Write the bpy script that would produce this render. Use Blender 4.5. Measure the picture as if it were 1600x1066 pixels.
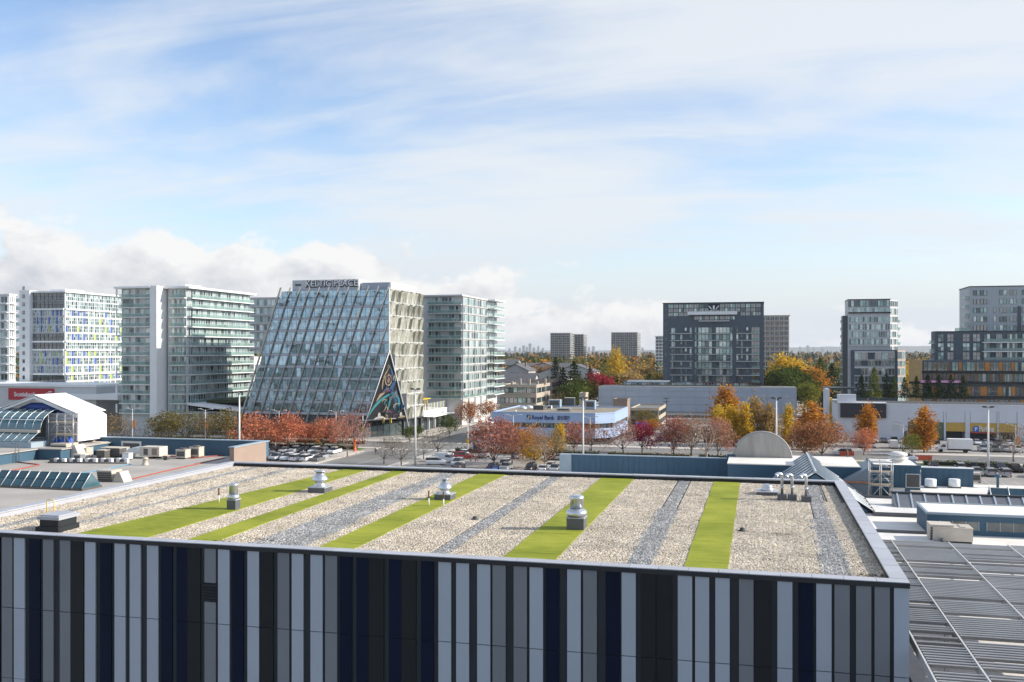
import bpy, bmesh, math, random
from mathutils import Vector, Matrix
random.seed(7)
scene = bpy.context.scene
for o in list(bpy.data.objects): bpy.data.objects.remove(o)
R = math.radians
# ------------------------------------------------------------------ camera
F_PX = 1510.0                      # focal length in pixels of a 1600 px wide frame
YAW = R(14.34)                     # the street grid is turned this much to the view
HY = 548.0; CZ = 26.0              # horizon row, eye height above the street
CA, SA = math.cos(YAW), math.sin(YAW)
cam_d = bpy.data.cameras.new('camera'); cam = bpy.data.objects.new('camera', cam_d)
scene.collection.objects.link(cam); scene.camera = cam
cam.location = (0, 0, CZ); cam.rotation_euler = (R(90), 0, YAW)
cam_d.sensor_width = 36.0; cam_d.lens = F_PX / 1600 * 36
cam_d.shift_y = (HY - 533) / 1600
cam_d.clip_start = 0.5; cam_d.clip_end = 60000
# ------------------------------------------------------------------ light
SUN_EL = R(25.5)
fx, fy = -SA, CA; rx, ry = CA, SA
k = R(4)
sx, sy = rx * math.cos(k) - fx * math.sin(k), ry * math.cos(k) - fy * math.sin(k)
SUN = Vector((sx * math.cos(SUN_EL), sy * math.cos(SUN_EL), math.sin(SUN_EL)))
sun_d = bpy.data.lights.new('sun', 'SUN'); sun_d.energy = 5.0; sun_d.angle = R(0.55); sun_d.color = (1, .93, .82)
sun = bpy.data.objects.new('sun', sun_d); scene.collection.objects.link(sun)
sun.rotation_euler = SUN.to_track_quat('Z', 'Y').to_euler(); sun.location = (60, 0, 120)
world = bpy.data.worlds.new('World'); scene.world = world; world.use_nodes = True
WN, WL = world.node_tree.nodes, world.node_tree.links
WN.clear()
def wn(t, **kw):
    n = WN.new(t)
    for k_, v in kw.items(): setattr(n, k_, v)
    return n
def wmath(op, a, b=None, clamp=False):
    n = wn('ShaderNodeMath', operation=op); n.use_clamp = clamp
    for i, v in enumerate((a, b)):
        if v is None: continue
        if isinstance(v, (int, float)): n.inputs[i].default_value = v
        else: WL.new(v, n.inputs[i])
    return n.outputs[0]
def wmap(v, lo, hi, smooth=True):
    n = wn('ShaderNodeMapRange', interpolation_type='SMOOTHSTEP' if smooth else 'LINEAR')
    WL.new(v, n.inputs[0]); n.inputs[1].default_value = lo; n.inputs[2].default_value = hi
    return n.outputs[0]
def wnoise(vec, scale, detail, rough, dist=0.0):
    n = wn('ShaderNodeTexNoise'); WL.new(vec, n.inputs['Vector'])
    n.inputs['Scale'].default_value = scale; n.inputs['Detail'].default_value = detail
    n.inputs['Roughness'].default_value = rough; n.inputs['Distortion'].default_value = dist
    return n.outputs[0]
def wmix(fac, a, b):
    n = wn('ShaderNodeMix', data_type='RGBA'); WL.new(fac, n.inputs[0])
    for s, v in ((n.inputs[6], a), (n.inputs[7], b)):
        if isinstance(v, tuple): s.default_value = (*v, 1)
        else: WL.new(v, s)
    return n.outputs[2]
SKY = 0.15
tc = wn('ShaderNodeTexCoord'); sky = wn('ShaderNodeTexSky', sky_type='NISHITA')
sky.sun_disc = False; sky.sun_elevation = SUN_EL; sky.sun_rotation = math.atan2(SUN.x, SUN.y)
sky.air_density = 1.0; sky.dust_density = 0.6; sky.ozone_density = 1.2
sep = wn('ShaderNodeSeparateXYZ'); WL.new(tc.outputs['Generated'], sep.inputs[0])
dx, dy, dz = sep.outputs
up = wmath('MAXIMUM', dz, 0.0)
den = wmath('ADD', up, 0.16)
comb = wn('ShaderNodeCombineXYZ')
WL.new(wmath('DIVIDE', dx, den), comb.inputs[0]); WL.new(wmath('DIVIDE', dy, den), comb.inputs[1])
mp = wn('ShaderNodeMapping'); WL.new(comb.outputs[0], mp.inputs[0])
mp.inputs['Rotation'].default_value = (0, 0, R(-2)); mp.inputs['Scale'].default_value = (0.62, 0.8, 1.0)
mp.inputs['Location'].default_value = (11.4, 8.8, 0)
cir1 = wnoise(mp.outputs[0], 1.0, 9, 0.53, 0.35)
mp2 = wn('ShaderNodeMapping'); WL.new(comb.outputs[0], mp2.inputs[0])
mp2.inputs['Rotation'].default_value = (0, 0, R(-14)); mp2.inputs['Scale'].default_value = (0.5, 1.7, 1.0)
mp2.inputs['Location'].default_value = (1.3, 7.7, 0)
cir2 = wnoise(mp2.outputs[0], 1.7, 11, 0.6, 0.8)
cirv = wmath('ADD', wmath('MULTIPLY', cir1, 0.68), wmath('MULTIPLY', cir2, 0.32))
cirrus = wmath('MULTIPLY', wmap(cirv, 0.39, 0.62), 0.9)
# cumulus bank low over the horizon: azimuth / elevation space
az = wmath('ARCTAN2', dx, dy); el = wmath('ARCSINE', dz)
cc = wn('ShaderNodeCombineXYZ'); WL.new(az, cc.inputs[0]); WL.new(wmath('MULTIPLY', el, 1.5), cc.inputs[1])
cnz = wnoise(cc.outputs[0], 12.0, 9, 0.6, 0.15)
cs = wmath('COSINE', wmath('ADD', az, R(50)))
top = wmath('ADD', wmath('MULTIPLY', wmap(cs, 0.62, 0.98), 0.088), 0.028)
hgt = wmath('DIVIDE', wmath('SUBTRACT', top, el), 0.045)
cumv = wmath('ADD', hgt, wmath('MULTIPLY', wmath('SUBTRACT', cnz, 0.5), 4.2))
cumulus = wmath('MULTIPLY', wmap(cumv, -0.05, 0.45), 0.95)
# light on the cumulus: denser and lower is greyer, rims are white
shade = wmap(wmath('ADD', wmath('MULTIPLY', hgt, 0.42), wmath('MULTIPLY', wmath('SUBTRACT', cnz, 0.5), 2.6)), 0.0, 1.15)
lc = wn('ShaderNodeVectorMath', operation='ADD'); WL.new(cc.outputs[0], lc.inputs[0]); lc.inputs[1].default_value = (0.022, 0.03, 0)
lit = wmath('SUBTRACT', cnz, wnoise(lc.outputs[0], 12.0, 9, 0.6, 0.15))
shade = wmath('SUBTRACT', shade, wmath('MULTIPLY', lit, 3.2), True)
cumcol = wmix(shade, (5.1, 5.05, 5.0), (2.75, 2.95, 3.35))
hs = wn('ShaderNodeHueSaturation'); hs.inputs['Saturation'].default_value = 1.02; hs.inputs['Value'].default_value = 1.1; WL.new(sky.outputs[0], hs.inputs['Color'])
tn_ = wn('ShaderNodeVectorMath', operation='MULTIPLY'); WL.new(hs.outputs[0], tn_.inputs[0]); tn_.inputs[1].default_value = (0.97, 0.965, 1.03)
c1 = wmix(cirrus, tn_.outputs[0], (4.4, 4.62, 4.85))
# haze over the horizon
hz = wmath('MULTIPLY', wmap(wmath('SUBTRACT', 0.16, el), 0.0, 0.15), 0.93)
c1b = wmix(hz, c1, (3.85, 4.12, 4.5))
c2 = wmix(cumulus, c1b, cumcol)
bg = wn('ShaderNodeBackground'); bg.inputs[1].default_value = SKY
WL.new(c2, bg.inputs[0]); wo = wn('ShaderNodeOutputWorld'); WL.new(bg.outputs[0], wo.inputs[0])
scene.view_settings.view_transform = 'Standard'; scene.view_settings.look = 'None'
scene.view_settings.gamma = 1.0; scene.view_settings.exposure = 0.35
scene.render.engine = 'CYCLES'
cy = scene.cycles
cy.use_denoising = True; cy.max_bounces = 6; cy.diffuse_bounces = 3; cy.glossy_bounces = 3; cy.transparent_max_bounces = 12
cy.transmission_bounces = 4; cy.volume_bounces = 0; cy.caustics_reflective = False; cy.caustics_refractive = False
cy.sample_clamp_indirect = 6
# ------------------------------------------------------------------ survey helpers (bearing / distance -> ground position)
def ray(px):
    u = (px - 800) / F_PX
    return u * CA - SA, u * SA + CA
def onz(px, py, z):
    D = (CZ - z) * F_PX / (py - HY); d = ray(px); return Vector((d[0] * D, d[1] * D, z))
def onY(px, Y): d = ray(px); return d[0] * Y / d[1]
def onX(px, X): d = ray(px); return d[1] * X / d[0]
def at(px, D, z=0.0): d = ray(px); return Vector((d[0] * D, d[1] * D, z))
def depY(px, Y): return Y / ray(px)[1]
def zat(py, D): return CZ - (py - HY) * D / F_PX
# ------------------------------------------------------------------ materials
MATS = {}
def nt(name):
    m = bpy.data.materials.new(name); m.use_nodes = True
    t = m.node_tree; t.nodes.clear(); out = t.nodes.new('ShaderNodeOutputMaterial')
    return m, t, out
def node(t, typ, **kw):
    n = t.nodes.new(typ)
    for k_, v in kw.items(): setattr(n, k_, v)
    return n
def mat(name, col, rough=.6, metal=0.0, var=.12, scale=1.5, bump=0.0, rnd=0.0, spec=.5, stretch=None, island=0.0, fine=0.0):
    if name in MATS: return MATS[name]
    m, t, out = nt(name); L = t.links
    b = node(t, 'ShaderNodeBsdfPrincipled'); L.new(b.outputs[0], out.inputs[0])
    b.inputs['Roughness'].default_value = rough; b.inputs['Metallic'].default_value = metal
    b.inputs['Specular IOR Level'].default_value = spec
    g = node(t, 'ShaderNodeNewGeometry'); v = g.outputs['Position']
    if stretch:
        mpn = node(t, 'ShaderNodeMapping'); L.new(v, mpn.inputs[0]); mpn.inputs['Scale'].default_value = stretch; v = mpn.outputs[0]
    n1 = node(t, 'ShaderNodeTexNoise'); L.new(v, n1.inputs['Vector']); n1.inputs['Scale'].default_value = scale
    n1.inputs['Detail'].default_value = 8; n1.inputs['Roughness'].default_value = .65
    mr = node(t, 'ShaderNodeMapRange'); L.new(n1.outputs[0], mr.inputs[0])
    mr.inputs[1].default_value = .25; mr.inputs[2].default_value = .75
    mr.inputs[3].default_value = 1 - var; mr.inputs[4].default_value = 1 + var
    fac = mr.outputs[0]
    def mul(f, src, amp):
        m2 = node(t, 'ShaderNodeMapRange'); L.new(src, m2.inputs[0]); m2.inputs[3].default_value = 1 - amp; m2.inputs[4].default_value = 1 + amp
        mm = node(t, 'ShaderNodeMath', operation='MULTIPLY'); L.new(f, mm.inputs[0]); L.new(m2.outputs[0], mm.inputs[1]); return mm.outputs[0]
    if rnd:
        oi = node(t, 'ShaderNodeObjectInfo'); fac = mul(fac, oi.outputs['Random'], rnd)
    if island: fac = mul(fac, g.outputs['Random Per Island'], island)
    if fine:
        n3 = node(t, 'ShaderNodeTexNoise'); L.new(g.outputs['Position'], n3.inputs['Vector']); n3.inputs['Scale'].default_value = 22
        n3.inputs['Detail'].default_value = 3; fac = mul(fac, n3.outputs[0], fine)
    vm = node(t, 'ShaderNodeVectorMath', operation='SCALE'); vm.inputs[0].default_value = col; L.new(fac, vm.inputs['Scale'])
    L.new(vm.outputs[0], b.inputs['Base Color'])
    if bump:
        n2 = node(t, 'ShaderNodeTexNoise'); L.new(v, n2.inputs['Vector']); n2.inputs['Scale'].default_value = scale * 8; n2.inputs['Detail'].default_value = 4
        bp = node(t, 'ShaderNodeBump'); L.new(n2.outputs[0], bp.inputs['Height']); bp.inputs['Strength'].default_value = bump; bp.inputs['Distance'].default_value = .05
        L.new(bp.outputs[0], b.inputs['Normal'])
    MATS[name] = m; return m
def glass(name, cols, ior=2.2, rough=.04, tint=(1, 1, 1), wob=.25, cluster=0.0):
    """window glass: what stands behind each pane (dark room, blind, curtain) varies pane by pane"""
    m, t, out = nt(name); L = t.links
    b = node(t, 'ShaderNodeBsdfPrincipled'); L.new(b.outputs[0], out.inputs[0])
    b.inputs['Roughness'].default_value = rough; b.inputs['IOR'].default_value = ior
    b.inputs['Specular Tint'].default_value = (*tint, 1)
    oi = node(t, 'ShaderNodeObjectInfo'); g = node(t, 'ShaderNodeNewGeometry')
    add = node(t, 'ShaderNodeMath', operation='ADD'); L.new(oi.outputs['Random'], add.inputs[0]); L.new(g.outputs['Random Per Island'], add.inputs[1])
    fr = node(t, 'ShaderNodeMath', operation='FRACT'); L.new(add.outputs[0], fr.inputs[0])
    if cluster:        # neighbouring rooms look alike: the tone drifts along the floors
        nc = node(t, 'ShaderNodeTexNoise'); mpn = node(t, 'ShaderNodeMapping'); L.new(g.outputs['Position'], mpn.inputs[0]); mpn.inputs['Scale'].default_value = (.05, .05, .14)
        L.new(mpn.outputs[0], nc.inputs['Vector']); nc.inputs['Scale'].default_value = cluster; nc.inputs['Detail'].default_value = 2
        mc = node(t, 'ShaderNodeMapRange'); L.new(nc.outputs[0], mc.inputs[0]); mc.inputs[1].default_value = .28; mc.inputs[2].default_value = .72; mc.inputs[4].default_value = .8
        ma = node(t, 'ShaderNodeMath', operation='MULTIPLY_ADD'); L.new(fr.outputs[0], ma.inputs[0]); ma.inputs[1].default_value = .2; L.new(mc.outputs[0], ma.inputs[2]); fr = ma
    cr = node(t, 'ShaderNodeValToRGB'); cr.color_ramp.interpolation = 'CONSTANT'
    e = cr.color_ramp.elements
    while len(e) < len(cols): e.new(1.0)
    for i, c in enumerate(cols): e[i].position = i / len(cols); e[i].color = (*c, 1)
    L.new(fr.outputs[0], cr.inputs[0])
    n1 = node(t, 'ShaderNodeTexNoise'); L.new(g.outputs['Position'], n1.inputs['Vector']); n1.inputs['Scale'].default_value = .9; n1.inputs['Detail'].default_value = 4
    mr = node(t, 'ShaderNodeMapRange'); L.new(n1.outputs[0], mr.inputs[0]); mr.inputs[3].default_value = .45; mr.inputs[4].default_value = 1.55
    vm = node(t, 'ShaderNodeVectorMath', operation='SCALE'); L.new(cr.outputs[0], vm.inputs[0]); L.new(mr.outputs[0], vm.inputs['Scale'])
    L.new(vm.outputs[0], b.inputs['Base Color'])
    bp = node(t, 'ShaderNodeBump'); n2 = node(t, 'ShaderNodeTexNoise'); L.new(g.outputs['Position'], n2.inputs['Vector']); n2.inputs['Scale'].default_value = .35
    L.new(n2.outputs[0], bp.inputs['Height']); bp.inputs['Strength'].default_value = wob; bp.inputs['Distance'].default_value = .02
    L.new(bp.outputs[0], b.inputs['Normal'])
    MATS[name] = m; return m
def clear_glass(name, col, opacity=.45, rough=.05):
    m, t, out = nt(name); L = t.links
    b = node(t, 'ShaderNodeBsdfPrincipled'); b.inputs['Base Color'].default_value = (*col, 1); b.inputs['Roughness'].default_value = rough; b.inputs['IOR'].default_value = 1.8
    tr = node(t, 'ShaderNodeBsdfTransparent'); tr.inputs[0].default_value = (.86, .95, .92, 1)
    mx = node(t, 'ShaderNodeMixShader'); mx.inputs[0].default_value = opacity
    L.new(tr.outputs[0], mx.inputs[1]); L.new(b.outputs[0], mx.inputs[2]); L.new(mx.outputs[0], out.inputs[0])
    MATS[name] = m; return m
def leaf_mat(name, cols, trans=.35):
    m, t, out = nt(name); L = t.links
    g = node(t, 'ShaderNodeNewGeometry'); oi = node(t, 'ShaderNodeObjectInfo')
    n1 = node(t, 'ShaderNodeTexNoise'); L.new(g.outputs['Position'], n1.inputs['Vector']); n1.inputs['Scale'].default_value = .45; n1.inputs['Detail'].default_value = 3
    a1 = node(t, 'ShaderNodeMath', operation='MULTIPLY_ADD'); L.new(g.outputs['Random Per Island'], a1.inputs[0]); a1.inputs[1].default_value = .55; L.new(n1.outputs[0], a1.inputs[2])
    a2 = node(t, 'ShaderNodeMath', operation='MULTIPLY_ADD'); L.new(oi.outputs['Random'], a2.inputs[0]); a2.inputs[1].default_value = .35; L.new(a1.outputs[0], a2.inputs[2])
    mr = node(t, 'ShaderNodeMapRange'); L.new(a2.outputs[0], mr.inputs[0]); mr.inputs[1].default_value = .3; mr.inputs[2].default_value = 1.25
    cr = node(t, 'ShaderNodeValToRGB'); e = cr.color_ramp.elements
    while len(e) < len(cols): e.new(1.0)
    for i, c in enumerate(cols): e[i].position = i / (len(cols) - 1); e[i].color = (*c, 1)
    L.new(mr.outputs[0], cr.inputs[0])
    d = node(t, 'ShaderNodeBsdfDiffuse'); tl = node(t, 'ShaderNodeBsdfTranslucent'); mx = node(t, 'ShaderNodeMixShader'); mx.inputs[0].default_value = trans
    L.new(cr.outputs[0], d.inputs[0]); L.new(cr.outputs[0], tl.inputs[0]); L.new(d.outputs[0], mx.inputs[1]); L.new(tl.outputs[0], mx.inputs[2]); L.new(mx.outputs[0], out.inputs[0])
    MATS[name] = m; return m
# ------------------------------------------------------------------ building blocks
COL = scene.collection
WLOC = {}                       # world position of every thing / part used as a parent
def thing(name, label, cat, loc=(0, 0, 0), group=None, rz=0.0):
    o = bpy.data.objects.new(name, None); COL.objects.link(o); o.empty_display_size = .3
    o.location = loc; o.rotation_euler.z = rz; o['label'] = label; o['category'] = cat
    if group: o['group'] = group
    WLOC[o] = Vector(loc); return o
def tag(o, label, cat, group=None):
    o['label'] = label; o['category'] = cat
    if group: o['group'] = group
    return o
def link(name, me, parent=None, loc=(0, 0, 0), scale=None, kind=None, rz=0.0):
    """loc is a world position; the object is parented without losing it"""
    o = bpy.data.objects.new(name, me); COL.objects.link(o)
    w = Vector(loc)
    if parent is not None:
        o.parent = parent
        if tuple(parent.scale) != (1.0, 1.0, 1.0) and parent.type == 'MESH':   # sub-part of a stretched piece keeps its own size
            o.matrix_parent_inverse = (Matrix.Translation(WLOC[parent]) @ Matrix.Diagonal((*parent.scale, 1))).inverted(); o.location = w
        else: o.location = w - WLOC[parent]
    else: o.location = w
    if scale: o.scale = scale
    if rz: o.rotation_euler.z = rz
    if kind: o['kind'] = kind
    WLOC[o] = w; return o
CUBES = {}
def cube_mesh(m):
    if m.name not in CUBES:
        me = bpy.data.meshes.new('block_' + m.name)
        v = [(x, y, z) for z in (0, 1) for y in (0, 1) for x in (0, 1)]
        me.from_pydata(v, [], [(0, 2, 3, 1), (4, 5, 7, 6), (0, 1, 5, 4), (2, 6, 7, 3), (0, 4, 6, 2), (1, 3, 7, 5)])
        me.materials.append(m); CUBES[m.name] = me
    return CUBES[m.name]
def piece(name, parent, m, x0, x1, y0, y1, z0, z1, kind=None):
    """one box-shaped piece as an object of its own (alike pieces share their mesh)"""
    o = link(name, cube_mesh(m), parent, (x0, y0, z0), kind=kind); o.scale = (x1 - x0, y1 - y0, z1 - z0); return o
class MB:
    def __init__(s): s.v = []; s.f = []; s.m = []; s.sm = []
    def poly(s, pts, mi=0, smooth=False):
        n = len(s.v); s.v += [tuple(p) for p in pts]; s.f.append(tuple(range(n, n + len(pts)))); s.m.append(mi); s.sm.append(smooth); return s
    def box(s, x0, x1, y0, y1, z0, z1, mi=0):
        n = len(s.v); s.v += [(x, y, z) for z in (z0, z1) for y in (y0, y1) for x in (x0, x1)]
        for f in ((0, 2, 3, 1), (4, 5, 7, 6), (0, 1, 5, 4), (2, 6, 7, 3), (0, 4, 6, 2), (1, 3, 7, 5)):
            s.f.append(tuple(n + i for i in f)); s.m.append(mi); s.sm.append(False)
        return s
    def prism(s, base, vec, mi=0, mi_end=None):
        """closed prism: polygon (list of points) pushed along vec"""
        n = len(s.v); k_ = len(base); vec = Vector(vec)
        s.v += [tuple(p) for p in base] + [tuple(Vector(p) + vec) for p in base]
        s.f.append(tuple(range(n + k_ - 1, n - 1, -1))); s.m.append(mi if mi_end is None else mi_end); s.sm.append(False)
        s.f.append(tuple(range(n + k_, n + 2 * k_))); s.m.append(mi if mi_end is None else mi_end); s.sm.append(False)
        for i in range(k_):
            j = (i + 1) % k_; s.f.append((n + i, n + j, n + k_ + j, n + k_ + i)); s.m.append(mi); s.sm.append(False)
        return s
    def lathe(s, prof, c=(0, 0, 0), seg=16, mi=0, smooth=True):
        n = len(s.v)
        for r_, z in prof:
            for i in range(seg):
                t_ = 2 * math.pi * i / seg; s.v.append((c[0] + r_ * math.cos(t_), c[1] + r_ * math.sin(t_), c[2] + z))
        for j in range(len(prof) - 1):
            for i in range(seg):
                i2 = (i + 1) % seg; s.f.append((n + j * seg + i, n + j * seg + i2, n + (j + 1) * seg + i2, n + (j + 1) * seg + i)); s.m.append(mi); s.sm.append(smooth)
        s.f.append(tuple(n + i for i in range(seg - 1, -1, -1))); s.m.append(mi); s.sm.append(False)
        s.f.append(tuple(n + (len(prof) - 1) * seg + i for i in range(seg))); s.m.append(mi); s.sm.append(False)
        return s
    def tube(s, pts, rad, seg=6, mi=0, smooth=True):
        n = len(s.v); pts = [Vector(p) for p in pts]; k_ = len(pts)
        if not hasattr(rad, '__len__'): rad = [rad] * k_
        for i, p in enumerate(pts):
            d = (pts[min(i + 1, k_ - 1)] - pts[max(i - 1, 0)]); d = d.normalized() if d.length > 1e-9 else Vector((0, 0, 1))
            u = d.cross(Vector((0, 0, 1)) if abs(d.z) < .9 else Vector((1, 0, 0))).normalized(); w = d.cross(u)
            for j in range(seg):
                t_ = 2 * math.pi * j / seg; s.v.append(tuple(p + (u * math.cos(t_) + w * math.sin(t_)) * rad[i]))
        for i in range(k_ - 1):
            for j in range(seg):
                j2 = (j + 1) % seg; s.f.append((n + i * seg + j, n + i * seg + j2, n + (i + 1) * seg + j2, n + (i + 1) * seg + j)); s.m.append(mi); s.sm.append(smooth)
        s.f.append(tuple(n + j for j in range(seg - 1, -1, -1))); s.m.append(mi); s.sm.append(False)
        s.f.append(tuple(n + (k_ - 1) * seg + j for j in range(seg))); s.m.append(mi); s.sm.append(False)
        return s
    def mesh(s, name, mats, off=(0, 0, 0)):
        me = bpy.data.meshes.new(name); off = Vector(off)
        me.from_pydata([tuple(Vector(p) - off) for p in s.v], [], s.f)
        for m in (mats if isinstance(mats, (list, tuple)) else [mats]): me.materials.append(m)
        me.polygons.foreach_set('material_index', s.m); me.polygons.foreach_set('use_smooth', s.sm); me.update()
        return me
    def build(s, name, mats, parent=None, loc=None, kind=None):
        """vertices are in world space; the origin goes to loc (or the parent's)"""
        w = Vector(loc) if loc is not None else (WLOC[parent] if parent is not None else Vector((0, 0, 0)))
        return link(name, s.mesh(name, mats, w), parent, w, kind=kind)
def copy_tree(o, parent=None, loc=None, rz=None, mats=None):
    c = o.copy(); COL.objects.link(c); c.parent = parent
    if loc is not None: c.location = loc
    if rz is not None: c.rotation_euler.z = rz
    for ch in o.children: copy_tree(ch, c)
    return c
FONT = None
def lettering(name, text, parent, loc, size, m, rot=(R(90), 0, 0), depth=.03, bold=0.0, width=None, spacing=1.0):
    cu = bpy.data.curves.new(name, 'FONT'); cu.body = text; cu.size = size; cu.extrude = depth; cu.offset = bold; cu.space_character = spacing
    cu.materials.append(m); tmp = bpy.data.objects.new('text_source', cu); COL.objects.link(tmp)
    bpy.context.view_layer.update(); me = bpy.data.meshes.new_from_object(tmp.evaluated_get(bpy.context.evaluated_depsgraph_get()))
    bpy.data.objects.remove(tmp); me.name = name
    if not me.materials: me.materials.append(m)
    xs_ = [v.co.x for v in me.vertices]; w = max(xs_) - min(xs_)
    o = link(name, me, parent, loc); o.rotation_euler = rot
    if width and w > 0: o.scale.x = width / w
    return o
# ================================================================== materials in common use
charcoal = mat('charcoal_metal', (.022, .026, .031), .5, 0, .15, .8, spec=.3)
coping_m = mat('coping_metal', (.40, .41, .45), .42, 0, .07, .6, rnd=.06, fine=.04)
panel_light = mat('panel_light_grey', (.335, .385, .45), .42, 0, .05, .35, rnd=.03)
panel_mid = mat('panel_mid_grey', (.155, .175, .20), .42, 0, .06, .35, rnd=.05)
panel_navy = mat('panel_navy', (.003, .008, .027), .45, 0, .12, .3, rnd=.1, spec=.12)
panel_black = mat('panel_charcoal', (.013, .017, .020), .42, 0, .15, .3, rnd=.1, spec=.18)
backing = mat('backing_metal', (.028, .034, .041), .6, 0, .12, .5, spec=.2)
white_paint = mat('white_paint', (.78, .79, .80), .5, 0, .05, .4, rnd=.03)
concrete = mat('concrete', (.36, .35, .33), .85, 0, .14, .5, bump=.1)
galv = mat('galvanised_steel', (.62, .65, .68), .30, .85, .10, 2.0)
curb_m = mat('curb_metal', (.10, .105, .115), .5, 0, .1, 1.5)
membrane = mat('roof_membrane_grey', (.17, .17, .165), .9, 0, .2, .6)
turf_m, t_, o_ = nt('turf'); MATS['turf'] = turf_m
def _turf():
    t, L = turf_m.node_tree, turf_m.node_tree.links
    b = node(t, 'ShaderNodeBsdfPrincipled'); L.new(b.outputs[0], o_.inputs[0]); b.inputs['Roughness'].default_value = .8; b.inputs['Specular IOR Level'].default_value = .2
    g = node(t, 'ShaderNodeNewGeometry'); mp_ = node(t, 'ShaderNodeMapping'); L.new(g.outputs['Position'], mp_.inputs[0]); mp_.inputs['Scale'].default_value = (.5, 5, 1)
    n1 = node(t, 'ShaderNodeTexNoise'); L.new(mp_.outputs[0], n1.inputs['Vector']); n1.inputs['Scale'].default_value = 2.2; n1.inputs['Detail'].default_value = 6
    n2 = node(t, 'ShaderNodeTexNoise'); L.new(g.outputs['Position'], n2.inputs['Vector']); n2.inputs['Scale'].default_value = 28; n2.inputs['Detail'].default_value = 3
    n3 = node(t, 'ShaderNodeTexNoise'); L.new(g.outputs['Position'], n3.inputs['Vector']); n3.inputs['Scale'].default_value = .35; n3.inputs['Detail'].default_value = 3
    a = node(t, 'ShaderNodeMath', operation='ADD'); L.new(n1.outputs[0], a.inputs[0]); L.new(n2.outputs[0], a.inputs[1])
    a2 = node(t, 'ShaderNodeMath', operation='ADD'); L.new(a.outputs[0], a2.inputs[0]); L.new(n3.outputs[0], a2.inputs[1])
    mr = node(t, 'ShaderNodeMapRange'); L.new(a2.outputs[0], mr.inputs[0]); mr.inputs[1].default_value = 1.15; mr.inputs[2].default_value = 1.85
    cr = node(t, 'ShaderNodeValToRGB'); L.new(mr.outputs[0], cr.inputs[0]); e = cr.color_ramp.elements
    e[0].color = (.15, .19, .010, 1); e[1].color = (.37, .385, .045, 1)
    L.new(cr.outputs[0], b.inputs['Base Color'])
    bp = node(t, 'ShaderNodeBump'); L.new(n2.outputs[0], bp.inputs['Height']); bp.inputs['Strength'].default_value = .5; bp.inputs['Distance'].default_value = .03; L.new(bp.outputs[0], b.inputs['Normal'])
_turf()
def pebble_mat(name, cols):
    m, t, out = nt(name); L = t.links
    b = node(t, 'ShaderNodeBsdfPrincipled'); L.new(b.outputs[0], out.inputs[0]); b.inputs['Roughness'].default_value = .75; b.inputs['Specular IOR Level'].default_value = .3
    g = node(t, 'ShaderNodeNewGeometry'); oi = node(t, 'ShaderNodeObjectInfo')
    ad = node(t, 'ShaderNodeMath', operation='ADD'); L.new(g.outputs['Random Per Island'], ad.inputs[0]); L.new(oi.outputs['Random'], ad.inputs[1])
    fr = node(t, 'ShaderNodeMath', operation='FRACT'); L.new(ad.outputs[0], fr.inputs[0])
    cr = node(t, 'ShaderNodeValToRGB'); e = cr.color_ramp.elements
    while len(e) < len(cols): e.new(1.0)
    for i, c in enumerate(cols): e[i].position = i / (len(cols) - 1); e[i].color = (*c, 1)
    L.new(fr.outputs[0], cr.inputs[0])
    n3 = node(t, 'ShaderNodeTexNoise'); L.new(g.outputs['Position'], n3.inputs['Vector']); n3.inputs['Scale'].default_value = .5; n3.inputs['Detail'].default_value = 4
    mr = node(t, 'ShaderNodeMapRange'); L.new(n3.outputs[0], mr.inputs[0]); mr.inputs[1].default_value = .3; mr.inputs[2].default_value = .7; mr.inputs[3].default_value = .8; mr.inputs[4].default_value = 1.2
    vm = node(t, 'ShaderNodeVectorMath', operation='SCALE'); L.new(cr.outputs[0], vm.inputs[0]); L.new(mr.outputs[0], vm.inputs['Scale']); L.new(vm.outputs[0], b.inputs['Base Color'])
    return m
hvac_dk = mat('drain_iron', (.05, .05, .052), .6, 0, .2, 3)
peb_beige = pebble_mat('pebble_beige', [(.20, .17, .13), (.50, .42, .31), (.62, .55, .44), (.34, .28, .20), (.70, .64, .55), (.28, .25, .22), (.56, .46, .33), (.66, .60, .52)])
peb_grey = pebble_mat('pebble_grey', [(.10, .105, .11), (.30, .305, .31), (.17, .175, .18), (.46, .45, .43), (.12, .125, .13), (.58, .56, .52), (.24, .245, .25), (.36, .33, .28)])
# ================================================================== the striped building
BX0, BX1, BY0, BY1 = -37.0, 5.02, 35.66, 62.75
TOP, GRAV = 18.0, 17.72
bld = thing('striped_building', 'large near building clad in upright grey, navy and black panels, with a gravel roof', 'building', ((BX0 + BX1) / 2, (BY0 + BY1) / 2, 0))
piece('wall', bld, backing, BX0 + .1, BX1 - .1, BY0 + .1, BY1 - .1, 0, 17.52)
piece('roof', bld, membrane, BX0 + .5, BX1 - .5, BY0 + .5, BY1 - .5, 17.52, 17.66)
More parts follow.
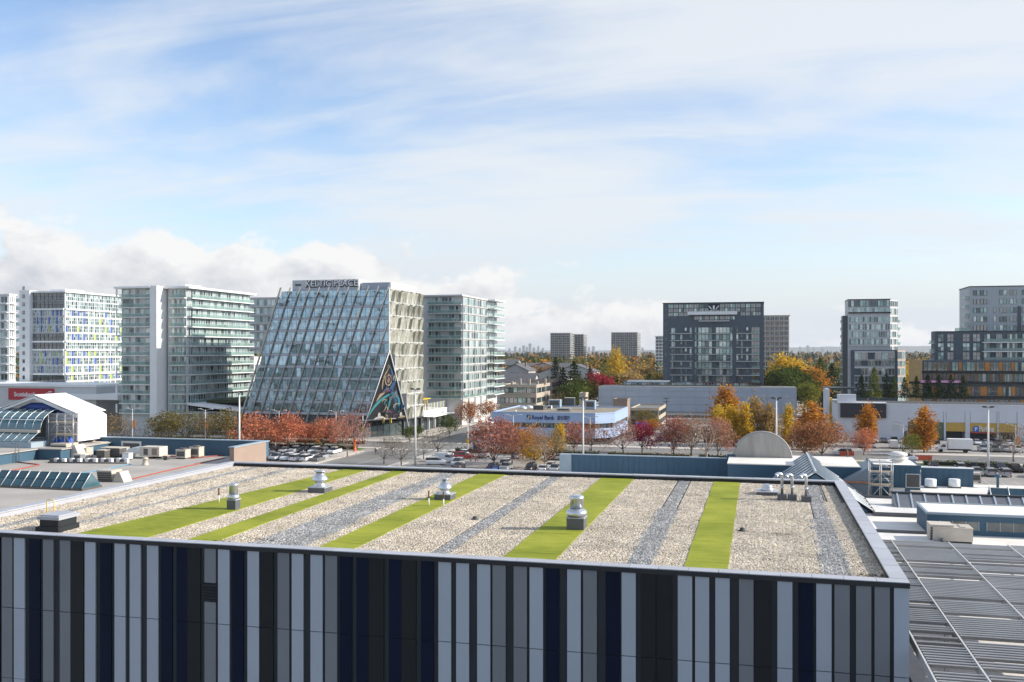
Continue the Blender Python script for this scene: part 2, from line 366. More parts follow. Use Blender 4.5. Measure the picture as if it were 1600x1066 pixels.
# parapet kerbs under the coping
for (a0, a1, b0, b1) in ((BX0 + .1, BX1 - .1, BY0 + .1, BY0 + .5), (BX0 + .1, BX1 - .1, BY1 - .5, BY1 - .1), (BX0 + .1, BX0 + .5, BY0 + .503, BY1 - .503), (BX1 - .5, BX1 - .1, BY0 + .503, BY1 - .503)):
    piece('parapet', bld, coping_m if a1 < BX0 + 1 else charcoal, a0, a1, b0, b1, 17.525, 17.925)  # left parapet paler: sunlight on its inner face put into the colour
piece('fascia', bld, charcoal, BX0 - .02, BX1 + .02, BY0 - .02, BY0 + .07, 17.80, 17.97)
piece('fascia', bld, charcoal, BX1 - .07, BX1 + .02, BY0 + .073, BY1, 17.80, 17.97)
piece('fascia', bld, charcoal, BX0 - .02, BX0 + .07, BY0 + .073, BY1, 17.80, 17.97)
rs = random.Random(3)
def coping_row(n, along, c0, c1, k0, k1):
    st = (c1 - c0) / n
    for i in range(n):
        z = TOP + rs.uniform(-.004, .006); a0, a1 = c0 + i * st + .008, c0 + (i + 1) * st - .008
        if along == 'x': piece('coping_tile', bld, coping_m, a0, a1, k0, k1, 17.93, z)
        else: piece('coping_tile', bld, coping_m, k0, k1, a0, a1, 17.93, z)
coping_row(39, 'x', BX0 - .03, BX1 + .03, BY0 + .0, BY0 + .56)
coping_row(39, 'x', BX0 - .03, BX1 + .03, BY1 - .56, BY1)
coping_row(24, 'y', BY0 + .56, BY1 - .56, BX1 - .56, BX1 + .03)
coping_row(24, 'y', BY0 + .56, BY1 - .56, BX0 - .03, BX0 + .56)
# cladding: (left px, right px, colour) along the front
PAN = []
for off, sc, rows in ((0, 4.3333, 'M8-78 L90-162 N190-265 M287-357 M401-472 K473-560 L570-642 N672-748 L772-845 L875-948 L992-1067 N1085-1160 N1190-1265 K1265-1352 V1381-1457 L1473-1550'),
                      (350, 4.3333, 'N50-127 L156-234 K236-328 M360-438 L456-534 L583-664 M682-762 N780-862 N893-978 K978-1078 N1112-1196 K1198-1296 N1330-1416 L1450-1535'),
                      (700, 4.3333, 'L54-140 L196-284 M300-388 M443-532 L551-641 N660-750 L806-897 M914-1006 N1066-1160 L1175-1270 K1305-1405 K1415-1515'),
                      (1050, 4.2105, 'L38-132 L152-244 L285-379 M441-536 K545-655 L694-792 N832-930 L950-1050 M1070-1170 M1212-1312 M1334-1434 L1462-1562')):
    for w in rows.split():
        p0, p1 = w[1:].split('-'); PAN.append((w[0], onY(off + float(p0) / sc, BY0), onY(off + float(p1) / sc, BY0)))
# the pattern runs on to the corner that the photograph cuts off
x_ = PAN[0][1] - .12
for cch in 'NLMK':
    if x_ - .48 > BX0: PAN.append((cch, x_ - .46, x_)); x_ -= .66
pm = dict(L=panel_light, M=panel_mid, N=panel_navy, K=panel_black, V=panel_mid)
ZT, ZS = 17.795, 14.70
for c, x0, x1 in PAN:
    th = {'L': .05, 'M': .045, 'V': .045, 'N': .03, 'K': .035}[c]; y0 = BY0 + .1 - th - .02
    if c == 'V':      # a louvre breaks this strip
        piece('panel', bld, pm[c], x0, x1, y0, BY0 + .098, 16.38, ZT)
        piece('panel', bld, pm[c], x0, x1, y0, BY0 + .098, ZS + .015, 15.58)
        lv = piece('louvre', bld, panel_black, x0 - .16, x1 + .06, BY0 + .06, BY0 + .097, 15.60, 16.36)
        for i in range(6):
            z = 15.63 + i * .12
            me = MB().prism([(0, 0, 0), (0, -.055, -.05), (0, -.055, -.04), (0, 0, .012)], (x1 - x0 + .16, 0, 0)).mesh('louvre_blade', charcoal) if i == 0 else me
            o = link('blade', me, lv, (x0 - .12, BY0 + .06, z + .05))
    else:
        piece('panel', bld, pm[c], x0, x1, y0, BY0 + .098, ZS + .015, ZT)
    piece('panel', bld, pm[c], x0, x1, y0, BY0 + .098, 11.62, ZS - .015)
    piece('panel', bld, pm[c], x0, x1, y0, BY0 + .098, .6, 11.60)
# ---- roof finish: beds of rounded gravel, strips of turf
def pebble_patch(name, m, size, n, seed, r0, r1):
    rr = random.Random(seed); mb = MB()
    ico = bmesh.new(); bmesh.ops.create_icosphere(ico, subdivisions=1, radius=1.0)
    base = [v.co.copy() for v in ico.verts]; faces = [tuple(v.index for v in f.verts) for f in ico.faces]; ico.free()
    g = int(math.sqrt(n))
    for i in range(g):
        for j in range(g):
            r_ = rr.uniform(r0, r1); cx, cy_ = (i + rr.uniform(.1, .9)) / g * size - size / 2, (j + rr.uniform(.1, .9)) / g * size - size / 2
            M = Matrix.Rotation(rr.uniform(0, 6.3), 3, 'Z') @ Matrix.Rotation(rr.uniform(-.4, .4), 3, 'X')
            s = Vector((rr.uniform(.8, 1.35), rr.uniform(.7, 1.1), rr.uniform(.5, .8))) * r_
            n0 = len(mb.v)
            for b in base:
                p = M @ Vector((b.x * s.x, b.y * s.y, b.z * s.z)); mb.v.append((p.x + cx, p.y + cy_, p.z + rr.uniform(0, .003) + r_ * .25))
            for f in faces: mb.f.append(tuple(n0 + q for q in f)); mb.m.append(0); mb.sm.append(False)
    o = bpy.data.objects.new(name, mb.mesh(name, m)); return o
PATCH = {}
def gravel_bed(quad, kind, seed, z=GRAV, cell=.62):
    """quad = (x at front left, x at back left, x at front right, x at back right, y0, y1)"""
    xa0, xa1, xb0, xb1, y0, y1 = quad; rr = random.Random(seed); pts = []
    ny = max(1, round((y1 - y0) / cell))
    for j in range(ny):
        f = (j + .5) / ny; y = y0 + (y1 - y0) * f; l, r_ = xa0 + (xa1 - xa0) * f, xb0 + (xb1 - xb0) * f
        nx = max(1, round((r_ - l) / cell))
        for i in range(nx): pts.append((l + (r_ - l) * (i + .5) / nx, y, z + rr.uniform(-.012, .012)))
    me = bpy.data.meshes.new('gravel'); me.from_pydata(pts, [], [])
    o = link('gravel', me, None, (0, 0, 0), kind='stuff')
    key = kind
    if key not in PATCH:
        src = pebble_patch('pebbles_' + kind, peb_beige if kind == 'beige' else peb_grey, cell * 1.1, 121 if kind == 'beige' else 144, 5, .034, .068)
        ng = bpy.data.node_groups.new('gravel_' + kind, 'GeometryNodeTree')
        ng.interface.new_socket('Geometry', in_out='INPUT', socket_type='NodeSocketGeometry'); ng.interface.new_socket('Geometry', in_out='OUTPUT', socket_type='NodeSocketGeometry')
        N, L = ng.nodes, ng.links; gi, go = N.new('NodeGroupInput'), N.new('NodeGroupOutput')
        inst = N.new('GeometryNodeInstanceOnPoints'); oi = N.new('GeometryNodeObjectInfo'); oi.inputs[0].default_value = src
        rv = N.new('FunctionNodeRandomValue'); rv.data_type = 'INT'; rv.inputs[4].default_value = 0; rv.inputs[5].default_value = 3
        mu = N.new('ShaderNodeMath'); mu.operation = 'MULTIPLY'; mu.inputs[1].default_value = math.pi / 2; L.new(rv.outputs[2], mu.inputs[0])
        cx = N.new('ShaderNodeCombineXYZ'); L.new(mu.outputs[0], cx.inputs[2])
        L.new(gi.outputs[0], inst.inputs['Points']); L.new(oi.outputs['Geometry'], inst.inputs['Instance']); L.new(cx.outputs[0], inst.inputs['Rotation'])
        L.new(inst.outputs[0], go.inputs[0]); PATCH[key] = ng
    md = o.modifiers.new('pebbles', 'NODES'); md.node_group = PATCH[key]
    return o
y0, y1 = BY0 + .56, BY1 - .56
# boundaries from left to right: (front x, back x)
xL, xR = BX0 + .58, BX1 - .56
bands = [((xL, xL), None, None)]
EDG = [(xL, xL), (-34.9, -34.9), (-34.2, -34.25), (-31.9, -32.0), (-31.4, -31.6), (-29.9, -28.0), (-26.15, -26.25), (-24.2, -24.35), (-22.75, -23.3),
       (-21.3, -20.7), (-18.6, -19.7), (-17.9, -18.2), (-16.33, -16.34), (-13.1, -13.4), (-12.2, -12.5), (-9.91, -9.92), (-7.8, -7.8), (-5.02, -5.05), (-4.05, -4.15),
       (-2.78, -2.76), (-1.15, -1.15), (2.3, 2.75), (3.32, 3.6), (xR, xR)]
KND = 'BGBGBTBTBGBTBGBTBGBTBGB'
turf_labels = iter(['widest turf strip on the gravel roof, with the tall slim vent standing on it', 'narrowest turf strip on the gravel roof, between two gravel bands',
                    'turf strip with the cone shaped vent and two white pipes standing on it', 'turf strip with the round topped vent on a tall dark curb standing on it', 'plain turf strip nearest the gooseneck pipes with nothing standing on it'])
for i, kd in enumerate(KND):
    (l0, l1), (r0_, r1_) = EDG[i], EDG[i + 1]
    if kd == 'T':
        mb = MB(); nseg = 12
        for j in range(nseg):
            fa, fb = j / nseg, (j + 1) / nseg - .0006
            P = lambda u, f: ((l0 + (l1 - l0) * f) * (1 - u) + (r0_ + (r1_ - r0_) * f) * u, y0 + (y1 - y0) * f)
            w1, w2 = .012 * math.sin(j * 2.3), .012 * math.sin(j * 2.3 + 1)
            a, b, c, d = P(0, fa), P(1, fa), P(1, fb), P(0, fb)
            mb.prism([(a[0] + w1, a[1], GRAV - .05), (b[0] + w1, b[1], GRAV - .05), (c[0] + w1, c[1], GRAV - .05), (d[0] + w1, d[1], GRAV - .05)], (0, 0, .085 + .002 * (j % 2)))
        o = mb.build('turf_strip', turf_m, None, ((l0 + r0_) / 2, y0, GRAV - .05))
        tag(o, next(turf_labels), 'turf', 'turf strips on the gravel roof')
    else:
        gravel_bed((l0, l1, r0_, r1_, y0, y1), 'beige' if kd == 'B' else 'grey', 100 + i, GRAV - .035)
# thin metal edging along the turf and the bands
edge_m = mat('edging', (.46, .43, .37), .6, .2, .1, 2)
for i, (f0, b0) in enumerate(EDG[1:-1]):
    mb = MB().prism([(f0 - .012, y0, GRAV - .06), (f0 + .012, y0, GRAV - .06), (b0 + .012, y1, GRAV - .06), (b0 - .012, y1, GRAV - .06)], (0, 0, .062))
    mb.build('edging', edge_m, bld)
# ---- things standing on the roof
def curb_fan(px, py, w, h, prof, label, capprof=None, rail=False, depth=None):
    p = onz(px, py, GRAV); t = thing('roof_vent', label, 'vent', p, 'exhaust vents on the gravel roof')
    d = depth or w
    mb = MB().box(-w / 2, w / 2, 0, d, -.05, h - .045); me = mb.mesh('curb', curb_m)
    link('curb', me, t, p)
    link('curb_lid', MB().box(-w / 2 - .03, w / 2 + .03, -.03, d + .03, h - .045, h).mesh('curb_lid', coping_m), t, p)
    link('vent_hood', MB().lathe(prof, (0, d / 2, h), 28).mesh('vent_hood', galv), t, p)
    if capprof: link('vent_cap', MB().lathe(capprof, (0, d / 2, h), 28).mesh('vent_cap', galv), t, p)
    return t
curb_fan(361, 797.5, .50, .56, [(.2, 0), (.3, .04), (.31, .1), (.30, .17), (.26, .21), (.235, .22), (.235, .24)], 'tall slim metal vent on a narrow dark curb on the widest turf strip', [(.225, .24), (.225, .66), (.245, .68), (.25, .76), (.22, .80), (.1, .815)])
curb_fan(494, 770.7, 1.04, .34, [(.42, 0), (.42, .02), (.30, .06), (.30, .30), (.48, .37), (.49, .41), (.3, .66), (.27, .68), (.27, .8)], 'squat cone hood vent on a wide low curb at the widest turf strip', [(.2, .8), (.2, .84), (.34, .85), (.35, .9), (.1, .93)])
curb_fan(691, 782.5, .93, .36, [(.36, 0), (.36, .02), (.26, .05), (.26, .22), (.40, .27), (.41, .31), (.24, .58), (.17, .6), (.17, .72)], 'cone hood vent on a dark curb behind two white pipes', [(.12, .72), (.12, .76), (.24, .77), (.24, .80), (.08, .83)])
curb_fan(898.5, 829.5, .80, .60, [(.34, 0), (.36, .03), (.46, .06), (.49, .12), (.49, .20), (.44, .29), (.36, .33), (.335, .34), (.335, .36)], 'large round topped metal vent on a tall dark curb on a turf strip', [(.32, .36), (.32, .78), (.345, .80), (.35, .88), (.32, .95), (.2, .99), (.05, 1.0)])
curb_fan(1199, 774.5, 1.15, .22, [(.36, 0), (.36, .1), (.28, .14), (.30, .16), (.30, .24), (.24, .32), (.12, .37)], 'low domed metal vent on a flat curb beside the gooseneck pipes')
gn = random.Random(1)
curb1 = None
for px, py, w, lab, hh in ((1222, 782, .50, 'gooseneck vent pipe nearest the low domed vent', 1.38), (1238, 782.5, .48, 'middle one of the three gooseneck vent pipes', 1.34), (1260, 785, .52, 'gooseneck vent pipe farthest from the low domed vent, on its own curb', 1.40)):
    p = onz(px, py, GRAV); t = thing('vent_pipe', lab, 'pipe', p, 'gooseneck vent pipes on the gravel roof')
    link('curb', MB().box(-w / 2, w / 2, 0, .5, -.05, .32).mesh('curb', curb_m), t, p)
    pts = [(0, .25, .32), (0, .25, hh - .1)] + [(-.17 + .17 * math.cos(a), .25 - .1 * (1 - math.cos(a)), hh - .1 + .17 * math.sin(a)) for a in [R(x) for x in (30, 60, 90, 120, 150, 180)]]
    link('pipe', MB().tube(pts, [.075, .075] + [.1] * 4 + [.115, .12], 12).mesh('pipe', galv), t, p)
    link('collar', MB().lathe([(.1, .66), (.11, .68), (.11, .74), (.1, .76)], (0, .25, 0), 14).mesh('collar', galv), t, p)
rust = mat('brown_cap', (.22, .12, .08), .7, 0, .2, 4)
for px, py, lab in ((342, 786, 'thin white pipe with a brown top beside the tall slim vent'), (670, 791, 'thin white pipe with brown top in gravel-edge turf, clear of the cone hood vent'), (693, 792, 'thin white pipe with brown top standing right in front of the cone hood vent')):
    p = onz(px, py, GRAV); t = thing('stack_pipe', lab, 'pipe', p, 'thin stack pipes on the roof')
    link('pipe', MB().lathe([(.035, 0), (.035, .42)], (0, 0, 0), 10).mesh('pipe', white_paint), t, p)
    link('pipe_sleeve', MB().lathe([(.04, .42), (.04, .72), (.05, .73), (.05, .80), (.02, .82)], (0, 0, 0), 10).mesh('pipe_sleeve', rust), t, p)
# wind-blown leaves and grit caught on the gravel, and two roof drains
deb = MB(); dr = random.Random(17)
for cx, cy_, n_ in ((-20.9, 38.2, 40), (-22.6, 37.4, 30), (1.0, 45.0, 30), (-6.2, 41.5, 22), (3.9, 37.6, 40), (-13.4, 52, 25), (-3.4, 56, 20), (-27.5, 58, 20), (.2, 39.5, 16)):
    for _ in range(n_):
        c = Vector((cx + dr.gauss(0, .35), cy_ + dr.gauss(0, .12), GRAV + .045 + dr.uniform(0, .02))); s = dr.uniform(.03, .07); a = dr.uniform(0, 6.3)
        u, w = Vector((math.cos(a), math.sin(a), dr.uniform(-.4, .4))) * s, Vector((-math.sin(a), math.cos(a), dr.uniform(-.4, .4))) * s * .6
        deb.poly([c - u, c - w, c + u, c + w])
o = deb.build('fallen_leaves', mat('dead_leaf', (.075, .05, .03), .9, 0, .3, 6, island=.5), None, (0, 0, 0), kind='stuff'); o['label'] = 'dark wind-blown leaves caught on the gravel roof'
for px, py, lab in ((742, 812, 'small dark roof drain in the gravel near the cone hood vent'), (1160, 830, 'small dark roof drain in the gravel beside the plain turf strip')):
    p = onz(px, py, GRAV); o = MB().lathe([(.2, -.04), (.2, .04), (.12, .05), (.12, .14), (.05, .17)], p, 12).build('roof_drain', hvac_dk, None, p); tag(o, lab, 'drain', 'drains in the gravel roof')
# roof hatch and its yellow grab rail
p = onz(73, 832.5, GRAV); t = thing('roof_hatch', 'dark roof hatch with a pale lid at the near edge of the gravel roof', 'hatch', p)
link('base', MB().box(-.62, .62, 0, 1.4, -.05, .25).mesh('base', charcoal), t, p)
link('upstand', MB().box(-.45, .55, .08, 1.3, .25, .62).mesh('upstand', charcoal), t, p)
link('lid', MB().box(-.54, .66, -.02, 1.42, .58, .72).box(-.44, .56, .1, 1.28, .72, .78).mesh('lid', coping_m), t, p)
yel = mat('yellow_paint', (.75, .55, .08), .5, 0, .08, 3)
p = onz(79, 806, GRAV); o = MB().tube([(p.x - .22, p.y, GRAV - .05), (p.x - .22, p.y, GRAV + .75), (p.x - .17, p.y, GRAV + .8), (p.x + .17, p.y, GRAV + .8), (p.x + .22, p.y, GRAV + .75), (p.x + .22, p.y, GRAV - .05)], .025, 8).build('grab_rail', yel, None, p)
tag(o, 'small yellow grab rail standing in gravel behind the roof hatch', 'rail')
# ================================================================== the shopping mall's low roofs
blue_m = mat('blue_siding', (.040, .098, .152), .6, 0, .10, .5, stretch=(1, 1, .2))
blue_pale = mat('blue_coping', (.29, .365, .42), .5, 0, .08, .6)
beige_roof = mat('beige_roofing', (.385, .36, .325), .9, 0, .20, .22, bump=.1, fine=.05)
white_roof = mat('pale_roofing', (.76, .72, .66), .85, 0, .22, .25, fine=.04)
tan_m = mat('tan_siding', (.27, .20, .16), .8, 0, .08, .8)
hvac_beige = mat('hvac_beige', (.52, .47, .40), .6, 0, .12, 1.5, rnd=.12)
hvac_dark = mat('hvac_dark', (.09, .085, .08), .6, 0, .2, 3)
red_pipe = mat('red_pipe', (.42, .09, .06), .6, 0, .2, 1)
blue_pipe = mat('blue_pipe', (.12, .30, .45), .6, 0, .2, 1)
sky_glass = glass('skylight_glass', [(.01, .05, .075), (.012, .06, .085), (.015, .07, .09)], 1.8, .06)
vault_glass = glass('vault_glass', [(.05, .12, .15), (.06, .14, .17), (.07, .15, .17)], 1.9, .08)
alu = mat('aluminium', (.62, .66, .68), .4, .5, .06, 2)
steel_tube = mat('scaffold_tube', (.50, .50, .49), .4, .6, .15, 5)
tarp_white = mat('white_tarp', (.84, .84, .84), .55, 0, .05, .7, bump=.15)
tarp_mesh = clear_glass('tarp_mesh', (.62, .63, .68), .78, .6)
tarp_blue = mat('blue_tarp', (.02, .06, .26), .5, 0, .2, 1.5, bump=.3)
timber = mat('timber', (.30, .24, .17), .8, 0, .2, 3)
ML = 14.5; MR = 13.5
mall = thing('mall_wing', 'beige roofed mall wing with blue walls beyond the gravel roof, below the white tent', 'building', (-80, 80, 0))
piece('wall', mall, tan_m, -150, -52.0, 40, 95.2, 0, ML - .3)
piece('roof', mall, beige_roof, -150, -52.2, 40.2, 95.0, ML - .3, ML)
piece('back_parapet', mall, blue_m, -150, -51.6, 94.6, 95.15, ML, 16.15)
piece('parapet_cap', mall, blue_pale, -150.1, -51.5, 94.5, 95.25, 16.15, 16.24)
piece('side_parapet', mall, tan_m, -52.1, -51.6, 88.0, 94.595, ML - 1.5, 16.15)
piece('parapet_cap', mall, blue_pale, -52.2, -51.5, 87.9, 94.49, 16.15, 16.235)
piece('roof_kerb', mall, tan_m, -52.4, -51.6, 40, 87.99, ML - .29, ML + .14)
# stepped upper tiers beside the barrel vault
piece('tier', mall, blue_m, -150, -73.9, 70, 86.4, ML, 15.55)
piece('tier_roof', mall, beige_roof, -150, -73.7, 69.8, 86.39, 15.55, 15.66)
piece('tier', mall, blue_m, -150, -71.0, 86.5, 94.58, ML, 15.58)
piece('tier_roof', mall, beige_roof, -150, -70.8, 86.4, 94.57, 15.58, 15.69)
piece('tier', mall, blue_pale, -150, -74.6, 86.42, 94.56, 15.69, 16.25)
x1 = onY(63, 88.4); vy = -2.9
bv = thing('barrel_skylight', 'long barrel vaulted glass skylight ending at the scaffold beside the white tent', 'skylight', (-90, 92, 16.25))
for i in range(22):
    a0, a1 = x1 - (i + 1) * 1.05, x1 - i * 1.05
    MB().prism([(a0 + .04, 89.5 + vy, 16.3), (a1 - .04, 89.5 + vy, 16.3), (a1 - .04, 91.0 + vy, 17.15), (a0 + .04, 91.0 + vy, 17.15)], (0, .05, -.06)).build('lower_pane', vault_glass, bv)
    MB().tube([(a1, 89.5 + vy, 16.33), (a1, 91.0 + vy, 17.2)], .04, 4).build('rafter', alu, bv)
    arc = [(91.3 + vy + 3.1 * (1 - math.cos(R(t))), 17.45 + 2.1 * math.sin(R(t))) for t in (0, 18, 36, 54, 72, 90)]
    for (ya, za), (yb, zb) in zip(arc, arc[1:]):
        MB().prism([(a0 + .04, ya, za), (a1 - .04, ya, za), (a1 - .04, yb, zb), (a0 + .04, yb, zb)], (0, .05, -.05)).build('pane', vault_glass, bv)
    arc2 = [(91.3 + vy + 3.1 * (1 - math.cos(R(t))), 17.45 + 2.1 * math.sin(R(t))) for t in range(0, 181, 18)]
    MB().tube([(a1, y, z + .02) for y, z in arc2], .045, 4).build('rib', alu, bv)
piece('gutter', bv, hvac_beige, x1 - 23, x1, 90.9 + vy, 91.35 + vy, 17.16, 17.44)
MB().tube([(x1 - 23, 92.7 + vy, 19.17), (x1, 92.7 + vy, 19.17)], .035, 4).build('purlin', alu, bv)
MB().tube([(x1 - 23, 91.55 + vy, 18.5), (x1, 91.55 + vy, 18.5)], .035, 4).build('purlin', alu, bv)
piece('back_slope', bv, alu, x1 - 23, x1, 91.6, 91.75, 16.3, 19.5)
# tent
tn = thing('construction_tent', 'white gabled construction tent with a boxed white side wall on the mall roof', 'tent', (-77.6, 93, 15.7))
for s_, (xa, xb) in enumerate(((-77.8, -72.4), (-83.4, -77.8))):
    za, zb = (21.05, 19.15) if s_ == 0 else (19.15, 21.05)
    MB().prism([(xa, 90.6, za), (xb, 90.6, zb), (xb, 95.6, zb), (xa, 95.6, za)], (0, 0, .07)).build('roof_sheet', tarp_white, tn)
for xa, za, xb, zb in ((-83.5, 19.0, -77.8, 20.95), (-77.8, 20.95, -72.3, 19.0)):
    MB().prism([(xa, 90.5, za - .28), (xb, 90.5, zb - .28), (xb, 90.5, zb), (xa, 90.5, za)], (0, .08, 0)).build('gable_beam', alu, tn)
MB().prism([(-72.3, 90.8, 16.05), (-72.3, 95.6, 16.05), (-72.3, 95.6, 18.7), (-72.3, 94.8, 19.1), (-72.3, 90.8, 19.2)], (-.06, 0, 0)).build('side_wall', tarp_white, tn)
MB().prism([(-76.4, 90.75, 16.05), (-72.38, 90.75, 16.05), (-72.38, 90.75, 18.1), (-73.6, 90.75, 19.1), (-76.4, 90.75, 19.1)], (0, .05, 0)).build('front_mesh', tarp_mesh, tn)
for x_ in (-82.6, -77.8, -72.7):
    for y_ in (90.9, 95.3): MB().tube([(x_, y_, 15.7), (x_, y_, 19.1)], .05, 5).build('post', steel_tube, tn)
rt = MB(); rt.tube([(-80.4, 91.6, 19.3), (-78.8, 91.5, 19.75), (-77, 91.5, 19.7), (-75.3, 91.6, 19.25), (-74.9, 91.6, 18.9)], [.35, .48, .5, .46, .35], 10)
o = rt.build('rolled_tarp', tarp_blue, None, (-77.6, 91.5, 19)); tag(o, 'rolled blue tarpaulin hanging under the gable of the white tent', 'tarp')
def scaffold(label, x0, x1, y0, y1, z0, lifts, bays, parent=None):
    t = thing('scaffold', label, 'scaffold', ((x0 + x1) / 2, (y0 + y1) / 2, z0))
    zt = lifts[-1] + 1.0
    for i in range(bays + 1):
        x = x0 + (x1 - x0) * i / bays
        for y in (y0, y1): MB().tube([(x, y, z0), (x, y, zt)], .035, 5).build('standard', steel_tube, t)
    for z in lifts:
        for y in (y0, y1):
            MB().tube([(x0, y, z), (x1, y, z)], .03, 5).build('ledger', steel_tube, t)
            MB().tube([(x0, y, z + .95), (x1, y, z + .95)], .025, 5).build('guard_rail', steel_tube, t)
            MB().tube([(x0, y, z + .5), (x1, y, z + .5)], .025, 5).build('guard_rail', steel_tube, t)
        for i in range(bays): piece('deck', t, timber, x0 + (x1 - x0) * i / bays + .03, x0 + (x1 - x0) * (i + 1) / bays - .03, y0 + .05, y1 - .05, z + .03, z + .08)
    zz = [z0] + list(lifts)
    for a, b in zip(zz, zz[1:]):
        MB().tube([(x0, y0, a), (x0 + (x1 - x0) / bays, y0, b)], .025, 5).build('brace', steel_tube, t)
        MB().tube([(x1, y0, a), (x1 - (x1 - x0) / bays, y0, b)], .025, 5).build('brace', steel_tube, t)
    return t
scaffold('tube scaffold with blue bags standing in front of the white tent', -74.5, -71.4, 88.9, 90.3, 15.69, (16.9, 18.2), 3)
for i, (x, lab) in enumerate(((-74.0, 'blue sack on the scaffold deck farthest from the white tent wall'), (-73.1, 'middle one of three blue sacks on the scaffold'), (-72.3, 'blue sack on the scaffold nearest the white tent wall'))):
    o = MB().lathe([(.22, 0), (.32, .2), (.3, .6), (.16, .85), (.2, .95)], (x, 89.6, 15.69), 9).build('sack', mat('blue_sack', (.03, .12, .55), .6, 0, .15, 2), None, (x, 89.6, 15.69)); tag(o, lab, 'sack', 'blue sacks by the tent')
# wall ladder
lad = thing('wall_ladder', 'steel ladder fixed to the pale blue mall wall below the barrel skylight', 'ladder', (-73.6, 83.3, ML))
for y in (83.1, 83.6): MB().tube([(-73.62, y, ML), (-73.62, y, 16.5), (-74.1, y, 16.5)], .03, 5).build('rail', hvac_dark, lad)
for i in range(7): MB().tube([(-73.62, 83.1, ML + .2 + i * .27), (-73.62, 83.6, ML + .2 + i * .27)], .02, 4).build('rung', hvac_dark, lad)
# lean-to skylight of the near roof
def ridge_skylight(label, pxa, pxb, py, z, n, rise=1.15):
    pa, pb = onz(pxa, py, z), onz(pxb, py, z); y = pb.y; xa, xb = onY(pxa, y), onY(pxb, y)
    t = thing('ridge_skylight', label, 'skylight', ((xa + xb) / 2, y, z)); w = (xb - xa) / n
    piece('kerb', t, hvac_dark, xa - .1, xb + .1, y - .1, y + 2 * rise + .1, z, z + .15)
    for i in range(n):
        a, b = xa + i * w + .03, xa + (i + 1) * w - .03
        for q0, q1 in ((0, .5), (.5, 1)):
            MB().prism([(a, y + rise * q0, z + .18 + rise * q0), (b, y + rise * q0, z + .18 + rise * q0), (b, y + rise * q1 - .03, z + .18 + rise * q1 - .03), (a, y + rise * q1 - .03, z + .18 + rise * q1 - .03)], (0, .04, -.04)).build('pane', sky_glass, t)
        MB().prism([(a, y + 2 * rise, z + .18), (b, y + 2 * rise, z + .18), (b, y + rise + .03, z + .15 + rise), (a, y + rise + .03, z + .15 + rise)], (0, -.04, -.04)).build('pane', sky_glass, t)
    for i in range(n + 1):
        x = xa + i * w; MB().tube([(x, y - .02, z + .16), (x, y + rise, z + .24 + rise), (x, y + 2 * rise, z + .16)], .045, 4).build('glazing_bar', alu, t)
    MB().prism([(xb + .02, y, z + .15), (xb + .02, y + 2 * rise, z + .15), (xb + .02, y + rise, z + .17 + rise)], (.05, 0, 0)).build('end_pane', vault_glass, t)
    return t
ridge_skylight('dark blue ridge skylight on the beige mall roof beside the near building', -60, 128, 767, ML, 12)
def box_unit(name, px, py, z, w, d, h, label, m=None, grille=True, cat='hvac unit', group='rooftop units on the beige mall roof', fan=False):
    p = onz(px, py, z); t = thing(name, label, cat, p, group)
    link('casing', MB().box(-w / 2, w / 2, 0, d, .12, h).mesh('casing', m or hvac_beige), t, p)
    link('rail', MB().box(-w / 2 + .05, -w / 2 + .15, 0, d, 0, .12).box(w / 2 - .15, w / 2 - .05, 0, d, 0, .12).mesh('rail', hvac_dark), t, p)
    if grille: link('grille', MB().box(-w * .40, w * .40, -.02, 0, h * .3, h * .85).mesh('grille', hvac_dark), t, p)
    link('lid', MB().box(-w / 2 - .03, w / 2 + .03, -.03, d + .03, h, h + .05).mesh('lid', hvac_beige), t, p)
    if fan: link('fan_ring', MB().lathe([(min(w, d) * .4, h + .05), (min(w, d) * .4, h + .2), (min(w, d) * .3, h + .2), (min(w, d) * .3, h + .1)], (0, d / 2, 0), 16).mesh('fan_ring', hvac_dark), t, p)
    return t
def hood_unit(px, py, z, s, label, group):
    p = onz(px, py, z); t = thing('hooded_unit', label, 'hvac unit', p, group)
    link('intake', MB().prism([(-1.0 * s, 0, 1.2 * s), (-1.0 * s, .25 * s, 0), (-1.0 * s, 1.3 * s, 0), (-1.0 * s, 1.5 * s, 1.2 * s)], (1.5 * s, 0, 0)).mesh('intake', hvac_beige), t, p)
    for i in range(5):
        z0 = .1 + .2 * i; link('louvre', MB().box(-.95 * s, .45 * s, (.22 - .2 * z0) * s - .04, (.25 - .2 * z0) * s, z0 * s, (z0 + .14) * s).mesh('louvre', hvac_dark), t, p)
    link('hood', MB().prism([(.52 * s, .1 * s, .1), (.95 * s, .1 * s, 1.1 * s), (1.25 * s, .1 * s, 1.1 * s), (1.75 * s, .1 * s, .1)], (0, 1.2 * s, 0)).mesh('hood', hvac_beige), t, p)
    return t
gU = 'rooftop units on the beige mall roof'
hood_unit(95, 716.5, ML, 1.3, 'largest louvred rooftop unit with flared intake, beside the blue mall wall', gU)
hood_unit(166, 757, ML - .2, 1.0, 'beige hooded unit at the end of the dark ridge skylight', gU)
box_unit('condenser', 282, 717.5, ML, 1.15, 1.0, .95, 'condenser nearer the hooded duct, of the pair before the dark blue parapet', fan=True)
box_unit('condenser', 303, 715.5, ML, 1.2, 1.0, 1.1, 'condenser nearer the tan wall, of the pair before the dark blue parapet', fan=True)
box_unit('rooftop_unit', 127, 715, ML, 1.3, 1.1, 1.0, 'low beige unit just in front of the largest louvred unit', grille=False)
box_unit('rooftop_unit', 139, 707, ML, 1.1, 1.2, 1.5, 'tall narrow unit beside the blue wall below the tent', hvac_beige)
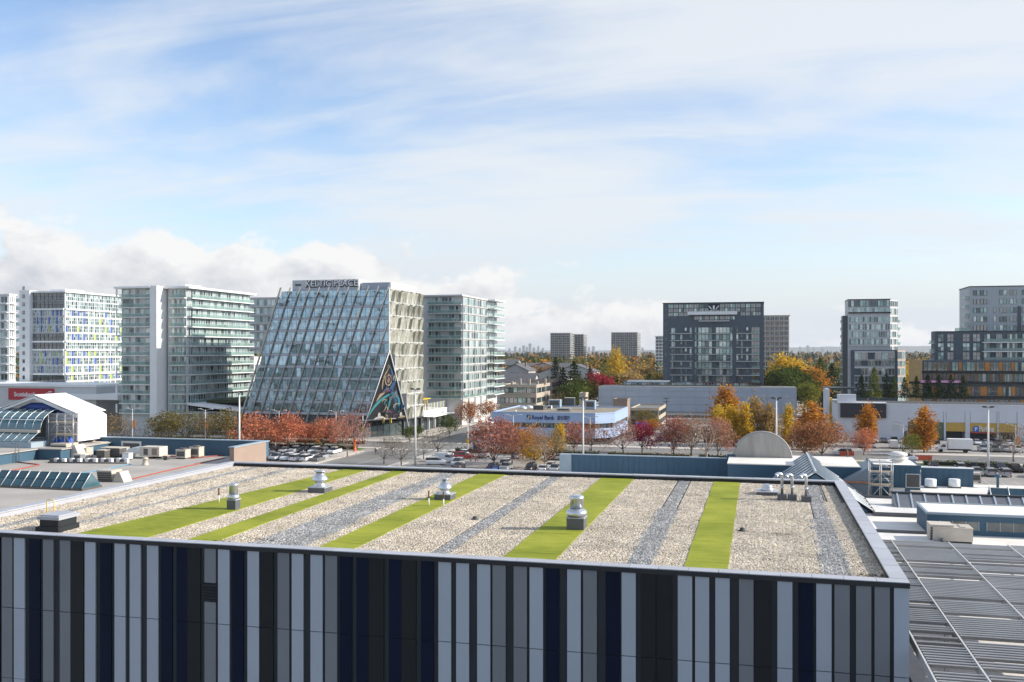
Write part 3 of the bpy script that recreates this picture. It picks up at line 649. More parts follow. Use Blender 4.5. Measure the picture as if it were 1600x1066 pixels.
box_unit('rooftop_unit', 148, 709, ML, 1.5, 1.3, 1.2, 'unit with dark grille behind the row of small curbs')
box_unit('rooftop_unit', 172, 712, ML, 2.6, 1.6, .8, 'wide flat pale unit in the middle of the rooftop cluster', alu)
box_unit('rooftop_unit', 176, 714.5, ML, 1.7, 1.2, .95, 'dark louvred unit beside the curved duct', hvac_dark)
box_unit('rooftop_unit', 205, 708, ML, 2.6, 1.3, 1.3, 'grey unit behind the curved duct', alu)
for i_, (px, py, w, d, h, m_, lab) in enumerate(((112, 708, 1.6, 1.2, 1.0, hvac_beige, 'beige unit squeezed behind the largest louvred unit'), (157, 716, 1.0, .9, .8, hvac_dark, 'small dark unit left of the dark louvred unit'), (190, 707, 1.4, 1.0, .9, galv, 'small metal unit behind the wide flat pale unit'),
        (160, 705.5, 1.0, .8, 1.3, white_paint, 'white upright unit close to the dark blue parapet'), (243, 716, .7, .6, .6, hvac_beige, 'small beige box between the ducted unit and the condensers'), (258, 719, .5, .5, .4, hvac_dark, 'tiny dark box on the roof before the condensers'), (120, 719.5, .9, .7, .6, galv, 'low metal box just behind the row of pale blocks'), (196, 719, .8, .7, .7, white_paint, 'white box at the foot of the curved duct'))):
    box_unit('rooftop_unit', px, py, ML, w, d, h, lab, m_, grille=i_ % 2 == 0)
p = onz(218, 716.5, ML); t = thing('ducted_unit', 'tan air handling unit with a curved duct bending down to the roof', 'hvac unit', p, gU)
link('casing', MB().box(.0, 2.4, 0, 1.5, .25, 1.25).mesh('casing', hvac_beige), t, p)
link('hatch', MB().box(.5, 1.0, -.03, 0, .4, 1.05).mesh('hatch', hvac_dark), t, p); link('hatch', MB().box(1.5, 2.1, -.03, 0, .4, 1.1).mesh('hatch', tan_m), t, p)
link('duct', MB().prism([(0, .1, 1.15), (-.9, .1, 1.15), (-1.5, .1, .95), (-1.85, .1, .55), (-1.9, .1, 0), (-1.4, .1, 0), (-1.3, .1, .35), (-1.0, .1, .5), (0, .1, .45)], (0, 1.1, 0)).mesh('duct', alu), t, p)
sleeper = thing('pipe_sleepers', 'row of small pale blocks under pipes in front of the rooftop cluster', 'pipe supports', onz(140, 722, ML))
for i in range(10):
    q = onz(84 + i * 12.2, 722.5 + (i % 2) * .6, ML); piece('block', sleeper, white_paint, q.x, q.x + .38, q.y, q.y + .3, ML, ML + .42)
    piece('pad', sleeper, hvac_dark, q.x - .45, q.x - .02, q.y - .1, q.y + .3, ML, ML + .36)
q0, q1 = onz(75, 724, ML), onz(198, 725, ML); MB().tube([(q0.x, q0.y, ML + .1), (q1.x, q1.y, ML + .1)], .08, 6).build('pipe', hvac_dark, sleeper)
p = onz(227, 727, ML); o = MB().lathe([(.36, 0), (.3, .1), (.22, .6), (.3, .62), (.3, .72), (.1, .8)], p, 12).build('roof_cowl', hvac_beige, None, p); tag(o, 'small beige conical cowl standing alone on the beige mall roof', 'vent')
for nm, m_, pts, lab in (('red_pipe', red_pipe, [(200, 751), (258, 737), (316, 724), (352, 716)], 'red pipe running along the edge of the beige mall roof'),
                         ('red_pipe', red_pipe, [(-10, 742), (62, 727), (20, 722)], 'bent red pipe on the beige roof below the pale blue wall'),
                         ('blue_pipe', blue_pipe, [(112, 743), (165, 734), (205, 726)], 'blue pipe crossing the beige mall roof behind the ridge skylight'),
                         ('red_pipe', red_pipe, [(228, 716), (262, 713), (300, 717), (352, 712)], 'thin red pipe passing in front of the two condensers')):
    P = [onz(a, b, ML) for a, b in pts]; o = MB().tube([(q.x, q.y, ML + .06) for q in P], .055, 6).build(nm, m_, None, P[0]); tag(o, lab, 'pipe')
# ------------------------------------------------------------------ roofs to the right
mr = thing('mall_hall', 'pale roofed mall hall with blue walls right of the near building', 'building', (60, 70, 0))
piece('wall', mr, tan_m, 5.6, 150, 20, 98.4, 0, MR - .3)
piece('wall', mr, tan_m, -51.4, 5.5, 63.4, 98.4, 0, MR - .3)
piece('roof', mr, white_roof, 5.6, 149.8, 20.2, 98.2, MR - .3, MR)
piece('roof', mr, white_roof, -51.3, 5.5, 63.5, 98.2, MR - .3, MR - .004)
YB = 95.6
xa, xb = onY(893, YB), onY(1136, YB)
zt = zat(713.5, depY(1000, YB))
piece('back_wall', mr, blue_m, xa, xb, YB, YB + .4, MR, zt); piece('wall_cap', mr, blue_pale, xa - .05, xb, YB - .06, YB + .46, zt, zt + .08)
piece('end_pier', mr, blue_pale, xa - 1.2, xa - .003, YB - .1, YB + .9, MR, zt + .02)
piece('pier', mr, blue_m, xb + .003, xb + .8, YB - .1, YB + .6, MR, zt + .45)
for i in range(int((xb - xa) / .55)): piece('seam', mr, blue_m, xa + i * .55 + .2, xa + i * .55 + .24, YB - .03, YB - .001, MR, zt - .01)
YC = 90.0; xc, xd = onY(1137, YC), onY(1345, YC); zc = zat(727, depY(1200, YC))
piece('plinth', mr, blue_m, xc, xd, YC, 98.0, MR, zc); piece('plinth_roof', mr, white_roof, xc - .04, xd, YC - .05, 98.0, zc, zc + .09)
# half-round concrete gable
YD = 95.5; D_ = depY(1191, YD); xm = onY(1191, YD); rad = 43.5 * D_ / F_PX; zb_ = zat(718.5, D_)
hr = thing('half_round_gable', 'stained concrete half round gable standing on the mall roof before the autumn trees', 'gable', (xm, YD, zb_))
stain_m = mat('stained_concrete', (.36, .34, .31), .9, 0, .22, .55, stretch=(2.4, 1, .35), fine=.05)
MB().prism([(xm + rad * math.cos(R(t)), YD, zc + .09 + (zb_ - zc - .09) + rad * .97 * math.sin(R(t))) for t in range(0, 181, 6)], (0, .5, 0)).build('panel', stain_m, hr)
MB().tube([(xm + (rad + .05) * math.cos(R(t)), YD + .2, zb_ + (rad * .97 + .05) * math.sin(R(t))) for t in range(0, 181, 6)], .13, 6).build('rim', concrete, hr)
piece('base', hr, concrete, xm - rad - .15, xm + rad + .15, YD - .15, YD + .65, zc + .09, zb_ - .003)
# glazed gable roof
gy0, gy1 = 78.5, 92.8; zr = 16.55; gx = onY(1274, gy0); hw = 4.4; ze = MR + .1
gg = thing('gable_skylight', 'grey ribbed gable roof with a blue front triangle behind the gooseneck pipes', 'skylight', (gx, 86, MR))
seam_roof = mat('grey_glazing', (.11, .165, .20), .25, .2, .12, .5)
for s_ in (-1, 1):
    nb = 9
    for i in range(nb):
        a, b = gy0 + (gy1 - gy0) * i / nb + .03, gy0 + (gy1 - gy0) * (i + 1) / nb - .03
        MB().prism([(gx, a, zr), (gx, b, zr), (gx + s_ * hw, b, ze), (gx + s_ * hw, a, ze)], (0, 0, -.06)).build('pane', seam_roof, gg)
    for i in range(nb + 1):
        y = gy0 + (gy1 - gy0) * i / nb; MB().tube([(gx, y, zr + .03), (gx + s_ * hw, y, ze + .03)], .05, 4).build('glazing_bar', alu, gg)
MB().tube([(gx, gy0 - .1, zr + .05), (gx, gy1 + .1, zr + .05)], .09, 6).build('ridge_cap', alu, gg)
MB().prism([(gx - hw + .4, gy0 + .15, ze), (gx + hw - .4, gy0 + .15, ze), (gx, gy0 + .15, zr - .16)], (0, .1, 0)).build('gable_wall', blue_m, gg)
MB().prism([(gx - hw + .4, gy1 - .25, ze), (gx + hw - .4, gy1 - .25, ze), (gx, gy1 - .25, zr - .16)], (0, .1, 0)).build('gable_wall', blue_m, gg)
# blue stair tower behind the scaffold
YT = 88.6; x0, x1 = onY(1364, YT), onY(1438, YT); zt = zat(729, depY(1400, YT))
tw = thing('blue_stair_tower', 'blue clad rooftop stair tower with a slanted side, behind the scaffold', 'stair tower', ((x0 + x1) / 2, YT, MR))
piece('wall', tw, blue_m, x0, x1, YT, YT + 5.2, MR, zt)
piece('roof', tw, white_roof, x0 + .1, x1 - .1, YT + .1, YT + 5.1, zt, zt + .08)
for (a, b, c, d) in ((x0 - .05, x1 + .05, YT - .05, YT + .1), (x0 - .05, x1 + .05, YT + 5.1, YT + 5.25), (x0 - .05, x0 + .1, YT + .103, YT + 5.097), (x1 - .1, x1 + .05, YT + .103, YT + 5.097)): piece('coping', tw, blue_m, a, b, c, d, zt - .1, zt + .13)
for i in range(int((x1 - x0) / .42)): piece('seam', tw, blue_m, x0 + .1 + i * .42, x0 + .14 + i * .42, YT - .035, YT - .001, MR, zt - .11)
MB().prism([(x0, YT + .2, zt), (x0, YT + .2, MR), (x0 - 3.2, YT + .2, MR), (x0 - 3.2, YT + .2, MR + .7)], (0, 4.8, 0)).build('slanted_bay', mat('slant_grey', (.25, .29, .33), .5, 0, .1, 1), tw)
piece('beam', tw, mat('orange_beam', (.55, .22, .10), .6, 0, .2, 2), x0 - 2.6, x0 - .05, YT + .05, YT + .19, MR + 1.0, MR + 1.14)
gx0, gx1 = onY(1416, YT), onY(1436.5, YT); zg0, zg1 = zat(761, depY(1426, YT)), zat(741.5, depY(1426, YT))
vg = piece('vent_grille', tw, hvac_dark, gx0, gx1, YT - .08, YT - .037, zg0, zg1)
for a, b, c, d in ((gx0 - .06, gx1 + .06, zg1, zg1 + .06), (gx0 - .06, gx1 + .06, zg0 - .06, zg0), (gx0 - .06, gx0, zg0, zg1), (gx1, gx1 + .06, zg0, zg1)): piece('grille_frame', vg, alu, a, b, YT - .1, YT - .037, c, d)
p = Vector((onY(1403, YT + 2.5), YT + 2.5, zt + .08))
o = MB().lathe([(.75, 0), (.75, .12), (.55, .15), (.55, .3), (.85, .33), (.85, .45), (.6, .48), (.6, .62), (.8, .65), (.8, .78), (.4, .95)], p, 16).build('cooling_fan', mat('fan_white', (.7, .68, .64), .5, 0, .1, 2), None, p); tag(o, 'white layered round fan housing on top of the blue stair tower', 'fan')
scaffold('tall tube scaffold with timber decks against the blue stair tower', onY(1359, YT - 2), onY(1395, YT - 2), YT - 2.0, YT - .9, MR, (14.6, 15.7), 2)
# long low wall behind, small tanks
YW = 96.2; x0, x1 = onY(1440, YW), onY(1521, YW); zt = zat(732, depY(1480, YW))
piece('back_wall', mr, blue_m, x0, x1, YW, YW + .5, MR, zt); piece('wall_cap', mr, white_paint, x0 - .05, x1 + .05, YW - .05, YW + .55, zt, zt + .07)
for i in range(int((x1 - x0) / .55)): piece('seam', mr, blue_m, x0 + i * .55 + .2, x0 + i * .55 + .24, YW - .03, YW - .001, MR, zt - .01)
x0, x1 = onY(1135, 97.0), onY(1345, 97.0)
piece('back_wall', mr, blue_m, x0, x1, 97.2, 97.6, MR + 1.5, zat(727, depY(1300, 97.2)))
gR = 'rooftop units on the pale mall roof'
for px, lab in ((1454, 'white round tank nearest the blue stair tower on the pale roof'), (1491, 'white round tank farther from the blue stair tower on the pale roof')):
    p = onz(px, 762, MR); t = thing('water_tank', lab, 'tank', p, 'white tanks on the pale roof')
    link('drum', MB().lathe([(.48, .1), (.5, .15), (.5, .75), (.45, .8)], (0, 0, 0), 18).mesh('drum', white_paint), t, p); link('stand', MB().box(-.5, .5, -.5, .5, 0, .1).mesh('stand', hvac_dark), t, p)
box_unit('rooftop_unit', 1473, 758, MR, 2.4, 1.0, .8, 'grey unit between the two white tanks', galv, group=gR)
box_unit('rooftop_unit', 1524, 755, MR, 1.0, .8, .9, 'small pale unit at the end of the low blue wall', group=gR)
box_unit('rooftop_unit', 1076, 742, MR, 2.2, 1.4, 1.5, 'beige condenser standing before the long blue wall', group=gR, fan=True)
box_unit('rooftop_unit', 1402, 777, MR, 1.2, .8, .7, 'small white box beside the foot of the tall scaffold', white_paint, False, group=gR)
box_unit('rooftop_unit', 1432, 780, MR, .8, .7, .6, 'small white sack-like box before the ribbed metal strip', white_paint, False, group=gR)
p = onz(1559, 762, MR); o = MB().lathe([(.12, 0), (.12, .9), (.3, .95), (.3, 1.15), (.1, 1.2)], p, 10).build('roof_cowl', blue_m, None, p); tag(o, 'single blue vent cowl standing on the pale roof', 'vent')
# ribbed metal strip
ys = 81.5; x0 = onY(1398, ys); rib = thing('ribbed_roof_strip', 'long sloping strip of grey ribbed metal roof beyond the pale roof', 'roof strip', (x0 + 30, ys, MR))
rib_m = mat('ribbed_metal', (.22, .23, .25), .45, .4, .15, .8)
MB().prism([(x0, ys, MR + .05), (x0, ys + 1.5, MR + 1.0), (x0, ys + 1.9, MR + 1.0), (x0, ys + 1.9, MR)], (62, 0, 0)).build('sheet', rib_m, rib)
for i in range(60): MB().prism([(x0 + .3 + i * 1.02, ys - .03, MR + .08), (x0 + .42 + i * 1.02, ys - .03, MR + .08), (x0 + .42 + i * 1.02, ys + 1.47, MR + 1.05), (x0 + .3 + i * 1.02, ys + 1.47, MR + 1.05)], (0, .02, -.06)).build('rib', alu, rib)
piece('ridge_cap', rib, charcoal, x0 - .1, x0 + 62, ys + 1.48, ys + 2.0, MR + 1.03, MR + 1.12)
# kerbed pads on the pale roof
for i, (a, b, c, d, lab) in enumerate(((1368, 1440, 783, 806, 'kerbed rectangular pad on the pale roof behind the long blue clerestory'), (1353, 1460, 838, 849, 'low kerbed pad beside the slatted canopy'))):
    A, B = onz(a, d, MR), onz(b, c, MR); t = thing('roof_pad', lab, 'roof pad', ((A.x + B.x) / 2, (A.y + B.y) / 2, MR), 'kerbed pads on the pale roof')
    piece('deck', t, mat('pad_white', (.72, .70, .67), .8, 0, .2, .5), A.x, B.x, A.y, B.y, MR, MR + .1)
    for q in ((A.x - .15, B.x + .15, A.y - .15, A.y), (A.x - .15, B.x + .15, B.y, B.y + .15), (A.x - .15, A.x, A.y, B.y), (B.x, B.x + .15, A.y, B.y)): piece('kerb', t, curb_m, *q, MR, MR + .3)
# clerestory box
YL = 71.0; x0 = onY(1449, YL); zt = zat(805, depY(1500, YL)); x1 = x0 + 34
cb = thing('clerestory', 'long low blue clerestory box with a strip of windows on the pale roof', 'clerestory', (x0 + 15, YL, MR))
piece('wall', cb, blue_m, x0, x1, YL, YL + 4.6, MR, zt); piece('roof', cb, white_roof, x0 - .02, x1, YL + .12, YL + 4.5, zt, zt + .07)
for q in ((x0 - .06, x1, YL - .06, YL + .12), (x0 - .06, x1, YL + 4.5, YL + 4.66), (x0 - .06, x0 + .1, YL + .123, YL + 4.497)): piece('coping', cb, blue_pale, *q, zt - .02, zt + .13)
win_m = glass('clerestory_glass', [(.16, .17, .16), (.22, .22, .20), (.12, .13, .13)], 1.6, .15)
for i in range(11):
    a = x0 + .75 + i * 2.95; piece('window', cb, win_m, a, a + 2.5, YL - .02, YL + .02, MR + .35, zt - .42)
    for k_ in range(4): piece('mullion', cb, blue_pale, a + k_ * .82, a + k_ * .82 + .05, YL - .045, YL - .021, MR + .33, zt - .40)
ridge_skylight('small dark blue ridge skylight at the far end of the pale roof', 1551, 1700, 796, MR, 5)
hood_unit(1478, 848, MR, .95, 'beige hooded unit standing before the blue clerestory', gR)
box_unit('rooftop_unit', 1489, 849, MR, 2.4, 1.6, .95, 'low beige unit beside the hooded unit before the clerestory', group=gR, grille=False)
# slatted canopy beside the near building
ZC = 15.6; slat_m = mat('canopy_slat', (.40, .415, .445), .45, .25, .08, 1, rnd=.07); beam_m = mat('canopy_beam', (.58, .58, .575), .45, .2, .08, 1)
bx = [onz(1392, 844, ZC).x, onz(1482, 848, ZC).x]; st = bx[1] - bx[0]
cn = thing('slatted_canopy', 'large grey slatted sunshade canopy beside the near building', 'canopy', (14, 40, MR))
cy0, cy1 = 24.0, onz(1482, 848, ZC).y
xs = [bx[0] + st * i for i in range(-1, 5)]
xs = [x for x in xs if x > BX1 + .2]
xs = [BX1 + .35] + xs if xs[0] > BX1 + 1.2 else xs
for x in xs: piece('beam', cn, beam_m, x - .03, x + .03, cy0, cy1, ZC - .28, ZC + .05)
for x in xs:
    for y in (cy0 + 2, (cy0 + cy1) / 2, cy1 - 1): piece('post', cn, beam_m, x - .07, x + .07, y, y + .14, MR, ZC - .283)
rr = random.Random(11); blade = MB().prism([(0, -.03, .05), (0, -.02, .05), (0, .17, -.11), (0, .16, -.13)], (1, 0, 0)).mesh('slat', slat_m)
edge = MB().box(0, 1, -.045, -.02, .03, .065).mesh('slat_edge', beam_m)
for x0_, x1_ in zip(xs, xs[1:] + [xs[-1] + st]):
    y = cy0 + .2
    while y < cy1 - .2:
        o = link('slat', blade, cn, (x0_ + .065, y, ZC)); o.scale.x = x1_ - x0_ - .13
        e_ = link('slat_edge', edge, cn, (x0_ + .065, y, ZC)); e_.scale.x = x1_ - x0_ - .13
        y += .29 if rr.random() < .70 else rr.choice((.52, .7, .85))
gravel_bed((5.9, 5.9, 20, 20, 25, 38.5), 'beige', 300, MR + .01, .62)
piece('gravel_tray', mr, membrane, 5.7, 20.3, 24.8, 38.7, MR, MR + .02)
# ================================================================== ground, roads, lots
asphalt = mat('asphalt', (.20, .195, .185), .9, 0, .22, .12, fine=.06)
asphalt_lot = mat('asphalt_lot', (.30, .28, .255), .9, 0, .25, .10, fine=.06)
walk_m = mat('sidewalk', (.52, .475, .42), .9, 0, .10, .3)
kerb_m = mat('kerb_concrete', (.45, .43, .40), .9, 0, .1, .5)
grass_m = mat('lawn', (.085, .13, .025), .95, 0, .35, .6, bump=.4)
ground_m = mat('ground', (.10, .105, .06), .95, 0, .4, .02)
line_m = mat('road_paint', (.62, .61, .58), .8, 0, .15, 1)
def sheet(name, m, x0, x1, y0, y1, z, parent=None):
    o = MB().poly([(x0, y0, z), (x1, y0, z), (x1, y1, z), (x0, y1, z)]).build(name, m, parent, (0, 0, 0) if parent is None else None, kind='structure' if parent is None else None); return o
GS = 30000
mb = MB(); mb.poly([(-GS, -2000, 0), (GS, -2000, 0), (GS, 26000, 0), (-GS, 26000, 0)])
mb.build('ground', ground_m, None, (0, 0, 0), kind='structure')
sheet('city_block', mat('block_paving', (.34, .32, .29), .9, 0, .2, .05), -420, 420, -60, 520, .004)
sheet('parking_lot', asphalt_lot, -400, 400, 98.6, 236, .008)
sheet('main_road', asphalt, -420, 420, 242, 257.5, .012)
sheet('cross_street', asphalt, -97, -79, 236, 620, .016)
sheet('lot_entrance', asphalt, -97, -81, 150, 236, .012)
sheet('parkade_lot', asphalt_lot, 14, 300, 262, 299, .010)
sheet('bank_lot', asphalt_lot, -38, 13.5, 262, 372, .010)
rm = MB()
def line(x0, x1, y0, y1, z): rm.poly([(x0, y0, z), (x1, y0, z), (x1, y1, z), (x0, y1, z)])
for i in range(-34, 34):
    x = i * 12
    if -100 < x < -76: continue
    line(x, x + 4, 246.1, 246.25, .018); line(x, x + 4, 253.2, 253.35, .018)
line(-420, -99, 249.6, 249.75, .018); line(-77, 420, 249.6, 249.75, .018)
for k_ in range(9): line(-96 + k_ * 2, -95 + k_ * 2, 238.2, 241.2, .022); line(-96 + k_ * 2, -95 + k_ * 2, 258, 261, .022)
for i in range(30): line(-88.1, -87.95, 265 + i * 9, 269 + i * 9, .022)
line(-89.1, -88.95, 160, 234, .022)
rm.build('road_marking', line_m, None, (0, 0, 0), kind='structure')
lm = MB()
LOT_ROWS = [(-180, -104, 222), (-180, -104, 204), (-78, 120, 224), (-78, 120, 206), (-78, 120, 188), (-78, 120, 168)]
for x0, x1, y in LOT_ROWS:
    n = int((x1 - x0) / 2.7)
    for i in range(n + 1): lm.poly([(x0 + i * 2.7, y - 5, .02), (x0 + i * 2.7 + .1, y - 5, .02), (x0 + i * 2.7 + .1, y + 5, .02), (x0 + i * 2.7, y + 5, .02)])
for x0, x1, y in ((20, 120, 272), (20, 120, 289), (-34, 12, 278), (-34, 12, 300)):
    for i in range(int((x1 - x0) / 2.7)): lm.poly([(x0 + i * 2.7, y - 5, .018), (x0 + i * 2.7 + .1, y - 5, .018), (x0 + i * 2.7 + .1, y + 5, .018), (x0 + i * 2.7, y + 5, .018)])
lm.build('parking_marking', line_m, None, (0, 0, 0), kind='structure')
def slab(name, m, x0, x1, y0, y1, h=.13): return MB().box(x0, x1, y0, y1, 0, h).build(name, m, None, ((x0 + x1) / 2, (y0 + y1) / 2, 0), kind='structure')
slab('sidewalk', walk_m, -420, -98, 238.6, 241.9); slab('sidewalk', walk_m, -78, 420, 238.6, 241.9)
slab('sidewalk', walk_m, -420, -98, 257.6, 263); slab('sidewalk', walk_m, -78, 420, 257.6, 262)
slab('sidewalk', walk_m, -104.5, -97.1, 263.1, 560); slab('sidewalk', walk_m, -78.9, -73.6, 262.1, 560)
for x0, x1 in ((-420, -101), (-76, 420)):
    slab('verge', grass_m, x0, x1, 233.6, 238.5, .16)
    slab('kerb', kerb_m, x0, x1, 233.2, 233.55, .15)
slab('median', grass_m, -330, -112, 249.0, 250.6, .2)
for x0, x1, y in LOT_ROWS[2:]:
    for xx in (x0 - 3, (x0 + x1) / 2 - 10, x1 + 1): slab('traffic_island', kerb_m, xx, xx + 2.4, y - 5, y + 5, .14)
slab('traffic_island', walk_m, -103, -98.5, 170, 232, .14); slab('traffic_island', grass_m, -80, -66, 196, 203.5, .15)
# ================================================================== generic facade pieces
wframe = mat('window_frame_white', (.70, .71, .71), .5, 0, .05, 1)
dframe = mat('window_frame_dark', (.045, .05, .055), .4, 0, .1, 1)
g_condo = glass('condo_glass', [(.10, .19, .20), (.30, .42, .42), (.05, .085, .10), (.42, .52, .51), (.20, .31, .32), (.50, .58, .57), (.26, .38, .39), (.07, .11, .12)], 1.9)
g_condo.node_tree.nodes['Principled BSDF'].inputs['Metallic'].default_value = .35
g_dark = glass('dark_glass', [(.02, .04, .055), (.05, .085, .105), (.03, .055, .07), (.13, .18, .20), (.03, .06, .075), (.08, .12, .14)], 1.8)
MATS['dark_glass'].node_tree.nodes['Principled BSDF'].inputs['IOR'].default_value = 2.6
g_far = glass('far_glass', [(.03, .04, .05), (.10, .12, .13), (.05, .07, .08)], 1.7)
g_rail = clear_glass('rail_glass', (.30, .42, .40), .42)
cond_white = mat('condo_white', (.79, .80, .795), .6, 0, .06, .3, rnd=.03)
cond_grey = mat('condo_grey', (.54, .55, .545), .6, 0, .07, .3)
UW = {}
def window_mesh(axis, n, fm, gm, rows=1, fw=.05):
    """unit window: frame with n lights by rows, the glass set back; axis 'y' faces the camera side, 'x' the sunny side"""
    key = (axis, n, rows, fm.name, gm.name, fw)
    if key in UW: return UW[key]
    mb = MB(); fh = fw * .8
    def bx(u0, u1, d0, d1, z0, z1, mi):
        if axis == 'y': mb.box(u0, u1, d0, d1, z0, z1, mi)
        else: mb.box(-d1, -d0, u0, u1, z0, z1, mi)
    for i in range(n + 1):
        u = i / n; bx(max(0, u - fw / 2), min(1, u + fw / 2), 0, 1, 0, 1, 0)
    for i in range(n):
        u0, u1 = i / n + fw / 2, (i + 1) / n - fw / 2
        if i == 0: u0 = fw / 2
        for j in range(rows + 1):
            z = j / rows; bx(u0, u1, .05, .95, max(0, z - fh / 2), min(1, z + fh / 2), 0)
        for j in range(rows): bx(u0, u1, .4, .6, j / rows + fh / 2, (j + 1) / rows - fh / 2, 1)
    UW[key] = mb.mesh('window', [fm, gm]); return UW[key]
def window(parent, axis, plane, u0, u1, z0, z1, n=2, fm=None, gm=None, rows=1, dep=.18, name='window', fw=.05):
    """plane = outer face of the wall; the window stands 2 cm proud of it"""
    me = window_mesh(axis, n, fm or wframe, gm or g_condo, rows, fw)
    if axis == 'y':
        o = link(name, me, parent, (u0, plane - dep + .012, z0)); o.scale = (u1 - u0, dep, z1 - z0)
    else:
        o = link(name, me, parent, (plane + dep - .012, u0, z0)); o.scale = (dep, u1 - u0, z1 - z0)
    return o
def rect(parent, name, m, axis, plane, u0, u1, z0, z1, d0, d1):
    """box on a wall plane: reaches d0 in front of it and d1 behind it"""
    if axis == 'y': return piece(name, parent, m, u0, u1, plane - d0, plane + d1, z0, z1)
    return piece(name, parent, m, plane - d1, plane + d0, u0, u1, z0, z1)
def grid_facade(parent, axis, plane, u0, u1, zs, bays, fm=None, gm=None, lights=(2, 3), hfrac=(.10, .86), gap=.12, seed=1, skip=None, slab_m=None, slab_d=.0, rail=False, rail_d=1.5, spandrels=None, rows=1):
    rr = random.Random(seed); w = (u1 - u0) / bays
    for j, (z0, z1) in enumerate(zip(zs, zs[1:])):
        h = z1 - z0
        for i in range(bays):
            if skip and skip(i, j): continue
            a, b = u0 + i * w + gap, u0 + (i + 1) * w - gap
            window(parent, axis, plane, a, b, z0 + h * hfrac[0], z0 + h * hfrac[1], rr.choice(lights), fm, gm, rows)
        if slab_m: rect(parent, 'balcony_slab', slab_m, axis, plane, u0 - .05, u1 + .05, z0 - .16, z0 + .10, slab_d, -.03)
        if rail:
            bal = rect(parent, 'balustrade', g_rail, axis, plane, u0, u1, z0 + .103, z0 + 1.12, rail_d, -rail_d + .05)
            rect(bal, 'handrail', fm or wframe, axis, plane, u0, u1, z0 + 1.123, z0 + 1.17, rail_d + .02, -rail_d + .06)
def facet(parent, P0, P1, zs, n, fm=None, gm=None, wall=None, depth=4.0, hfrac=(.1, .86)):
    """a wall face at a slant to the street grid: a wedge behind it, one framed window per bay and floor"""
    P0, P1 = Vector((P0[0], P0[1], 0)), Vector((P1[0], P1[1], 0)); d = (P1 - P0).normalized(); nn = Vector((d.y, -d.x, 0)); Lw = (P1 - P0).length
    MB().prism([(P0.x, P0.y, zs[0]), (P1.x, P1.y, zs[0]), (P1.x, P1.y + depth, zs[0]), (P0.x, P1.y + depth, zs[0])], (0, 0, zs[-1] - zs[0])).build('facet_wall', wall or cond_grey, parent)
    ang = math.atan2(d.y, d.x)
    for z0, z1 in zip(zs, zs[1:]):
        for i in range(n):
            A = P0 + d * (Lw * i / n + .12) + nn * .16; h = z1 - z0
            me = window_mesh('y', 2, fm or wframe, gm or g_condo, 1, .05)
            o = link('window', me, parent, (A.x, A.y, z0 + h * hfrac[0])); o.scale = (Lw / n - .24, .18, h * (hfrac[1] - hfrac[0])); o.rotation_euler.z = ang
def floors(ztop, n, h): return [ztop - h * (n - i) for i in range(n + 1)]
def furnish(parent, axis, plane, u0, u1, zs, n, seed, d=.7):
    rr = random.Random(seed); ms = [hvac_dark, timber, tan_m, tarp_blue, white_paint]
    for _ in range(n):
        j = rr.randrange(len(zs) - 1); u = rr.uniform(u0, u1 - 1); w = rr.uniform(.4, 1.1)
        rect(parent, 'balcony_furniture', rr.choice(ms), axis, plane, u, u + w, zs[j] + .11, zs[j] + rr.uniform(.6, 1.3), d + .3, -d + .3)
# ================================================================== glass office with the raking fins
YK = 265.0; XK = onY(608, YK); DK = depY(608, YK)
zk = lambda py: zat(py, DK)
kt, kb = zk(452.5), 0.0
ko = thing('glass_office', 'glass office block with raking fins and a mural on its cut corner', 'building', (XK - 15, YK + 15, 0))
SL = (onY(440, YK) - onY(378, YK)) / (zk(452) - zk(660))          # lean of the far edge and of the fins
xl = lambda z: onY(440, YK) + (z - kt) * SL                       # far edge at height z
YKb = onX(661, XK)                                                # depth of the sunny face
zA = zk(547); ax = lambda z: XK + (z - zA) * (XK - onY(566, YK)) / (zA - zk(672))   # raking edge of the cut corner
k_glass = glass('office_glass', [(.08, .11, .14), (.16, .23, .29), (.26, .37, .45), (.32, .45, .54), (.36, .50, .60), (.30, .47, .60), (.34, .52, .66), (.42, .56, .64), (.46, .56, .60), (.28, .42, .52)], 1.6, .02, (1, 1, 1), .10, 6.0)
k_glass.node_tree.nodes['Principled BSDF'].inputs['Metallic'].default_value = .72
_unused = ([(.03, .05, .06), (.10, .14, .15), (.05, .08, .09), (.16, .20, .20), (.07, .10, .11), (.02, .03, .035), (.12, .16, .17), (.19, .22, .21)],)
k_dark = mat('office_mullion', (.07, .08, .09), .4, .3, .1, 1)
k_span = mat('office_spandrel', (.42, .47, .53), .3, .1, .06, .5)
fin_m = mat('fin_metal', (.42, .42, .41), .4, .4, .1, .8)
# body: floor plates' envelope behind the skin
body = MB(); z0_, z1_ = 4.6, kt - .05
zs3 = [z0_, zA, z1_]
back = YKb
body.prism([(xl(z0_) + .4, YK + .5, z0_), (ax(z0_) - .6, YK + .5, z0_), (XK - .6, YK + .5, zA), (XK - .6, YK + .5, z1_), (xl(z1_) + .4, YK + .5, z1_)], (0, 6, 0))
yC = onX(634, XK) + 2.0
body.prism([(xl(z0_) + .4, YK + 6.5, z0_), (ax(z0_) - .6, YK + 6.5, z0_), (ax(z0_) - .6, YK + 6.5, z1_), (xl(z1_) + .4, YK + 6.5, z1_)], (0, yC - YK - 6.5, 0))
body.box(ax(z0_) - .59, XK - .6, YK + 6.5, yC, zA, z1_)
body.prism([(xl(z0_) + .4, yC + .01, z0_), (XK - .6, yC + .01, z0_), (XK - .6, yC + .01, z1_), (xl(z1_) + .4, yC + .01, z1_)], (0, back - yC - .2, 0))
body.build('core', k_dark, ko)
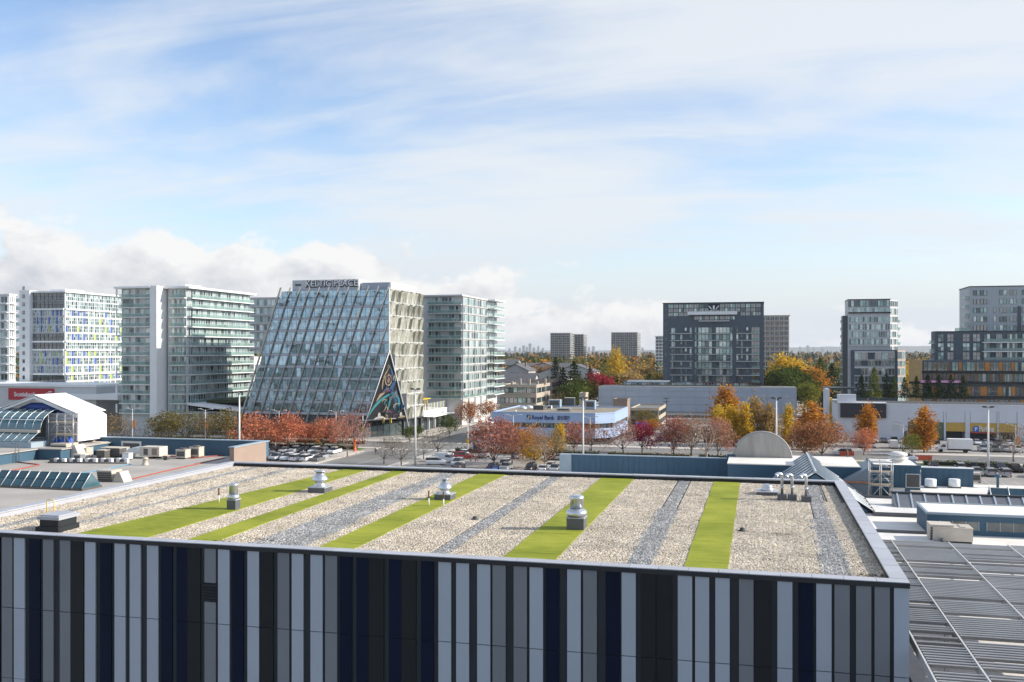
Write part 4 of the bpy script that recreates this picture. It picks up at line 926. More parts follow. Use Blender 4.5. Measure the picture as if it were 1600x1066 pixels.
rows = [zk(v) for v in (452.5, 463, 480.5, 499, 518, 537.3, 556.5, 575.5, 594.5, 613.5, 632, 650)]
rows = rows[::-1]
def clip(poly, a, b, c):            # keep a*x + b*z <= c
    out = []
    for i in range(len(poly)):
        p, q = poly[i], poly[(i + 1) % len(poly)]; dp, dq = a * p[0] + b * p[1] - c, a * q[0] + b * q[1] - c
        if dp <= 0: out.append(p)
        if (dp < 0) != (dq < 0) and abs(dp - dq) > 1e-9:
            t = dp / (dp - dq); out.append((p[0] + (q[0] - p[0]) * t, p[1] + (q[1] - p[1]) * t))
    return out
cw = (onY(600, YK) - onY(592.6, YK)) * 2
sAx = (ax(10) - ax(0)) / 10
kr = random.Random(5)
for j, (za, zb) in enumerate(zip(rows, rows[1:])):
    sp = .72 if j < len(rows) - 2 else 0
    xr = lambda z: min(XK, ax(z))
    # spandrel strip under each row of glass
    def strip(z0, z1, name, m, d0, d1):
        P = [(xl(z0), z0), (xr(z0), z0)] + ([(XK, zA)] if z0 < zA < z1 else []) + [(xr(z1), z1), (xl(z1), z1)]
        MB().prism([(x, YK - d0, z) for x, z in P], (0, d0 + d1, 0)).build(name, m, ko)
    if sp: strip(za, za + sp, 'spandrel', k_span, .05, .35)
    i = 0
    while True:
        x1 = XK - i * cw; x0 = x1 - cw
        if x1 < xl(za): break
        P = [(x0 + .045, za + sp + .05), (x1 - .045, za + sp + .05), (x1 - .045, zb - .05), (x0 + .045, zb - .05)]
        P = clip(P, -1, SL, -(onY(440, YK) + .12) + SL * kt)          # right of the raking far edge
        if za < zA: P = clip(P, 1, -sAx, XK - .12 - sAx * zA)
        if len(P) > 2:
            mb = MB()
            xm_ = x0 + cw / 2
            for a_, b_, c_ in ((1, 0, xm_ - .045), (-1, 0, -xm_ - .045)):
                Q = clip(P, a_, b_, c_)
                if len(Q) > 2:
                    t1, t2 = kr.uniform(-.007, .007), kr.uniform(-.012, .012)
                    cxm = sum(q[0] for q in Q) / len(Q); czm = sum(q[1] for q in Q) / len(Q)
                    mb.prism([(x, YK - .02 + (x - cxm) * t1 + (z - czm) * t2, z) for x, z in Q], (0, .1, 0))
            if mb.v: mb.build('window', k_glass, ko)
            if kr.random() < .22 and len(P) == 4 and abs(P[0][0] - x0 - .06) < .01:
                zc_ = za + sp + .3
                for q in (zc_, zc_ + .75): piece('vent_light', ko, k_dark, x0 + .3, x0 + cw * .5 - .1, YK - .14, YK - .09, q, q + .09)
        i += 1
# far raking edge and the fins
def fin(xt, zt, zb_, w=.16, d=.7, name='fin', m=None):
    xb_ = xt + (zb_ - zt) * SL
    MB().prism([(xt - w / 2, YK - d, zt), (xt + w / 2, YK - d, zt), (xb_ + w / 2, YK - d, zb_), (xb_ - w / 2, YK - d, zb_)], (0, d - .1, 0)).build(name, m or fin_m, ko)
nf = 15; span = (XK - xl(kt)) / 11
for i in range(0, 17):
    xt = xl(kt) + span * i; zt = kt + 1.1; zlow = 4.8
    if xt > XK:                                   # starts lower, at the corner
        zt = kt - (xt - XK) / SL * 1.0; xt = XK - .2
        if zt < zA + 1: continue
    # stop at the raking edge of the mural
    zc_ = zlow
    while zc_ < zt - 1 and xt + (zc_ - zt) * SL > ax(zc_) - .3: zc_ += .3
    if zt - zc_ > 2: fin(xt, zt, zc_, .18 if i else .4)
# sunny face: rows of pleated screen panels over yellowish glass
pl_m = mat('pleat_metal', (.72, .72, .70), .35, .25, .08, .8, rnd=.1)
pl_glass = glass('pleat_glass', [(.24, .24, .20), (.42, .42, .37), (.10, .105, .085), (.33, .33, .28)], 1.8, .12)
nrow, ncol = 10, 6
zlist = [zk(660) + (kt + .6 - zk(660)) * i / nrow for i in range(nrow + 1)]
cutY = lambda z: YK + max(0, (zA - z)) * (onX(634, XK) - YK) / (zA - zk(655))
pw = (YKb - YK) / ncol; ph = zlist[1] - zlist[0]
scr = MB()
for k_ in range(2):
    y0_ = k_ * pw / 2; ym = y0_ + pw / 4; y1_ = y0_ + pw / 2
    scr.poly([(0, y0_, ph), (.8, ym, ph * .88), (0, y1_, ph)], 0)
    scr.poly([(0, y0_, ph), (0, y0_, ph * .75), (.8, ym, ph * .88)], 1); scr.poly([(.8, ym, ph * .88), (0, y1_, ph * .75), (0, y1_, ph)], 0)
    scr.poly([(0, y0_, ph * .75), (0, y0_, 0), (.12, ym, .02), (.8, ym, ph * .88)], 1); scr.poly([(.8, ym, ph * .88), (.12, ym, .02), (0, y1_, 0), (0, y1_, ph * .75)], 1)
scr_me = scr.mesh('screen_panel', [pl_m, pl_glass])
pil = MB().box(-.02, .1, -.09, .09, 0, ph).mesh('pleat_rib', pl_m)
for j in range(nrow):
    for i in range(ncol):
        y = YK + i * pw
        if y < cutY(zlist[j] + ph * .5) - .2: continue
        link('screen_panel', scr_me, ko, (XK - .1, y, zlist[j])); link('screen_rib', pil, ko, (XK - .1, y, zlist[j]))
piece('side_glazing', ko, k_dark, XK - .55, XK - .12, yC + .05, YKb, 4.6, kt + .4)
MB().prism([(XK - .3, cutY(zlist[0]) + .3, zlist[0]), (XK - .3, yC, zlist[0]), (XK - .3, yC, kt), (XK - .3, YK + .3, kt), (XK - .3, YK + .3, zA)], (.15, 0, 0)).build('side_glazing', k_dark, ko)
# corner mullion, mural on the cut corner, entrance below
A = Vector((XK, YK, zA)); B = Vector((ax(zk(672)), YK, zk(672))); C = Vector((XK, onX(634, XK), zk(656)))
zmb = 5.0
def downto(P, z): d = (P - A); return A + d * ((A.z - z) / (A.z - P.z))
Bm, Cm = downto(B, zmb), downto(C, zmb)
piece('corner_post', ko, white_paint, XK - .1, XK + .12, YK - .12, YK + .1, zA, kt + .2)
nrm = (Bm - A).cross(Cm - A).normalized()
if nrm.y > 0: nrm = -nrm
mural = MB().prism([A, Bm, Cm], -nrm * .4)
mural.build('mural_wall', mat('mural_ground', (.016, .018, .022), .5, 0, .2, .4), ko)
# flat painted shapes of the mural: bands and rounds swept from foot to tip
mc = dict(teal=mat('mural_teal', (.035, .22, .25), .6, 0, .15, 1), cream=mat('mural_cream', (.30, .245, .16), .6, 0, .15, 1), plum=mat('mural_plum', (.09, .04, .07), .6, 0, .2, 1), blue=mat('mural_blue', (.03, .09, .20), .6, 0, .2, 1), white=mat('mural_white', (.40, .40, .39), .6, 0, .1, 1))
mid = (Bm + Cm) / 2; U = (Cm - Bm).normalized(); Wd = (Cm - Bm).length; V = A - mid
def mp(u, v): return mid + U * (u * Wd / 2 * 1.0) + V * v + nrm * .03       # u in -1..1 at the foot
LV = [0.0]
def band(pts, w, m):
    LV[0] += .008; mb = MB(); P = [mp(*q) + nrm * LV[0] for q in pts]
    for i in range(len(P) - 1):
        d = (P[i + 1] - P[i]).normalized(); s = d.cross(nrm).normalized()
        w0 = w * math.sin(math.pi * (i + .35) / (len(P) + .2)); w1 = w * math.sin(math.pi * (i + 1.35) / (len(P) + .2))
        mb.poly([P[i] - s * w0, P[i] + s * w0, P[i + 1] + s * w1, P[i + 1] - s * w1])
    mb.build('mural_stroke', mc[m], ko)
def ring(u, v, r_, m, w=None):
    LV[0] += .008; mb = MB(); c = mp(u, v) + nrm * LV[0]; Vn = V.normalized(); n = 18
    for i in range(n):
        a, b = 2 * math.pi * i / n, 2 * math.pi * (i + 1) / n; q = lambda t, rr_: c + (U * math.cos(t) * .7 + Vn * math.sin(t)) * rr_
        if w: mb.poly([q(a, r_ - w), q(a, r_), q(b, r_), q(b, r_ - w)])
        else: mb.poly([c, q(a, r_), q(b, r_)])
    mb.build('mural_stroke', mc[m], ko)
sw = lambda p0, p1, p2, n=9: [((1 - t) ** 2 * p0[0] + 2 * t * (1 - t) * p1[0] + t * t * p2[0], (1 - t) ** 2 * p0[1] + 2 * t * (1 - t) * p1[1] + t * t * p2[1]) for t in [i / n for i in range(n + 1)]]
band(sw((-.85, .06), (-.55, .30), (.30, .40)), .5, 'teal'); band(sw((.0, .03), (.05, .26), (.38, .42)), .38, 'teal'); band(sw((.35, .14), (.5, .25), (.42, .44)), .5, 'blue')
band(sw((.6, .1), (.66, .24), (.5, .36)), .4, 'teal'); band(sw((-.5, .28), (-.3, .40), (.05, .46)), .55, 'cream'); band(sw((-.4, .38), (-.1, .46), (.3, .42)), .45, 'plum')
band(sw((.05, .42), (.3, .50), (.35, .60)), .6, 'blue'); band(sw((-.25, .44), (-.28, .6), (.0, .74)), .35, 'cream'); band(sw((.28, .45), (.30, .62), (.06, .78)), .35, 'blue')
ring(.02, .58, 1.9, 'cream', .5); ring(.02, .58, 1.05, 'plum'); ring(.02, .58, .7, 'cream', .3); ring(.0, .77, .6, 'cream', .22)
ring(.7, .08, .7, 'white'); ring(-.35, .09, .75, 'white')
mrn = random.Random(3)
for i_ in range(26):
    v0 = mrn.uniform(.03, .6); u0 = mrn.uniform(-.8, .8) * (1 - v0) * .8; band(sw((u0, v0), (u0 + mrn.uniform(-.15, .25), v0 + .06), (u0 + mrn.uniform(-.05, .25), v0 + mrn.uniform(.04, .13)), 6), mrn.uniform(.1, .24), mrn.choice(('teal', 'cream', 'plum', 'blue', 'cream', 'blue'))); ring(-.05, .07, .6, 'cream', .25); ring(.72, .2, .8, 'blue', .3)
band(sw((-.7, .03), (-.4, .10), (-.1, .04)), .4, 'white'); band(sw((.5, .04), (.7, .07), (.85, .05)), .35, 'cream'); band(sw((-.15, .12), (.0, .18), (.2, .12)), .4, 'plum')
# raking poles at the two edges of the mural
for P in (B, C):
    d = (P - A); e = A + d * (A.z / (A.z - P.z)); MB().tube([A + nrm * .3, e + nrm * .3], .14, 8).build('raking_pole', white_paint, ko)
# ground storey and entrance
lob_g = glass('lobby_glass', [(.05, .07, .075), (.09, .11, .11), (.03, .04, .045)], 1.9)
x0, x1 = xl(0) + 1.5, ax(0) - 1
for i in range(18):
    a = x0 + (x1 - x0) * i / 18; window(ko, 'y', YK + 1.4, a + .08, a + (x1 - x0) / 18 - .08, .2, 4.5, 1, dframe, lob_g, 2)
piece('plinth', ko, k_dark, x0, x1, YK + 1.45, YK + 6, 0, 4.55)
piece('lobby', ko, k_dark, x1, XK - 1.5, yC, YKb - .3, 0, 4.55)
nE = 7
for i in range(nE):
    P = Vector((x1, YK + 2.2, 0)).lerp(Vector((XK - 1.6, yC - 1, 0)), i / nE); Q = Vector((x1, YK + 2.2, 0)).lerp(Vector((XK - 1.6, yC - 1, 0)), (i + .94) / nE)
    MB().prism([P, Q, Q + Vector((0, 0, 4.4)), P + Vector((0, 0, 4.4))], (-.06, .1, 0)).build('entrance_pane' if i != 3 else 'door', lob_g, ko)
for i in range(9):
    y = yC + i * (YKb - yC - .5) / 9; window(ko, 'x', XK - 1.5, y, y + (YKb - yC - .5) / 9 - .15, .2, 4.4, 1, dframe, lob_g, 2)
# roof screens and the sign
px0, px1 = onY(457, YK + 2.5), onY(560, YK + 2.5); zr0, zr1 = kt - .3, zat(437.5, depY(500, YK + 2.5))
piece('roof_screen', ko, mat('screen_grey', (.52, .54, .57), .5, .2, .06, .5), px0, px1, YK + 2.5, YK + 14, zr0, zr1)
qx0, qx1 = onY(565, YK + 4), XK - 1.6
piece('roof_screen', ko, mat('screen_mesh', (.40, .44, .50), .5, .2, .12, .8), qx0, qx1, YK + 4, YK + 5, zr0, zat(441.5, depY(590, YK + 4)))
piece('roof_screen', ko, white_paint, XK - 1.59, XK - 1.0, YK + 4, YKb - 4, zr0, zat(441.5, depY(590, YK + 4)))
sx0, sx1 = onY(477, YK + 2.4), onY(558, YK + 2.4); hs = zat(437.2, depY(500, YK + 2.4)) - zat(448.2, depY(500, YK + 2.4))
lt_dark = mat('letter_return_shadow', (.05, .05, .055), .5, 0, .1, 1)
lettering('sign_lettering', 'KELTIC PLACE', ko, (sx0 + .16, YK + 2.42, zat(447.6, depY(500, YK + 2.4)) - .12), hs * 1.25, lt_dark, depth=.04, bold=.24, width=sx1 - sx0)  # dark offset copy paints in the letters' returns and shadow
lettering('sign_lettering', 'KELTIC PLACE', ko, (sx0, YK + 2.3, zat(447.6, depY(500, YK + 2.4))), hs * 1.25, white_paint, depth=.06, bold=.02, width=sx1 - sx0)
piece('roof_louvre', ko, hvac_dark, onY(461, YK + 2.4), onY(470, YK + 2.4), YK + 2.44, YK + 2.49, zat(444.5, DK + 3), zat(441.5, DK + 3))
# ================================================================== condominium in the centre left
Dc = 300.0; c_ = at(292, Dc); XC, YC2 = c_.x, c_.y; YE = onX(390, XC)
zt = zat(449, Dc); fh = 15.0 * Dc / F_PX; zs = floors(zt - .35, 13, fh)
co = thing('white_condominium', 'white balconied condominium with a tall fin wall, beside the raking glass office', 'building', (XC - 12, YC2 + 15, 0))
xf0, xf1 = onY(237, YC2 - 4), onY(250, YC2 - 4); xw = onY(190, YC2 - 3)
piece('core', co, cond_grey, xf1, XC - .05, YC2 + .05, YE, 0, zt - .4)
piece('core', co, cond_grey, xw, xf0, YC2 - 2.95, YC2 + 16, 0, zt - .4)
piece('fin_wall', co, cond_white, xf0, xf1 - .5, YC2 - 5.0, YC2 + 3, 0, zt + .3)
piece('roof_slab', co, cond_white, xf1 - .4, XC + 1.8, YC2 - 1.6, YE + 1.5, zt - .39, zt + .25)
piece('roof_slab', co, cond_white, onY(178, YC2 - 5), xf0 - .01, YC2 - 5.2, YC2 + 16, zt - .39, zt + .2)
piece('penthouse', co, cond_white, xf1 + 3, XC - 4, YC2 + 5, YC2 + 14, zt + .26, zt + 1.3)
grid_facade(co, 'x', XC, YC2 + .4, YE, zs, 9, wframe, g_condo, (2, 3, 3), (.08, .88), .1, 11, slab_m=cond_white, slab_d=1.75, rail=True, rail_d=1.7)
grid_facade(co, 'y', YC2, xf1 + 1.5, XC, zs, 3, wframe, g_condo, (2, 3), (.08, .88), .15, 12, slab_m=cond_white, slab_d=1.5, rail=True, rail_d=1.45)
grid_facade(co, 'y', YC2 - 3, xw + .3, xf0 - .4, zs, 4, wframe, g_condo, (2, 1), (.1, .86), .22, 13, skip=lambda i, j: i in (1, 2) and (j * 7 + i) % 3, slab_m=cond_white, slab_d=1.7, rail=True, rail_d=1.65)
for i in (1, 2): rect(co, 'wall_panel', cond_white, 'y', YC2 - 3, xw + .5 + i * (xf0 - xw) / 4, xw + .2 + (i + 1) * (xf0 - xw) / 4, zs[0], zt - .5, .012, .05)
for j, z in enumerate(zs[1:]): rect(co, 'screen_frame', cond_white, 'y', YC2 - 4.7, xw - .9, xw - .5, z - fh + .12, z - .17, 0, .4) if j % 4 in (0, 2) else None
rect(co, 'divider', cond_white, 'y', YC2 - 3, (xw + xf0) / 2 - .1, (xw + xf0) / 2 + .1, zs[0], zt - .5, 1.6, 0)
furnish(co, 'x', XC, YC2 + 1, YE, zs, 40, 5, 1.0); furnish(co, 'y', YC2 - 3, xw + 1, xf0 - 1, zs, 16, 6, .8)
yl = onX(399, XC); piece('terrace_block', co, cond_white, XC - 14, XC + .8, YE + 1.6, yl + 5, 0, zs[6] - .2)
grid_facade(co, 'x', XC + .8, YE + 2, yl + 4.6, zs[:6], 3, wframe, g_condo, (2, 3), (.08, .88), .1, 21, slab_m=cond_white, slab_d=1.3, rail=True, rail_d=1.25)
piece('planter', co, mat('planting', (.10, .11, .03), .9, 0, .4, 1), XC - 8, XC + 1.6, YE + 2, yl + 5, zs[6] - .19, zs[6] + .5)
# glazed podium with the sloping white fascia
pd0, pd1 = XC + .1, XC + 17
piece('podium', co, k_dark, pd0, pd1, YC2 + 1, YE - 4, 0, zs[0] + .6)
MB().prism([(pd0 - 1, YC2 + .2, zs[0] + 2.6), (pd1 + 1.5, YC2 + .2, zs[0] + .6), (pd1 + 1.5, YC2 + .2, zs[0] + 1.5), (pd0 - 1, YC2 + .2, zs[0] + 3.4)], (0, YE - YC2 - 4, 0)).build('podium_roof', cond_white, co)
for i in range(10):
    a = pd0 + (pd1 - pd0) * i / 10; window(co, 'y', YC2 + .95, a + .05, a + (pd1 - pd0) / 10 - .05, 1.0, zs[0] + .5, 1, wframe, g_condo, 3)
piece('green_roof', co, mat('green_roof', (.045, .055, .025), .95, 0, .4, 1), pd0 + 3, pd1, YC2 + 6, YE - 6, zs[0] + 3.0, zs[0] + 3.9)
# ================================================================== condominium behind the office
D3 = 335.0; c_ = at(722, D3); X3, Y3 = c_.x, c_.y; zt = zat(461.5, D3); fh = 13.35 * D3 / F_PX; zs = floors(zt - .3, 12, fh)
Ya, Yb_ = onX(760, X3), onX(776, X3)
c3 = thing('grey_condominium', 'pale condominium with framed balconies directly behind the glass office', 'building', (X3 - 10, Y3 + 15, 0))
x30 = onY(655, Y3)
piece('core', c3, cond_grey, x30, X3 - .05, Y3 + .05, Yb_, 0, zt - .35)
piece('roof_slab', c3, cond_grey, x30 - .5, X3 + .5, Y3 - 1.4, Ya, zt - .34, zt + .2); piece('roof_slab', c3, cond_white, X3 - 10, X3 + 3.4, Ya + .01, Yb_ + .5, zt - .34, zt + .1)
xm3 = onY(669, Y3)
grid_facade(c3, 'y', Y3, xm3, X3, zs, 5, wframe, g_condo, (2, 1, 2), (.08, .88), .2, 31, slab_m=cond_grey, slab_d=1.5, rail=True, rail_d=1.45, skip=lambda i, j: i % 2 == 0 and (i + j) % 3 == 0)
grid_facade(c3, 'x', X3, Y3 + .2, Ya, zs, 4, wframe, g_condo, (3, 2, 2), (.10, .84), .22, 32, slab_m=cond_grey, slab_d=.45)
for i in range(5): rect(c3, 'column', cond_grey, 'x', X3, Y3 + (Ya - Y3) * i / 4 - .22 if i else Y3, Y3 + (Ya - Y3) * i / 4 + .22, zs[0] - 4, zt - .35, .42, 0)
for i in range(4): rect(c3, 'balustrade', g_rail, 'x', X3, Y3 + (Ya - Y3) * i / 4 + .25, Y3 + (Ya - Y3) * (i + 1) / 4 - .25, zs[0] + .2, zs[0] + 1.1, .4, -.36)
grid_facade(c3, 'x', X3, Ya + .2, Yb_, zs, 2, wframe, g_condo, (2, 2), (.08, .88), .2, 33, slab_m=cond_white, slab_d=3.2, rail=True, rail_d=3.1)
yl = onX(788, X3 + 3); piece('terrace_block', c3, cond_white, X3 - 8, X3 - .1, Yb_ + .1, yl, 0, zs[7] - .2)
grid_facade(c3, 'x', X3, Yb_ + .2, yl, zs[1:8], 2, wframe, g_condo, (3, 2), (.08, .88), .2, 34, slab_m=cond_white, slab_d=3.4, rail=True, rail_d=3.3)
furnish(c3, 'y', Y3, xm3, X3, zs, 26, 8, .7)
# street podium along the cross street
py0, py1 = YKb + 1.0, onX(737, -105); zpo = zat(641, 318)
piece('podium', c3, cond_white, -128, -105, py0, py1, 4.6, zpo)
piece('podium_base', c3, k_dark, -128, -106.2, py0 + .3, py1, 0, 4.59)
npod = 9
for i in range(npod):
    a, b = py0 + .5 + (py1 - py0 - 1) * i / npod, py0 + .3 + (py1 - py0 - 1) * (i + 1) / npod
    window(c3, 'x', -106.15, a, b, .3, 4.3, 2, dframe, lob_g)
    rect(c3, 'pier', cond_white, 'x', -106.1, b, b + .35, 0, 4.58, .9, 0)
    if i % 2: rect(c3, 'grille', cond_grey, 'x', -105, a, b - 1, zpo - 2.2, zpo - .8, .05, 0)
piece('awning', c3, cond_white, -105.0, -102.4, py0 + 2, py1 - 2, 4.35, 4.58)
slat_cols = [mat('slat_lime', (.50, .56, .30), .6), mat('slat_cream', (.66, .66, .58), .6), mat('slat_purple', (.22, .13, .34), .6), mat('slat_grey', (.5, .5, .52), .6)]
for i in range(34):
    y = py0 + .4 + (py1 - py0 - 1) * i / 34; rect(c3, 'screen_slat', slat_cols[(i * 7 // 5 + i // 9) % 4], 'x', -105.3, y, y + .55, zpo, zpo + 2.3, .06, 0)
ymt = mat('yellow_steel', (.70, .50, .05), .5)
for i in range(5):
    y = py0 + 3 + i * 2.2; MB().tube([(-112, y, zpo), (-112, y, zpo + 3.2), (-108, y, zpo + 3.2), (-108, y, zpo)], .16, 6).build('yellow_hoop', ymt, c3)
piece('yellow_canopy', c3, ymt, -112.4, -107.4, py0 + 1, py0 + 14, zpo + 3.35, zpo + 3.6)
# ================================================================== block with coloured panels
D1 = 343.0; c_ = at(101, D1); X1, Y1 = c_.x, c_.y; Ye = onX(196, X1); zt = zat(454.5, D1); fh = 12.75 * D1 / F_PX; zs = floors(zt - .5, 12, fh)
b1 = thing('coloured_panel_block', 'white apartment block with blue and lime panels among its windows', 'building', (X1 - 8, Y1 + 15, 0))
xp0, xp1 = onY(35, Y1), onY(51, Y1)
piece('core', b1, cond_grey, xp0 + .3, X1 - .05, Y1 + .05, Ye, 0, zt - .6)
piece('pier_wall', b1, cond_white, xp0, xp1, Y1 - 1.5, Y1 + 8, 0, zt + .3)
for z in zs: window(b1, 'y', Y1 - 1.5, xp0 + 1.5, xp0 + 2.3, z + .9, z + 2.2, 1, dframe, g_dark)
piece('roof_slab', b1, cond_white, xp1, X1 + .9, Y1 - .9, Ye + .5, zt - .59, zt)
pcols = [mat('panel_blue', (.03, .10, .42), .5), mat('panel_lime', (.38, .50, .10), .5)]
nb = 7; rr = random.Random(9)
for face, (u0, u1, nb) in (('y', (xp1 + .2, X1 - .2, 8)), ('x', (Y1 + .3, Ye, 11))):
    plane = Y1 if face == 'y' else X1
    for j in range(12):
        plain = j in (0, 1, 5, 6, 10, 11) if face == 'y' else j in (5, 10, 11)
        w = (u1 - u0) / nb
        for i in range(nb):
            a, b = u0 + i * w, u0 + (i + 1) * w
            pan = (not plain) and rr.random() < .30
            cut = .32 * w if pan else 0
            if pan: rect(b1, 'colour_panel', rr.choice(pcols), face, plane, a + .06, a + cut, zs[j] + .3, zs[j] + fh - .12, .05, .05)
            window(b1, face, plane, a + cut + (.08 if plain else .22), b - (.08 if plain else .22), zs[j] + (.1 if plain else .45), zs[j] + fh - .2, 2 if pan else 3, dframe if plain and face == 'y' else wframe, g_dark if plain and face == 'y' else g_condo, 2)
    for j in (2, 5, 6, 10): rect(b1, 'band', cond_white, face, plane, u0 - .1, u1, zs[j] - .45, zs[j] + .12, .55, -.01)
    if face == 'x':
        for j in (1, 3, 4, 7, 8, 9, 11): rect(b1, 'band', cond_white, face, plane, u0, u1, zs[j] - .12, zs[j] + .3, .06, -.002)
        for i in range(nb + 1): rect(b1, 'mullion_pier', cond_white, face, plane, u0 + i * w - .2, u0 + i * w + .2, zs[0], zt - .6, .05, -.001)
for j in range(12):
    rect(b1, 'balcony_slab', cond_grey, 'y', Y1 + 3, onY(15, Y1), xp0 - .01, zs[j] - .1, zs[j] + .1, 0, 6); rect(b1, 'balustrade', g_rail, 'y', Y1 + 3, onY(15, Y1), xp0 - .05, zs[j] + .12, zs[j] + 1.1, 0, .05)
piece('side_bay', b1, k_dark, onY(18, Y1), xp0 - .02, Y1 + 4.5, Y1 + 14, 0, zt - .6)
piece('penthouse', b1, cond_white, xp1 + 4, X1 - 3, Y1 + 4, Y1 + 14, zt + .01, zt + .9)
# its podium with the bank sign
YP = 268.0; pz = zat(604, depY(50, YP))
pod = thing('bank_podium', 'low grey podium carrying a red bank sign, behind the white tent', 'building', (onY(60, YP), YP + 8, 0))
piece('wall', pod, cond_grey, onY(-60, YP), onY(150, YP), YP, YP + 22, 0, pz)
piece('cornice', pod, cond_white, onY(-61, YP), onY(151, YP), YP - .4, YP + 22.2, pz, pz + .7)
sg0, sg1 = onY(14, YP), onY(85, YP); sz0, sz1 = zat(625, depY(50, YP)), zat(607, depY(50, YP))
red_s = mat('sign_red', (.42, .012, .02), .45)
sbd = piece('sign_board', pod, red_s, sg0, sg1, YP - .3, YP - .02, sz0, sz1)
lettering('sign_lettering', 'Scotiabank', sbd, (onY(23, YP), YP - .33, sz0 + 1.15), 2.0, white_paint, bold=.03, width=(sg1 - sg0) * .48)
o = MB().tube([(onY(76 + 3.2 * math.cos(t), YP), YP - .36, (sz0 + sz1) / 2 + .45 * math.sin(t)) for t in [R(x) for x in range(-60, 250, 20)]], .14, 5).build('sign_emblem', white_paint, sbd)
piece('sign_emblem', sbd, white_paint, onY(77, YP), onY(82, YP), YP - .40, YP - .31, (sz0 + sz1) / 2 + .7, (sz0 + sz1) / 2 + 1.0)
for i in range(12): window(pod, 'y', YP, onY(-50 + i * 16, YP), onY(-50 + i * 16 + 14, YP), .3, 4.2, 2, dframe, g_dark)
piece('canopy', pod, cond_white, onY(100, YP), onY(190, YP), YP - 2, YP + 30, zat(627, 300), zat(618, 300))
# two blocks standing further back
def plain_block(name, label, cat, px0, px1, pyt, D, nfl, bays, sidepx=None, m=None, gm=None, fm=None, depth=16, slabs=True, sbays=3, base=0.0, group=None, roof_m=None):
    p0, p1 = at(px0, D), at(px1, D); Y = p1.y; x0, x1 = onY(px0, Y), onY(px1, Y); z = zat(pyt, depY((px0 + px1) / 2, Y))
    t = thing(name, label, cat, ((x0 + x1) / 2, Y + depth / 2, base), group)
    yb = onX(sidepx, x1) if sidepx else Y + depth
    piece('core', t, m or cond_grey, x0, x1, Y, yb, base, z - .01); piece('roof_slab', t, roof_m or m or cond_grey, x0 - .5, x1 + .5, Y - .5, yb + .5, z, z + .5)
    fh_ = (z - base) / nfl; zz = [base + fh_ * i for i in range(nfl + 1)]
    grid_facade(t, 'y', Y, x0 + .3, x1 - .3, zz[1:], bays, fm or wframe, gm or g_far, (2,), (.15, .85), .25, nfl + bays, slab_m=(m or cond_grey) if slabs else None, slab_d=1.0)
    if sidepx: grid_facade(t, 'x', x1, Y + .4, yb - .3, zz[1:], sbays, fm or wframe, gm or g_far, (2,), (.15, .85), .25, nfl + bays + 3, slab_m=(m or cond_grey) if slabs else None, slab_d=1.0)
    return t
plain_block('apartment_block', 'white apartment block cut by the picture edge beside the coloured panel block', 'building', -70, 14, 462, 385, 14, 7, 24, cond_white, g_condo)
plain_block('apartment_block', 'greenish glass apartment block seen between the white condominium and the glass office', 'building', 340, 437, 467, 392, 14, 8, None, cond_grey, g_condo)
plain_block('apartment_tower', 'pale tower of stacked balconies just behind the dark square tower', 'tower', 1188, 1233, 494, 540, 16, 6, None, mat('tower_tan', (.50, .46, .42), .7, 0, .08, .3), g_far, wframe)
plain_block('apartment_tower', 'slim far white tower beside the dark square tower', 'tower', 1024, 1040, 526, 700, 15, 3, None, cond_white)
far_tan = mat('far_tower_stone', (.40, .38, .355), .8, 0, .1, .1)
plain_block('apartment_tower', 'far stone and glass tower, first of the touching pair above the trees', 'tower', 860, 891, 521, 1180, 17, 5, 897, far_tan, g_far, sbays=2)
plain_block('apartment_tower', 'far narrow tower touching its wider twin above the trees', 'tower', 897, 912, 523, 1230, 17, 3, 917, far_tan, g_far, sbays=2)
plain_block('apartment_tower', 'far stone tower behind the tall yellow poplar', 'tower', 955, 996, 520, 1200, 17, 6, 1001, far_tan, g_far, sbays=2)
